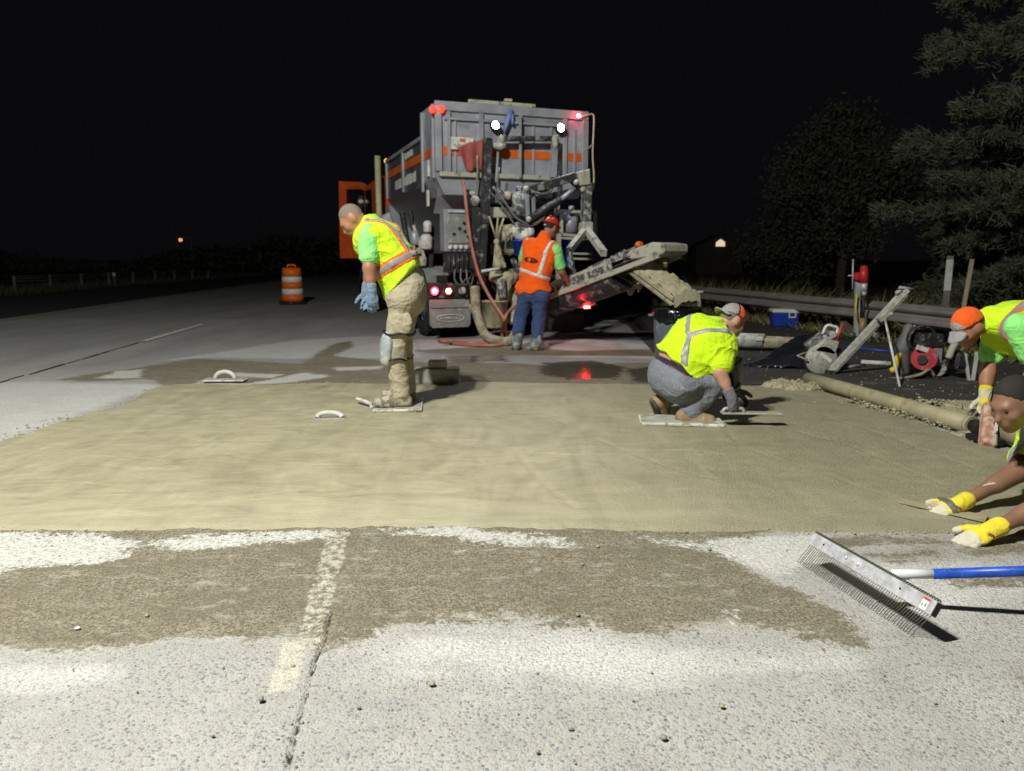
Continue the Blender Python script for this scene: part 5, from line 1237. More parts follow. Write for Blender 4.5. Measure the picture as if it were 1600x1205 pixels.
visor(m4, 'cap_brim', M['cap_grey'], m4.HA[1] - m4.HA[2]*.25, P_(0, .085, .04), .085, .078, .5, cap)
m4.part('tee_shirt', M['mint'], m4.torso(.010) + m4.arm('L', .034, .75) + m4.arm('R', .030, .5), .012, fold=.006)
v = m4.part('vest', M['hi_yellow'], m4.torso(.034) + [Cp(j4['chest'] - m4.side*.08 - V3((0, 0, .08)), j4['waist'] - V3((0, 0, .14)), .12, .12)], .010, fold=.011, fs=7, clip=lambda g: -.16 - m4.dot(g, j4['waist'], m4.up))
c4 = j4['chest']
for nm, mt, w, off in (('tape_border', 'tape_edge', .085, .003), ('reflective_tape', 'tape', .052, .006)):
    m4.band(v, nm, M[mt], lambda g: np.abs(m4.dot(g, c4, m4.side) - .10 - .35*m4.dot(g, c4, m4.up)) - w/2, off)
tp = m4.torso(.006)[:3] + m4.leg('L', .03) + m4.leg('R', .026) + [Cp(j4['hpL'], j4['hpR'], .14)]
m4.part('trousers', M['black_cloth'], tp, .013, fold=.01, clip=lambda g: m4.dot(g, j4['waist'], m4.up) + .03)
m4.boot('R', M['boot_caked'], .018, .10, caked=.010); m4.boot('L', M['boot_black'], .016, .12)
m4.glove('R', M['glove_palm'], .006); w_ = j4['wrR']; d_ = (j4['elR'] - w_).normalized()
m4.part('glove_cuff', M['glove_yellow'], [Cp(w_ - d_*.045, w_ + d_*.06, .036, .044)], .008); m4.glove('L', M['glove_yellow'], .006)

# ---- the man nearest the camera, half out of the picture, smoothing the edge with a hand float
Y = 3.6
J = dict(head=at(1585, 628, Y-.10), neck=at(1630, 652, Y-.04), shL=at(1655, 705, Y-.22), shR=at(1625, 692, Y+.16), chest=at(1668, 672, Y), waist=at(1770, 680, Y+.02), pelvis=at(1850, 700, Y+.05), elR=at(1594, 736, Y+.02), wrR=at(1497, 789, Y-.12),
         elL=at(1636, 788, Y-.40), wrL=at(1546, 830, Y-.48), hpR=at(1855, 715, Y+.17), hpL=at(1860, 725, Y-.10), knR=at(1760, 815, Y+.16), knL=at(1790, 880, Y-.22), anR=at(1900, 810, Y+.3), anL=at(1930, 870, Y-.1))
for k in 'LR':
    a = J['an'+k]; a.z = .07; J['kn'+k].z = .07; J['heel'+k] = V3((a.x+.07, a.y, .10)); J['toe'+k] = V3((a.x+.10, a.y, .03))
m5 = Man('person', 'man with cropped black hair and yellow gloves kneeling at the right edge', V3((J['knL'].x, J['knL'].y, 0)), J, M['skin_brown'], 1.1)
hd = V3((-.95, -.05, -.28))
m5.hands = {'R': (hd, (.1, -.35, .93), (.1, 1, 0), .42), 'L': ((-.9, -.12, -.36), (-.2, -.4, .9), (.1, 1, -.1), .30)}
m5.body((-.84, -.26, -.46), (-.44, -.10, .89), .009, 1.04)
P_ = m5.HP; j5 = m5.J
m5.part('hair', M['hair_black'], [El(P_(0, -.016, .028), m5.HA, (.083, .102, .100))], .007, clip=lambda g: np.maximum(np.maximum(m5.dot(g, P_(0, .05, .055), m5.HA[1])*.75 - m5.dot(g, P_(0, .05, .055), m5.HA[2])*.66, -m5.dot(g, P_(0, 0, -.05), m5.HA[2])), -9))
m5.part('undershirt', M['maroon'], m5.torso(.008) + m5.arm('R', .020, .82) + m5.arm('L', .020, .82), .010, fold=.005)
v = m5.part('shirt', M['hi_shirt'], m5.torso(.030) + m5.arm('R', .034, .62) + m5.arm('L', .034, .62), .009, fold=.010, fs=8, clip=lambda g: -.1 - m5.dot(g, j5['waist'], m5.up))
m5.band(v, 'reflective_tape', M['tape'], lambda g: np.abs(np.abs(m5.dot(g, j5['chest'], m5.side)) - .10) - .028, .005)
tp = m5.torso(.006)[:3] + m5.leg('L', .03) + m5.leg('R', .03) + [Cp(j5['hpL'], j5['hpR'], .14)]
m5.part('trousers', M['black_cloth'], tp, .016, fold=.01, clip=lambda g: m5.dot(g, j5['waist'], m5.up) + .03)
for k in 'LR': m5.boot(k, M['boot_black'], .014, .10)
for k in 'RL':
    v = m5.glove(k, M['glove_yellow'], .0065, .0048)
    w_ = j5['wr'+k]; a_ = m5.hands[k]; dd = V3(a_[0]).normalized(); nn = V3(a_[1]); nn = (nn - dd*nn.dot(dd)).normalized(); g = v.grid()
    v.mesh('glove_fingertips', M['glove_palm'], m5.root, np.maximum(v.F - .0015, .075 - m5.dot(g, w_, dd) - (.3*m5.dot(g, w_, nn))), smooth=1)
    if k == 'R': v.mesh('glove_strap', M['hose_grey'], m5.root, np.maximum(v.F - .003, np.abs(m5.dot(g, w_, dd) - .045) - .016), smooth=1)
x = MB()
for t_, w2 in ((.42, .008), (.50, .011)):
    a0 = j5['elR'].lerp(j5['wrR'], t_); ax_ = (j5['wrR'] - j5['elR']).normalized(); s1, s2, _ = basis(ax_)
    n0 = V3((-.2, -.7, .7)); n0 = (n0 - ax_*n0.dot(ax_)).normalized(); n1 = ax_.cross(n0)
    x.tube([a0 + ax_*(u*.05) + (n0*math.cos(u*.5) + n1*math.sin(u*.5))*(.0395 - .006*(t_ + u*.12)) for u in (-1, -.5, 0, .5, 1)], [.001, w2*.35, w2*.5, w2*.35, .001], 6)
x.build('cement_smear', M['whitish'], m5.root)

# ------------------------------------------------------------------ tools and things on the ground
M['alu'] = mat('galvanised_metal', (0.52, 0.53, 0.56), 0.45, 0.35, var=0.3, vs=30, dirt=0.3, dirtcol=(0.30, 0.29, 0.26), ds=16); M['wire'] = mat('spring_wire', (0.16, 0.145, 0.12), 0.45, 0.6, var=0.3, vs=30)
M['white_handle'] = mat('white_fibreglass', (0.62, 0.64, 0.66), 0.4, var=0.1); M['blue_handle'] = mat('blue_wrap', (0.012, 0.070, 0.42), 0.38, var=0.4, vs=18, dirt=0.16, dirtcol=(0.25, 0.26, 0.27), ds=20); M['board'] = mat('pale_kneeling_board', (0.42, 0.42, 0.38), 0.7, dirt=0.5, dirtcol=(0.27, 0.25, 0.18), ds=7, bump=0.003)
M['board_edge'] = mat('scuffed_foam_edge', (0.60, 0.60, 0.57), 0.7, dirt=0.45, dirtcol=(0.30, 0.27, 0.18), ds=20); M['foam'] = mat('white_foam', (0.58, 0.59, 0.55), 0.75, dirt=0.3, dirtcol=(0.40, 0.39, 0.30)); M['mag'] = mat('magnesium_float', (0.40, 0.40, 0.37), 0.5, 0.3, dirt=0.4, dirtcol=(0.35, 0.32, 0.22))
M['pipe'] = mat('cement_coated_pipe', (0.33, 0.295, 0.185), 0.6, var=0.18, dirt=0.3, dirtcol=(0.25, 0.22, 0.135), ds=8, bump=0.003, bs=30); M['bin'] = mat('grey_bin_plastic', (0.13, 0.16, 0.20), 0.5, dirt=0.35, dirtcol=(0.36, 0.36, 0.30), ds=11); M['bag'] = mat('black_bin_liner', (0.008, 0.008, 0.009), 0.16, var=0.2, bump=0.02, bs=14, spec=0.7)
M['tarp'] = mat('dark_plastic_sheet', (0.014, 0.015, 0.021), 0.30, dirt=0.1, bump=0.02, bs=9, spec=0.6); M['cooler_blue'] = mat('cooler_blue', (0.012, 0.045, 0.36), 0.4, var=0.12); M['cooler_white'] = mat('cooler_white', (0.66, 0.67, 0.66), 0.45, var=0.08)
M['saw_white'] = mat('dusty_saw_guard', (0.42, 0.42, 0.38), 0.8, dirt=0.55, dirtcol=(0.30, 0.29, 0.24), ds=24, bump=0.006, bs=70); M['drill_red'] = mat('drill_red', (0.50, 0.025, 0.025), 0.4, dirt=0.15); M['engine_red'] = mat('engine_red', (0.42, 0.03, 0.04), 0.4, dirt=0.3, dirtcol=(0.2, 0.2, 0.19), ds=16)
M['engine_dark'] = mat('oily_engine_metal', (0.035, 0.035, 0.038), 0.5, 0.4, dirt=0.35, dirtcol=(0.2, 0.2, 0.18), ds=22); M['rail_galv'] = mat('weathered_galvanised_rail', (0.24, 0.22, 0.21), 0.6, 0.15, var=0.2, vs=2.5, dirt=0.15, dirtcol=(0.16, 0.14, 0.12), ds=4); M['timber'] = mat('grey_timber', (0.12, 0.105, 0.085), 0.85, bump=0.006, bs=30)
M['drum_orange'] = mat('drum_orange', (0.92, 0.17, 0.012), 0.45, var=0.12); M['drum_white'] = mat('drum_white_sheeting', (0.85, 0.85, 0.85), 0.45, var=0.08); M['brass'] = mat('muddy_brass_bit', (0.32, 0.22, 0.10), 0.5, 0.3, dirt=0.4); M['tool_orange'] = mat('faded_orange_housing', (0.46, 0.20, 0.145), 0.7, dirt=0.6, dirtcol=(0.5, 0.44, 0.34), ds=10)
M['post_white'] = mat('white_marker_post', (0.62, 0.63, 0.60), 0.6, dirt=0.2); M['stake'] = mat('wooden_stake', (0.42, 0.36, 0.24), 0.8); M['sticker_red'] = mat('red_sticker', (0.5, 0.05, 0.04), 0.5)
def zrot(a): return Matrix.Rotation(a, 3, 'Z')

# tined rake head lying across the foreground
RL, RR_ = gnd(1270, 842, .125), gnd(1463, 953, .125)
rk = thing('tine_rake', 'galvanised wire-tine rake with white and blue handle resting on the pavement', 'rake', (RL + RR_)/2 - V3((0, 0, .125)))
o_ = rk.location.copy(); rl, rrr = RL - o_, RR_ - o_; rd = (rrr - rl).normalized(); rn = V3((-rd.y, rd.x, 0))
x = MB(); up_ = (V3((0, 0, 1)) + rn*.55).normalized(); fw = rd.cross(up_)
x.prism([rl + fw*.013 - up_*.026, rl - fw*.013 - up_*.026, rl - fw*.013 + up_*.026, rl + fw*.013 + up_*.026], rrr - rl); barh = x.build('rake_bar', M['alu'], rk, .002)
x = MB(); e0 = rrr + rd*.0005; x.prism([e0 + fw*.011 - up_*.024, e0 - fw*.011 - up_*.024, e0 - fw*.011 + up_*.024, e0 + fw*.011 + up_*.024], rd*.003); x.build('end_cap', M['black'], barh)
st = rrr - rd*.047; sgn = 1 if fw.y < 0 else -1; ff = fw*sgn
def on_face(name, m, a, b_, u0, u1):
    x = MB(); p0 = rl + rd*a + ff*.0136; x.prism([p0 + up_*u0, p0 + rd*(b_-a) + up_*u0, p0 + rd*(b_-a) + up_*u1, p0 + up_*u1], ff*.0012); return x.build(name, M[m], barh)
Lr = (rrr - rl).length
on_face('sticker', 'cooler_white', Lr-.050, Lr-.022, -.021, .012); on_face('sticker', 'sticker_red', Lr-.050, Lr-.022, .0125, .0205); on_face('sticker_print', 'steel', Lr-.046, Lr-.040, -.012, -.002); on_face('sticker_print', 'steel', Lr-.034, Lr-.027, -.011, .003)
for t in (.13, .34, .44, .77): x = MB(); x.ball(rl + rd*Lr*t + ff*.0135 + up_*.002, .0042 if t in (.13, .77) else .008, 8); x.build('rivet', M['black'] if t in (.13, .77) else M['alu'], barh)
down = gnd(1240, 882) - gnd(1266, 846, .125)
tine_me = None
for i in range(56):
    p = rl + rd*(Lr*(i+.5)/56)
    if tine_me is None:
        x = MB(); b0 = -up_*.025; D = V3((down.x, down.y, -.125))
        side = rd
        x.tube(arc_pts([up_*.028 - ff*.010, up_*.034 + ff*.002, up_*.027 + ff*.010], 3), .0024, 5); x.tube([b0, D*.80, D*.985 + side*.012 + ff*.012], .0013, 5)
        o = x.build('tine', M['wire'], rk); tine_me = o.data
    else:
        o = bpy.data.objects.new('tine', tine_me); COL.objects.link(o); o.parent = rk
    o.location = p; o.rotation_euler = (random.Random(i).uniform(-.012, .012), random.Random(i+99).uniform(-.012, .012), 0)
h0 = gnd(1392, 897, .135) - o_; h1 = gnd(1458, 897, .150) - o_; h2 = gnd(1800, 886, .235) - o_
x = MB(); x.cyl(h0, h1, .017, n=14); x.build('handle_ferrule', M['white_handle'], rk); x = MB(); x.cyl(h1, h2, .0185, n=14); x.build('handle', M['blue_handle'], rk)
x = MB(); x.beam(h0 - V3((.03, 0, .01)), h0 + V3((.06, 0, 0)), .03, .03); x.build('handle_bracket', M['alu'], rk)

# kneeling boards
def board(label, c, L, W_, a, handle=None, zt=.03, name='kneeling_board'):
    t = thing(name, label, 'board', c, a); x = MB(); x.bx(-L/2, L/2, -W_/2, W_/2, .004, zt); s = x.build('slab', M['board_edge'], t, .006); x = MB(); x.bx(-L/2+.01, L/2-.01, -W_/2+.01, W_/2-.01, zt-.001, zt+.004); x.build('top_pad', M['board'], t, .002)
    if handle == 'arch':
        x = MB(); x.tube([(.10*math.cos(u), 0, zt + .075*math.sin(u)) for u in [math.pi*i/12 for i in range(13)]], .022, 8); x.build('handle', M['foam'], t)
    if handle == 'end':
        x = MB(); x.tube(arc_pts([(-L/2-.02, -.10, .03), (-L/2-.10, -.02, .05), (-L/2-.17, .10, .045)], 4), .016, 8); x.tube([(-L/2-.03, -.10, .03), (-L/2-.02, -.15, .005)], .015, 8); x.build('handle', M['foam'], t)
    return t
c = gnd(624, 636); c.z = .014; board('pale kneeling board under the boots of the standing man', c, .40, .62, .1, 'end', .026)
c = gnd(1063, 664); c.z = .016; board('pale kneeling board under the boots of the crouching man', c, .62, .30, -.12, None, .028)
c = gnd(352, 597); c.z = .012; board('white kneeling board with arched handle lying at the far edge of the patch', c, .42, .18, .05, 'arch', .02)
# small float with a curved handle on the fresh concrete
t = thing('hand_float', 'small white float with curved handle lying on the fresh concrete', 'float', gnd(516, 657) + V3((0, 0, .014)), .1)
x = MB(); x.bx(-.12, .12, -.04, .04, .0, .008); x.build('blade', M['mag'], t, .002)
x = MB(); x.tube(arc_pts([(-.10, 0, .01), (-.085, .01, .032), (-.04, .01, .044), (.03, .015, .042), (.08, 0, .028), (.10, -.02, .012)], 4), [.02]*21, 10); x.build('handle', M['foam'], t)
# foam block behind the standing man
t = thing('block_float', 'white block with smaller block on top behind the standing man', 'float', gnd(683, 598), .04)
x = MB(); x.bx(-.23, .23, -.11, .11, .0, .155); x.build('body', M['foam'], t, .012); x = MB(); x.bx(-.085, .105, -.06, .06, .156, .235); x.build('grip_block', M['foam'], t, .012); x = MB(); x.bx(-.235, .235, -.115, .115, .0, .02); x.build('base_plate', M['mag'], t)
# float in the crouching man's hand
hw = m3.base + m3.J['wrR']; hc = hw + V3((.06, 0, -.115))
t = thing('hand_float', 'long grey hand float gripped by the crouching man', 'float', hw + V3((.35, .05, -.9)).normalized()*.088 + V3((.10, 0, -.032)), -.05)
x = MB(); x.bx(-.20, .24, -.045, .045, -.006, .006); x.build('blade', M['mag'], t, .003); x = MB(); x.tube(arc_pts([(-.19, 0, .006), (-.17, 0, .03), (-.11, 0, .034), (-.05, 0, .032), (-.03, 0, .006)], 4), .014, 8); x.build('handle', M['mag'], t)
# float in the nearest man's hand
hw = m5.base + m5.J['wrR']; bl0, bl1 = gnd(1412, 800, .022), gnd(1548, 826, .024); pc_ = hw + V3(hd).normalized()*.075; sh_ = V3((pc_.x, pc_.y, .026)) - (bl0+bl1)/2; bl0 = bl0 + sh_; bl1 = bl1 + sh_
t = thing('hand_float', 'thin hand float under the yellow glove at the right edge', 'float', (bl0+bl1)/2, math.atan2((bl1-bl0).y, (bl1-bl0).x)); Lb = (bl1-bl0).length
x = MB(); x.prism([(-Lb/2-.02, .0, -.003), (Lb/2, -.055, -.003), (Lb/2, .055, -.003), (-Lb/2+.05, .05, -.003)], (0, 0, .006)); x.build('blade', M['pipe'], t); x = MB(); x.tube(arc_pts([(-.05, 0, .003), (-.04, 0, .018), (.04, 0, .018), (.05, 0, .003)], 4), .012, 8); x.build('handle', M['stake'], t)

# roller screed: long pipe, coupling and drive head
PL, PR = gnd(1262, 604), gnd(1518, 681); a = math.atan2((PR-PL).y, (PR-PL).x); L = (PR-PL).length
t = thing('roller_screed', 'long cement-coated roller screed pipe with orange drive head', 'screed', PL, a)
x = MB(); x.tube([(0, 0, .078), (L*.35, 0, .078), (L*.7, 0, .077), (L, 0, .077)], .064, 24); x.build('roller_pipe', M['pipe'], t)
for u in (.36, .68, .985): x = MB(); x.cyl((L*u, 0, .0777), (L*u+.03, 0, .0777), .0665, n=24); x.build('pipe_band', M['pipe'], t)
x = MB(); x.cyl((-.03, 0, .078), (0, 0, .078), .05, n=18); x.build('end_plug', M['engine_dark'], t)
x = MB(); x.cyl((L, 0, .077), (L+.12, 0, .08), .045, n=16); x.cyl((L+.12, 0, .08), (L+.26, 0, .08), .085, n=20); x.bx(L+.1, L+.34, -.14, -.05, .012, .05); x.build('drive_coupling', M['black'], t); x = MB(); x.cyl((L+.262, 0, .08), (L+1.2, 0, .08), .064, n=20); x.build('roller_pipe', M['pipe'], t)
hb, ht = gnd(1543, 697, .02), m4.base + m4.J['wrR'] + V3((.02, -.04, -.06)); Ti = t.matrix_basis.inverted() if False else Matrix.Translation(PL) @ Matrix.Rotation(a, 4, 'Z'); Tl = Ti.inverted()
x = MB(); x.beam(Tl @ hb, Tl @ ht, .085, .10, up=(0, 1, 0)); dh = x.build('drive_housing', M['tool_orange'], t, .018); hx_ = (Tl @ ht - Tl @ hb)
x = MB(); x.beam(Tl @ (hb.lerp(ht, .35) + V3((-.01, -.075, 0))), Tl @ (hb.lerp(ht, .72) + V3((-.01, -.075, 0))), .07, .008, up=(0, 1, 0)); x.build('label_plate', M['cooler_white'], dh)
x = MB(); x.tube([Tl @ ht, Tl @ (ht + V3((0, .05, .06))), Tl @ (ht + V3((.12, .1, .1)))], .022, 8); x.build('handlebar', M['black'], t)

# bin with a liner under the conveyor
bc = gnd(1054, 560)
t = thing('trash_bin', 'grey plastic bin with black liner under the conveyor spout', 'bin', bc)
x = MB(); x.lathe([(0, .0), (.235, .0), (.25, .02), (.285, .60), (.285, .62), (.262, .62), (.24, .05), (0, .05)], n=32); x.build('tub', M['bin'], t)
for s_ in (-1, 1): x = MB(); x.tube([(s_*.29, -.06, .56), (s_*.335, -.05, .55), (s_*.335, .05, .55), (s_*.29, .06, .56)], .016, 8); x.build('handle', M['bin'], t)
n = 48; V_ = []; rr = random.Random(2)
jag = [rr.uniform(-.03, .03) for _ in range(n)]
for (r_, z_) in ((.245, .50), (.268, .628), (.285, .650), (.304, .635), (.312, .58), (.314, .53)):
    for i in range(n):
        u = 2*math.pi*i/n; dz = 0
        if z_ < .6 and r_ > .3: dz = jag[i]*(1.2 if z_ < .55 else .4) - (.10*max(0, math.cos(u - 4.6))**6 if z_ < .55 else 0)
        V_.append(((r_ + jag[(i*5) % n]*.22)*math.cos(u), (r_ + jag[(i*5) % n]*.22)*math.sin(u), z_ + dz))
x = MB(); x.add(V_, [(k*n+i, k*n+(i+1) % n, (k+1)*n+(i+1) % n, (k+1)*n+i) for k in range(5) for i in range(n)], True); x.build('liner', M['bag'], t)
v = Vol([El((-.06, -.30, .56), np.eye(3), (.05, .03, .05)), Cp((-.02, -.31, .55), (.05, -.31, .47), .03, .012), Cp((-.05, -.31, .55), (.0, -.32, .46), .028, .01)], .01, .02); v.fold(.012, 24); v.mesh('liner_knot', M['bag'], t)
x = MB(); x.lathe([(0, .50), (.23, .47), (.25, .46)], n=24); x.build('concrete_fill', M['fresh'], t)

# folded chute lying on the shoulder
c0, c1 = gnd(1140, 547, .0), gnd(1250, 552, .0)
t = thing('chute_extension', 'cement-splashed metal chute lying on the dark shoulder', 'chute', c0, math.atan2((c1-c0).y, (c1-c0).x)); L = (c1-c0).length
def trough(x0, x1, w0, w1, dp, zb):
    x = MB(); n = 10; P = []
    for X_, w_ in ((x0, w0), (x1, w1)):
        for i in range(n+1): u = math.pi*i/n; P.append((X_, -w_*math.cos(u), zb + dp*(1-math.sin(u))))
    x.add(P, [(i, i+1, n+2+i, n+1+i) for i in range(n)], True); return x
x = trough(-.25, L*.48, .17, .19, .20, .025); o = x.build('outer_trough', M['whitish'], t); o.modifiers.new('thick', 'SOLIDIFY').thickness = .012
x = trough(L*.40, L*.98, .15, .12, .16, .04); o = x.build('inner_trough', M['cream'], t); o.modifiers.new('thick', 'SOLIDIFY').thickness = .012
x = MB(); x.beam((L*.44, -.2, .19), (L*.44, .2, .19), .10, .06); x.build('clamp', M['whitish'], t, .01); x = MB(); x.cyl((L*.98, -.13, .17), (L*.98, .13, .17), .05, n=14); x.build('end_hook', M['cream'], t)
# plastic sheet heaped over something
pl_ = [gnd(*p) for p in ((1158, 574), (1215, 558), (1262, 545), (1300, 552), (1304, 577), (1230, 579))]
pc = gnd(1250, 572); tz = np.array([[*p.xy] for p in pl_])
xs = np.linspace(tz[:, 0].min()-.05, tz[:, 0].max()+.05, 70); ys = np.linspace(tz[:, 1].min()-.05, tz[:, 1].max()+.1, 60); X, Yg = np.meshgrid(xs, ys, indexing='ij'); sd_ = poly_sd(X, Yg, tz)
hz = np.clip(sd_/.16, 0, 1)**.7*np.clip((X - tz[:, 0].min())/.9, .15, 1)*(.22 + .07*fbm2(X, Yg, 3.2, 3, 1.0)) + .016 + .012*np.abs(fbm2(X, Yg, 9, 2, 5.0))
I = np.arange(X.size).reshape(X.shape); msk = (sd_ > -.015); Fq = np.stack([I[:-1, :-1], I[1:, :-1], I[1:, 1:], I[:-1, 1:]], -1).reshape(-1, 4); ok = msk.ravel()[Fq].all(1)
o = from_arrays('plastic_sheet', np.stack([X, Yg, hz], -1).reshape(-1, 3) - np.array([pc.x, pc.y, 0]), Fq[ok], M['tarp']); o.location = (pc.x, pc.y, 0); o.modifiers.new('thick', 'SOLIDIFY').thickness = -.006; tag(o, 'black plastic sheet heaped on the shoulder beside the saw', 'tarp')

# cut-off saw standing on its guard, cement dust all over it
Y = 8.15
sb = gnd(1290, 584)
t = thing('cut_off_saw', 'dusty cut-off saw with round blade guard and white handle loop', 'saw', sb); S = lambda px, py, dy=0: at(px, py, sb.y + dy) - sb
c = S(1283, 562); x = MB(); x.lathe([(0, -.05), (.15, -.05), (.175, -.03), (.175, .03), (.15, .05), (0, .05)], c, 28, 'y'); x.prism([c + V3((-.10, -.05, .10)), c + V3((.13, -.05, .06)), c + V3((.17, -.05, .20)), c + V3((.02, -.05, .24))], (0, .1, 0)); x.build('blade_guard', M['saw_white'], t, .008)
x = MB(); x.lathe([(0, -.006), (.178, -.006), (.178, .006), (0, .006)], c + V3((.0, .0, -.012)), 32, 'y'); x.build('blade', M['engine_dark'], t)
x = MB(); R_ = Matrix.Rotation(-.6, 3, 'Y'); x.box(c + V3((.03, -.054, .03)), (.15, .006, .04), R_.inverted() if False else Matrix.Rotation(.62, 3, 'Y')); x.build('guard_label', M['cooler_white'], t)
x = MB(); x.box(S(1280, 537, .12), (.26, .22, .16), Matrix.Rotation(-.6, 3, 'Y')); x.build('engine', M['caked2'], t, .02); x = MB(); x.box(S(1292, 526, .10), (.17, .18, .08), Matrix.Rotation(-.5, 3, 'Y')); x.build('engine_cover', M['saw_white'], t, .02)
x = MB(); x.tube(arc_pts([S(1285, 522, .05), S(1292, 509, .05), S(1302, 510, .05), S(1309, 514, .05), S(1303, 528, .05), S(1292, 541, .05)], 5), .016, 8); x.build('handle_loop', M['cooler_white'], t); x = MB(); x.tube([S(1259, 551, .02), S(1246, 556, -.05), S(1262, 563, -.08)], .012, 6); x.build('rear_grip', M['cream'], t)
x = MB(); x.cyl(S(1304, 540, .05), S(1317, 505, .05), .012, n=8); x.build('throttle_rod', M['sticker_red'], t); x = MB(); x.box(S(1305, 552, .1), (.10, .14, .12)); x.build('fuel_tank', M['engine_dark'], t, .02)
# angled stand rail with a tripod leg
fb = gnd(1297, 586); t = thing('drill_stand_rail', 'pale angled stand rail with crossbar propped on one leg', 'stand', fb)
Rb = lambda px, py, Yv: at(px, py, Yv) - fb
b0, b1 = V3((0, 0, .03)), Rb(1418, 452, 7.75)
x = MB(); x.beam(b0, b1, .05, .065); x.build('rail', M['saw_white'], t, .006); x = MB(); x.beam(b0.lerp(b1, .04), b0.lerp(b1, .96) , .02, .09); x.build('rack', M['alu'], t)
x = MB(); x.tube([b1 + V3((-.10, -.03, .02)), b1 + V3((.10, .03, -.005))], .014, 8); x.build('crossbar', M['alu'], t); x = MB(); x.tube([b1 + V3((-.12, 0, -.04)), b1 + V3((-.06, 0, -.015))], .02, 8); x.build('crank', M['saw_white'], t)
cc = Rb(1381, 493, 7.72); x = MB(); x.box(cc, (.15, .09, .07), Matrix.Rotation(-.75, 3, 'Y')); x.build('carriage', M['saw_white'], t, .012); x = MB(); x.tube([cc + V3((.0, -.02, -.02)), gnd(1406, 605, .01) - fb], .012, 8); x.build('leg', M['whitish'], t); x = MB(); x.box(b0 + V3((0, 0, .0)), (.09, .09, .05)); x.build('foot', M['engine_dark'], t, .008)
x = MB(); x.ball(cc + V3((.05, -.05, .02)), .025, 8); x.build('clamp_knob', M['saw_white'], t)
# core drill on its column
db = gnd(1347, 533); t = thing('core_drill', 'red core drill on an upright column beside the guard rail', 'drill', db); D_ = lambda px, py, dy=0: at(px, py, db.y + dy) - db
x = MB(); x.beam(D_(1338, 531, .08), D_(1340, 436, .08), .07, .07); x.build('column', M['alu'], t, .006); x = MB(); x.cyl(D_(1350, 442), D_(1350, 418), .065, .058, 16); x.ball(D_(1350, 419), (.06, .06, .045), 12); x.build('motor', M['drill_red'], t); x = MB(); x.box(D_(1339, 432, .02), (.07, .1, .12)); x.build('switch_grip', M['drill_red'], t, .012)
x = MB(); x.cyl(D_(1350, 456), D_(1350, 442), .045, .055, 14); x.cyl(D_(1350, 462), D_(1350, 456), .03, .045, 12); x.build('gearbox', M['alu'], t); x = MB(); x.cyl(D_(1349, 500), D_(1350, 462), .018, n=10); x.build('spindle', M['engine_dark'], t); x = MB(); x.cyl(D_(1348, 524), D_(1348, 497), .055, n=18); x.build('core_bit', M['brass'], t)
x = MB(); x.tube([D_(1333, 405, .05), D_(1332, 452, .05)], .012, 8); x.tube([D_(1325, 431, .05), D_(1342, 430, .05)], .010, 8); x.build('feed_handle', M['alu'], t); x = MB(); x.bx(-.28, .22, -.16, .2, .012, .06); x.build('base_plate', M['engine_dark'], t, .01)
for u in (-.2, .17): x = MB(); x.cyl((u, -.08, .06), (u, -.08, .14), .05, n=12); x.build('levelling_foot', M['caked2'], t)
x = MB(); x = MB(); x.tube([D_(1339, 460, -.05), D_(1337, 480, -.05), D_(1339, 500, -.06)], .014, 6); x.build('yellow_tube', M['yellow'], t)
# cooler
cb = gnd(1224, 511); t = thing('cooler', 'blue cooler box with white lid in front of the guard rail', 'cooler', cb, -.12)
w_, d2, h_ = .235, .16, .34
x = MB(); x.add([(-w_*.92, -d2*.92, .012), (w_*.92, -d2*.92, .012), (w_*.92, d2*.92, .012), (-w_*.92, d2*.92, .012), (-w_, -d2, h_-.07), (w_, -d2, h_-.07), (w_, d2, h_-.07), (-w_, d2, h_-.07)], ((0, 3, 2, 1), (4, 5, 6, 7), (0, 1, 5, 4), (1, 2, 6, 5), (2, 3, 7, 6), (3, 0, 4, 7))); x.build('box', M['cooler_blue'], t, .015)
x = MB(); x.bx(-w_-.012, w_+.012, -d2-.012, d2+.012, h_-.069, h_); x.build('lid', M['cooler_white'], t, .016)
x = MB(); 
for a_, b_ in (((.045, -d2-.018, .285), (.165, -d2-.018, .285)), ((.045, -d2-.018, .195), (.165, -d2-.018, .195)), ((.05, -d2-.018, .285), (.05, -d2-.018, .195)), ((.16, -d2-.018, .285), (.16, -d2-.018, .195))): x.beam(a_, b_, .018, .022)
x.build('handle', M['cooler_white'], t)
# engine-driven pump with a red housing
eb = gnd(1448, 590); t = thing('engine_pump', 'red and black engine pump with hose on the shoulder', 'pump', eb); E_ = lambda px, py, dy=0: at(px, py, eb.y + dy) - eb
x = MB(); x.cyl(E_(1444, 560, -.10), E_(1446, 558, .12), .125, .13, 20); x.build('recoil_housing', M['engine_red'], t); x = MB(); x.cyl(E_(1441, 562, -.115), E_(1441, 562, -.10), .05, n=14); x.build('air_grille', M['black'], t); x = MB(); x.box(E_(1441, 545, -.10), (.12, .03, .05), Matrix.Rotation(.3, 3, 'Y')); x.build('engine_plate', M['whitish'], t)
x = MB(); x.box(E_(1448, 532, .02), (.27, .26, .16)); x.build('engine_block', M['engine_dark'], t, .03); x = MB(); x.box(E_(1456, 552, .03), (.16, .24, .26)); x.build('fuel_tank', M['steel'], t, .04); x = MB(); x.cyl(E_(1464, 575, -.04), E_(1470, 568, .1), .09, n=16); x.build('pump_casing', M['caked2'], t)
x = MB(); x.lathe([(.13, -.03), (.15, -.03), (.15, .03), (.13, .03), (.13, -.03)], E_(1440, 530, .0), 20, 'y'); x.build('guard_ring', M['engine_dark'], t)
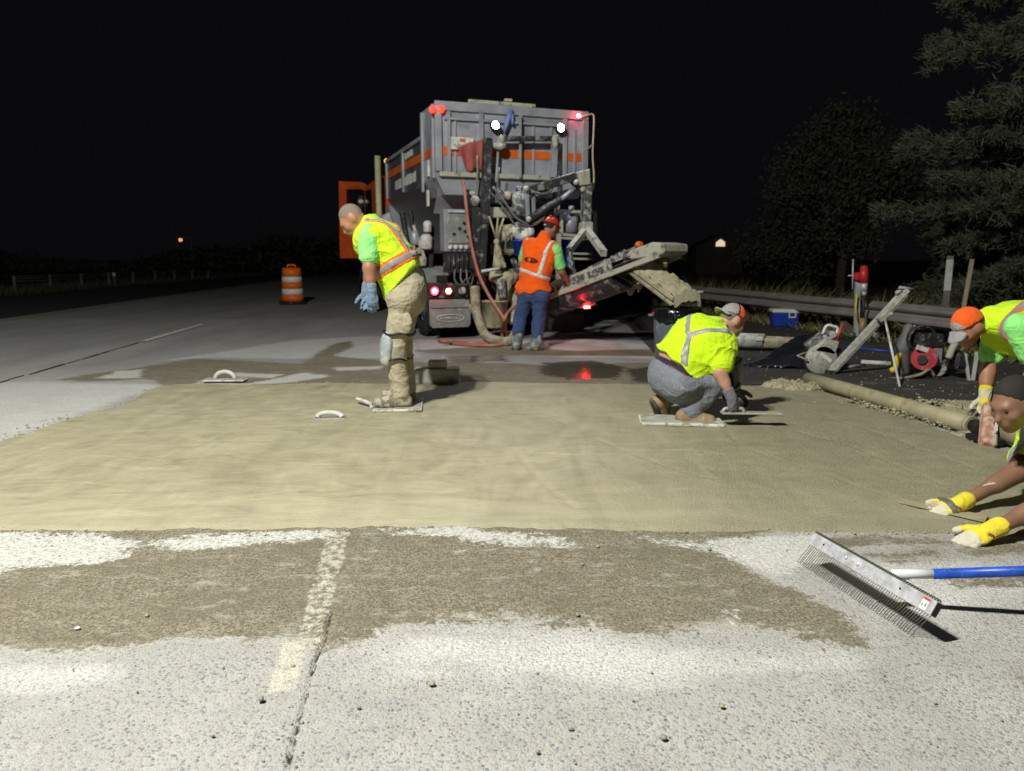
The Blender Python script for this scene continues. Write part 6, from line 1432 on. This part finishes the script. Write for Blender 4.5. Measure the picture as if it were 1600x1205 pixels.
x = MB(); x.tube(arc_pts([E_(1460, 588, -.1), E_(1452, 578, -.13), E_(1436, 586, -.2), E_(1400, 592, -.1), E_(1340, 592, -.05)], 6), .016, 8); x.build('suction_hose', M['tan_hose'], t); x = MB(); x.tube([E_(1412, 592, .1), E_(1480, 586, .1)], .015, 6); x.tube([E_(1425, 589, -.15), E_(1470, 592, -.15)], .015, 6); x.build('skid_frame', M['engine_dark'], t)
v = Vol([Cp(E_(1412, 580, .1), E_(1410, 545, .1), .06, .07), Cp(E_(1410, 545, .1), E_(1420, 512, .12), .07, .05)], .012, .03); v.mesh('black_boot_hose', M['hose_grey'], t); x = MB(); x.tube([E_(1399, 580, .05), E_(1402, 560, .05), E_(1410, 548, .08)], [.03, .035, .02], 8); x.ball(E_(1395, 578, .05), .035, 8); x.build('yellow_coupling', M['yellow'], t); x = MB(); x.cyl(E_(1421, 545, .2), E_(1427, 508, .2), .03, n=8); x.build('upright_pole', M['brass'], t)
# compactor part hidden behind the man in the cap
cb = gnd(1518, 596); t = thing('plate_compactor', 'small engine machine with steel legs behind the man in the cap', 'machine', cb); K_ = lambda px, py, dy=0: at(px, py, cb.y + dy) - cb
x = MB(); x.tube(arc_pts([K_(1482, 560), K_(1488, 545), K_(1496, 533), K_(1500, 528)], 4), .035, 10); x.build('exhaust_elbow', M['caked'], t); x = MB(); x.box(K_(1497, 562, .1), (.16, .22, .18)); x.build('engine', M['engine_dark'], t, .03); x = MB(); x.beam(K_(1508, 553), K_(1514, 595), .03, .02); x.build('leg', M['whitish'], t); x = MB(); x.beam(K_(1527, 550), K_(1520, 595), .03, .02); x.build('leg', M['whitish'], t); x = MB(); x.beam(K_(1511, 596), K_(1523, 596), .05, .02); x.build('foot_plate', M['steel'], t)
# bars and poles left lying between the machines
for nm, lab, a_, b_, r_, m_ in (('metal_tube', 'pale metal tube lying below the stand rail', (1312, 579), (1350, 575), .020, 'alu'), ('metal_tube', 'flat pale channel lying in front of the yellow coupling', (1345, 571), (1392, 574), .028, 'whitish'), ('pole', 'thin blue and white pole lying behind the stand rail', (1318, 545), (1400, 553), .014, 'blue_handle')):
    p0, p1 = gnd(*a_), gnd(*b_); x = MB(); x.cyl(p0 + V3((0, 0, r_+.012)), p1 + V3((0, 0, r_+.012)), r_, n=10); tag(x.build(nm, M[m_], None, origin=((p0+p1)/2)), lab, 'tube' if nm != 'pole' else 'pole')
# guard rail with posts along the right shoulder
G0 = V3((7.0, 4.8, 0)); G1 = V3((4.35, 18.2, 0)); pts_ = [G0 + (G1-G0)*i/7 for i in range(8)] + [G1 + V3((-.34 - .02*i*i, 1.9*(i), 0)) + V3((-.34*i, 0, 0)) for i in range(1, 9)]
t = thing('guard_rail', 'weathered steel guard rail on timber posts along the right shoulder', 'guard rail', G0)
prof = [(0, -.155), (-.02, -.145), (-.075, -.11), (-.08, -.075), (-.06, -.045), (-.005, -.015), (0, 0), (-.005, .015), (-.06, .045), (-.08, .075), (-.075, .11), (-.02, .145), (0, .155)]
for i in range(len(pts_)-1):
    a_, b_ = pts_[i] - G0, pts_[i+1] - G0; d_ = (b_-a_).normalized(); n_ = V3((d_.y, -d_.x, 0)); zc = .445 + (.004 if i % 2 else 0)
    P = [p + n_*u*(1.0 if i % 2 else 1.02) + V3((0, 0, zc+w)) for p in (a_ - d_*.05, b_ + d_*.05) for u, w in prof]; m = len(prof)
    x = MB(); x.add(P, [(k, k+1, m+k+1, m+k) for k in range(m-1)], False); o = x.build('rail', M['rail_galv'], t); o.modifiers.new('thick', 'SOLIDIFY').thickness = .004
    x = MB(); c_ = a_ + n_*.22; x.box(c_ + V3((0, 0, .25)), (.17, .2, .70), zrot(math.atan2(d_.y, d_.x))); x.build('post', M['timber'], t, .01); x = MB(); x.box(a_ + n_*.075 + V3((0, 0, .44)), (.15, .12, .34), zrot(math.atan2(d_.y, d_.x))); x.build('spacer_block', M['timber'], t, .008)
# markers behind the rail
p = at(1481, 440, 12.2); x = MB(); x.box((0, 0, .55), (.095, .03, 1.5)); o = x.build('marker_post', M['rail_galv']); o.location = (p.x, p.y, 0); tag(o, 'grey marker post with white top behind the guard rail', 'post'); x = MB(); x.box((0, -.003, at(1481, 430, 12.2).z - .0), (.1, .032, .50)); x.build('reflector_panel', M['post_white'], o)
p0, p1 = at(1502, 480, 11.2), at(1519, 405, 11.2); x = MB(); x.beam((0, 0, 0), (p1 - V3((p0.x, p0.y, 0))), .05, .03); o = x.build('wooden_stake', M['stake']); o.location = (p0.x, p0.y, 0); tag(o, 'leaning pale wooden stake behind the guard rail', 'stake')
# traffic drum
db = gnd(458, 473); db.z = -.04; t = thing('traffic_drum', 'orange and white striped traffic drum on the road', 'traffic drum', db)
def dr_ring(name, m, z0, z1, r0, r1): x = MB(); x.lathe([(r0-.03, z0), (r0, z0), (r1, z1), (r1-.03, z1)], n=32); x.build(name, M[m], t)
for nm, m_, z0, z1, r0, r1 in (('base_ring', 'rubber', .0, .09, .40, .38), ('orange_band', 'drum_orange', .092, .28, .310, .305), ('white_band', 'drum_white', .282, .445, .300, .296), ('orange_band', 'drum_orange', .447, .63, .292, .288), ('white_band', 'drum_white', .632, .79, .282, .278), ('orange_band', 'drum_orange', .792, 1.03, .274, .262)): dr_ring(nm, m_, z0, z1, r0, r1)
x = MB(); x.lathe([(0, 1.05), (.20, 1.05), (.262, 1.03)], n=32); x.build('top', M['drum_orange'], t); x = MB(); x.tube([(-.12, 0, 1.05), (-.10, 0, 1.12), (.10, 0, 1.12), (.12, 0, 1.05)], .03, 8); x.build('handle', M['drum_orange'], t)
# loose stones and mortar crumbs
def stone_mesh(seed, r):
    rr = random.Random(seed); bm = bmesh.new(); bmesh.ops.create_icosphere(bm, subdivisions=1, radius=1)
    s_ = (rr.uniform(.8, 1.3), rr.uniform(.7, 1.1), rr.uniform(.55, .8))
    for v_ in bm.verts: k_ = rr.uniform(.82, 1.12); v_.co = V3((v_.co.x*s_[0]*k_, v_.co.y*s_[1]*k_, v_.co.z*s_[2]*k_))*r
    me = bpy.data.meshes.new('pebble'); bm.to_mesh(me); bm.free(); me.polygons.foreach_set('use_smooth', [True]*len(me.polygons)); return me
M['pebble'] = mat('grey_pebble', (0.26, 0.25, 0.23), 0.8, var=.3, vs=60); M['pebble_white'] = mat('white_pebble', (0.74, 0.73, 0.70), 0.7); M['pebble_tan'] = mat('tan_pebble', (0.36, 0.31, 0.20), 0.8, var=.3, vs=60)
for i, (px, py, r_, m_, lab) in enumerate(((122, 986, .0095, 'pebble_white', 'small white pebble on the brown slurry at the left'), (903, 965, .011, 'pebble', 'grey pebble at the front edge of the brown slurry'), (675, 1073, .010, 'pebble_tan', 'pebble on the grey pavement right of the joint'), (408, 1098, .012, 'pebble', 'dark flat pebble beside the paint stripe'),
        (934, 858, .011, 'pebble_tan', 'tan pebble near the front edge of the fresh patch'), (910, 885, .009, 'pebble', 'dark pebble in the middle of the brown slurry'), (1037, 1158, .0095, 'pebble', 'dark pebble near the bottom of the pavement'), (840, 1180, .008, 'pebble', 'small pebble at the bottom centre of the pavement'),
        (1128, 1108, .009, 'pebble_tan', 'tan pebble on the pavement below the rake'), (240, 830, .0, '', ''), (230, 966, .009, 'pebble_tan', 'tan pebble in the slurry left of the joint'), (1108, 862, .011, 'pebble', 'grey pebble beside the white residue'))):
    if r_ == 0: continue
    o = link_mesh('pebble', stone_mesh(i, r_), M[m_]); g_ = gnd(px, py); o.location = (g_.x, g_.y, r_*.5 + .006); tag(o, lab, 'pebble')
rs = np.random.RandomState(5); V_ = []; F_ = []
base_ = [stone_mesh(100+i, 1.0) for i in range(4)]; bv = [np.array([v_.co for v_ in me.vertices]) for me in base_]; bf = [np.array([p.vertices for p in me.polygons]) for me in base_]
for me in base_: bpy.data.meshes.remove(me)
def crumbs(name, spots, m, label, cat):
    V_, F_, n = [], [], 0
    for x_, y_, z_, r_ in spots:
        k = rs.randint(4); V_.append(bv[k]*r_ + np.array([x_, y_, z_ + r_*.35])); F_.append(bf[k] + n); n += len(bv[k])
    o = from_arrays(name, np.concatenate(V_), np.concatenate(F_), m, None, True); return tag(o, label, cat, kind='stuff')
sp_ = []
for _ in range(420):
    px, py = rs.uniform(-40, 1640), rs.uniform(835, 1200)
    g_ = gnd(px, py); sp_.append((g_.x, g_.y, .004, rs.gamma(2.0, .0007) + .0008))
for i in range(70):                                     # dirt kicked out of the joint
    a_ = CR[rs.randint(0, 6)]; b_ = CR[rs.randint(1, 7)]; u = rs.rand(); sp_.append((a_[0]+(b_[0]-a_[0])*u*.0 + rs.normal(0, .03), a_[1] + rs.normal(0, .08), .0, rs.gamma(2, .0010) + .0008))
crumbs('loose_grit', sp_, M['pebble'], 'loose dark grit scattered over the near pavement', 'grit')
sp_ = []
for _ in range(1100):                                    # crumbs of concrete along the edges of the patch
    i = rs.randint(len(PATCH)); a_, b_ = PATCH[i], PATCH[(i+1) % len(PATCH)]; p = a_ + (b_-a_)*rs.rand() + rs.normal(0, .035, 2); sp_.append((p[0], p[1], .004, rs.gamma(2, .0014) + .0015))
def heap(px0, py0, px1, py1, n, s_):
    a_, b_ = gnd(px0, py0), gnd(px1, py1)
    for _ in range(n):
        u = rs.rand(); q_ = rs.normal(0, s_); sp_.append((a_.x+(b_.x-a_.x)*u + q_, a_.y+(b_.y-a_.y)*u + rs.normal(0, s_), .01 + max(0, .05 - abs(q_)*.5)*rs.rand(), rs.gamma(2.2, .0028) + .003))
heap(1225, 606, 1290, 604, 900, .055); heap(1330, 632, 1500, 676, 260, .03); heap(1430, 632, 1580, 646, 420, .05); heap(0, 682, 120, 652, 18, .05)
o_c = crumbs('concrete_crumbs', sp_, M['fresh'], 'crumbs of fresh concrete along the edges of the patch', 'concrete crumbs')
for px, py, w_, h_, lab in ((1226, 607, .20, .055, 'lump of fresh concrete near the saw guard'), (1268, 610, .22, .05, 'lump of fresh concrete at the end of the roller pipe'), (1512, 640, .34, .035, 'low ridge of spilled concrete behind the roller pipe')):
    g_ = gnd(px, py); v = Vol([El((rs.normal(0, w_*.5), rs.normal(0, w_*.25), 0), np.eye(3), (w_*rs.uniform(.3, .6), w_*rs.uniform(.25, .45), h_*rs.uniform(.6, 1.1))) for _ in range(7)], .011, .03); v.fold(.02, 30); o = v.mesh('concrete_lump', M['fresh'], None, smooth=1); o.location = (g_.x, g_.y, .012); tag(o, lab, 'concrete')
sp_ = []
for _ in range(500):
    px, py = rs.uniform(1090, 1600), rs.uniform(505, 640); g_ = gnd(px, py)
    if g_.x < 6.6 and g_.x > 2.6: sp_.append((g_.x, g_.y, .014, rs.gamma(2, .002) + .002))
crumbs('shoulder_grit', sp_, M['pebble_tan'], 'pale grit scattered over the dark shoulder', 'grit')

# ------------------------------------------------------------------ verge, trees and far things
def leaf_mat(name, a, b):
    k = NT(name); oi = k.n.new('ShaderNodeNewGeometry'); c = k.ramp(oi.outputs['Random Per Island'], 0.1, 0.9, a, b); return k.done(c, 0.75, 0, None, 0.2)
M['needle'] = leaf_mat('pine_needles', (0.072, 0.084, 0.055), (0.135, 0.148, 0.098)); M['leaf'] = leaf_mat('dark_leaves', (0.06, 0.062, 0.042), (0.10, 0.10, 0.065)); M['grass'] = leaf_mat('dry_grass', (0.10, 0.11, 0.036), (0.32, 0.27, 0.115)); M['bark'] = mat('bark', (0.09, 0.07, 0.05), 0.9, bump=.02, bs=12)
rs = np.random.RandomState(11)
def blades(P, D, Ln, Wd, bend=None):
    """many thin leaf quads: roots P, directions D"""
    n = len(P); U = rs.normal(size=(n, 3)); S = np.cross(D, U); S /= np.linalg.norm(S, axis=1)[:, None] + 1e-9; T_ = P + D*Ln[:, None]
    if bend is not None: T_ = T_ + bend
    Mid = (P + T_)/2 + (0 if bend is None else -bend*.25)
    V = np.stack([P - S*Wd[:, None]*.5, P + S*Wd[:, None]*.5, Mid + S*Wd[:, None]*.5, T_, Mid - S*Wd[:, None]*.5], 1).reshape(-1, 3)
    I = np.arange(n)*5
    return V, np.concatenate([np.stack([I, I+1, I+2, I+4], 1), np.stack([I+4, I+2, I+3, I+3], 1)])
def tri_fix(F): return F
def foliage(name, V, F, m, parent):
    me = bpy.data.meshes.new(name); n = len(V)//5; I = np.arange(n)*5
    loops = np.stack([I, I+1, I+2, I+3, I+4], 1).ravel()
    me.vertices.add(len(V)); me.vertices.foreach_set('co', V.astype(np.float32).ravel()); me.loops.add(len(loops)); me.loops.foreach_set('vertex_index', loops.astype(np.int32)); me.polygons.add(n)
    me.polygons.foreach_set('loop_start', (np.arange(n)*5).astype(np.int32)); me.polygons.foreach_set('loop_total', np.full(n, 5, np.int32)); me.update(calc_edges=True)
    return link_mesh(name, me, m, parent)
def unit(v): return v/(np.linalg.norm(v, axis=-1, keepdims=True) + 1e-9)
# pine on the right, its boughs hanging in layers
tb = V3((11.9, 15.4, -.1)); t = thing('pine_tree', 'tall pine with layered boughs at the right edge', 'tree', tb)
x = MB(); x.tube([(0, 0, 0), (.05, 0, 3), (.0, .1, 7), (.1, 0, 13.5)], [.34, .27, .18, .03], 12); trunk = x.build('trunk', M['bark'], t)
P, D = [], []; limb = MB()
for i in range(230):
    z = .8 + 12.3*(i/230) + rs.uniform(-.5, .5); az = i*2.39996 + rs.uniform(-.4, .4); L = (4.3*(1 - z/15.5) + .3)*rs.uniform(.55, 1.12); dr = np.array([math.cos(az), math.sin(az), 0])
    sl_ = rs.uniform(-.05, .38)
    if dr[1] > .75: continue
    pts = [np.array([0, 0, z]) + dr*L*u + np.array([0, 0, L*(sl_*u - .26*u*u + .12*u**3)]) for u in np.linspace(0, 1, 9)]
    limb.tube(pts, [.05*(1-u*.85) for u in np.linspace(0, 1, 9)], 5)
    for u in np.linspace(.22, 1.0, 15):
        c = np.array([0, 0, z]) + dr*L*u + np.array([0, 0, L*(sl_*u - .26*u*u + .12*u**3)]); w = .50*(1.12-u)*min(1, L/2) + .16
        for s in rs.normal(0, 1, 5):
            q0 = c + np.cross(dr, [0, 0, 1])*s*w*.75 + rs.normal(0, .07, 3) + np.array([0, 0, -.10*abs(s)])
            n = 30; d = unit(dr*.75 + np.array([0, 0, .25]) + np.cross(dr, [0, 0, 1])*np.sign(s)*.35 + rs.normal(0, .62, (n, 3))); P.append(q0 + rs.normal(0, .055, (n, 3))); D.append(d)
P = np.concatenate(P); D = np.concatenate(D); V, F = blades(P, D, rs.uniform(.10, .22, len(P)), rs.uniform(.013, .026, len(P))); foliage('crown', V, F, M['needle'], t); limb.build('limbs', M['bark'], trunk)
# round dark trees far behind the rail
def broad(pos, H, R, n, label):
    t = thing('broadleaf_tree', label, 'tree', pos); x = MB(); x.tube([(0, 0, 0), (.1, 0, H*.3), (0, .1, H*.6)], [.22, .17, .08], 8); tr = x.build('trunk', M['bark'], t)
    x = MB()
    for i in range(9): a = i*.7; x.tube([(0, 0, H*.3), (R*.4*math.cos(a), R*.4*math.sin(a), H*.55), (R*.75*math.cos(a), R*.75*math.sin(a), H*.75)], [.09, .06, .02], 5)
    x.build('limbs', M['bark'], tr)
    C = rs.normal(size=(60, 3)); C = unit(C)*rs.uniform(.35, 1, (60, 1))**.5*np.array([R*.8, R*.8, H*.36]) + np.array([0, 0, H*.60]); k = rs.randint(0, 60, n)
    P = C[k] + rs.normal(0, R*.115, (n, 3)); D = unit(rs.normal(size=(n, 3))); V, F = blades(P, D, rs.uniform(.08, .20, n), rs.uniform(.05, .10, n)); foliage('crown', V, F, M['leaf'], t); return t
broad(V3((12.8, 29, -.1)), 7.2, 3.0, 20000, 'dim round tree standing beyond the guard rail'); broad(V3((12.6, 33, -.1)), 3.3, 2.6, 14000, 'low dim tree at the foot of the round tree'); broad(V3((16.5, 26, -.1)), 4.6, 2.4, 16000, 'low dim tree beside the tall pine'); broad(V3((11.4, 17.5, -.1)), 1.7, 1.5, 7000, 'dark shrub under the tall pine')
# dry grass behind the guard rail
n = 26000; yy = 5 + 32*rs.rand(n)**1.3; xr = 7.0 - .198*(yy-4.8) + .35 + rs.gamma(1.6, .9, n); clump = noise3(np.stack([xr, yy, np.zeros(n)], -1), 1.1); keep = clump > -.35; xr, yy = xr[keep], yy[keep]; n = len(xr)
P = np.stack([xr, yy, np.full(n, -.10)], -1); lean = unit(np.stack([rs.normal(.15, .45, n), rs.normal(-.1, .45, n), np.ones(n)], -1)); Ln = rs.uniform(.25, .85, n)*(1 + .35*clump[keep]); bend = np.stack([rs.normal(.1, .18, n), rs.normal(0, .15, n), -rs.uniform(.0, .18, n)], -1)
V, F = blades(P, lean, Ln, rs.uniform(.008, .018, n), bend); tag(foliage('verge_grass', V, F, M['grass'], None), 'long dry grass growing behind the guard rail', 'grass', kind='stuff')
n = 2600; yy = 6 + 16*rs.rand(n); xr = 7.0 - .198*(yy-4.8) + rs.normal(-.02, .14, n); P = np.stack([xr, yy, np.full(n, -.03)], -1); lean = unit(np.stack([rs.normal(-.2, .6, n), rs.normal(-.1, .6, n), np.ones(n)], -1)); V, F = blades(P, lean, rs.uniform(.06, .28, n), rs.uniform(.008, .016, n), np.stack([rs.normal(0, .06, n), rs.normal(0, .06, n), np.zeros(n)], -1)); tag(foliage('weeds', V, F, M['grass'], None), 'short weeds under the guard rail along the shoulder edge', 'weeds', kind='stuff')
n = 9000; yy = 24 + 40*rs.rand(n); xr = -18.9 - .112*(yy-27.7)*.2 - rs.gamma(1.5, 1.2, n); P = np.stack([xr, yy, np.full(n, -.10)], -1); V, F = blades(P, unit(np.stack([rs.normal(0, .4, n), rs.normal(0, .4, n), np.ones(n)], -1)), rs.uniform(.1, .35, n), rs.uniform(.02, .04, n)); tag(foliage('median_grass', V, F, M['leaf'], None), 'short grass along the far edge of the road', 'grass', kind='stuff')
n = 60000; xc = rs.uniform(-75, 2, n); C_ = noise3(np.stack([xc*.12, np.zeros(n), np.zeros(n)], -1), 1.0); hh = 1.6 + 1.5*C_ + .6*noise3(np.stack([xc*.5, np.zeros(n), np.zeros(n)], -1), 1.0); P = np.stack([xc, 66 + rs.normal(0, 3, n), hh*rs.rand(n)**.7 - .1], -1); V, F = blades(P, unit(rs.normal(size=(n, 3))), rs.uniform(.15, .5, n), rs.uniform(.12, .3, n)); tag(foliage('far_brush', V, F, M['leaf'], None), 'dim line of brush far beyond the road', 'brush', kind='stuff')
# posts of the cable barrier across the road
t = thing('cable_barrier', 'row of short steel barrier posts beyond the far shoulder', 'barrier', (-20.5, 30.6, 0)); pp = []
for i in range(9):
    p = V3((.08*i, 2.15*i*1.05, 0)); pp.append(p); x = MB(); x.beam(p + V3((0, 0, -.1)), p + V3((0, 0, .58)), .09, .06); x.build('post', M['rail_galv'], t)
for z in (.35, .45, .54): x = MB(); x.tube([p + V3((.05, 0, z)) for p in pp], .01, 5); x.build('cable', M['rail_galv'], t)
p = gnd(179, 441); p = at(179, 436, 36); x = MB(); x.beam((0, 0, 0), (0, 0, .7), .05, .02); o = x.build('delineator', M['rail_galv']); o.location = (p.x, p.y, -.1); tag(o, 'small delineator with amber reflector beyond the far shoulder', 'delineator'); x = MB(); x.box((0, -.02, .62), (.14, .02, .16)); x.build('reflector', M['post_white'], o)
# a far amber lamp on a pole and a lit shed
p = at(282, 375, 62); t = thing('street_lamp', 'small amber street lamp far off on the left', 'street lamp', (p.x + .9, p.y, -.1)); x = MB(); x.cyl((0, 0, 0), (0, 0, p.z + .3), .07, .05, 8); x.build('pole', M['rail_galv'], t); x = MB(); x.tube([(0, 0, p.z+.28), (-.5, 0, p.z+.32), (-.85, 0, p.z+.2)], .035, 6); x.build('arm', M['rail_galv'], t); x = MB(); x.ball((-.9, 0, p.z+.1), (.16, .16, .14), 10); x.build('lamp_head', glow('amber_street_lamp', (1.0, .28, .04), 1.6), t)
p = at(1125, 386, 70); t = thing('shed', 'far shed with a lit gable beyond the trees', 'shed', (p.x, p.y, -.1)); zc = p.z + .1
x = MB(); x.bx(-2.2, 2.2, 0, 4, 0, zc); x.build('wall', M['timber'], t); x = MB(); x.prism([(-2.3, -.1, zc), (2.3, -.1, zc), (0, -.1, zc+1.1)], (0, 4.2, 0)); x.build('roof', M['timber'], t); x = MB(); x.prism([(-.45, -.12, zc+.05), (.45, -.12, zc+.05), (.40, -.12, zc+.45), (0, -.12, zc+.72), (-.40, -.12, zc+.45)], (0, -.04, 0)); x.build('lit_window', glow('lit_gable_window', (1.0, .85, .55), .75), t)
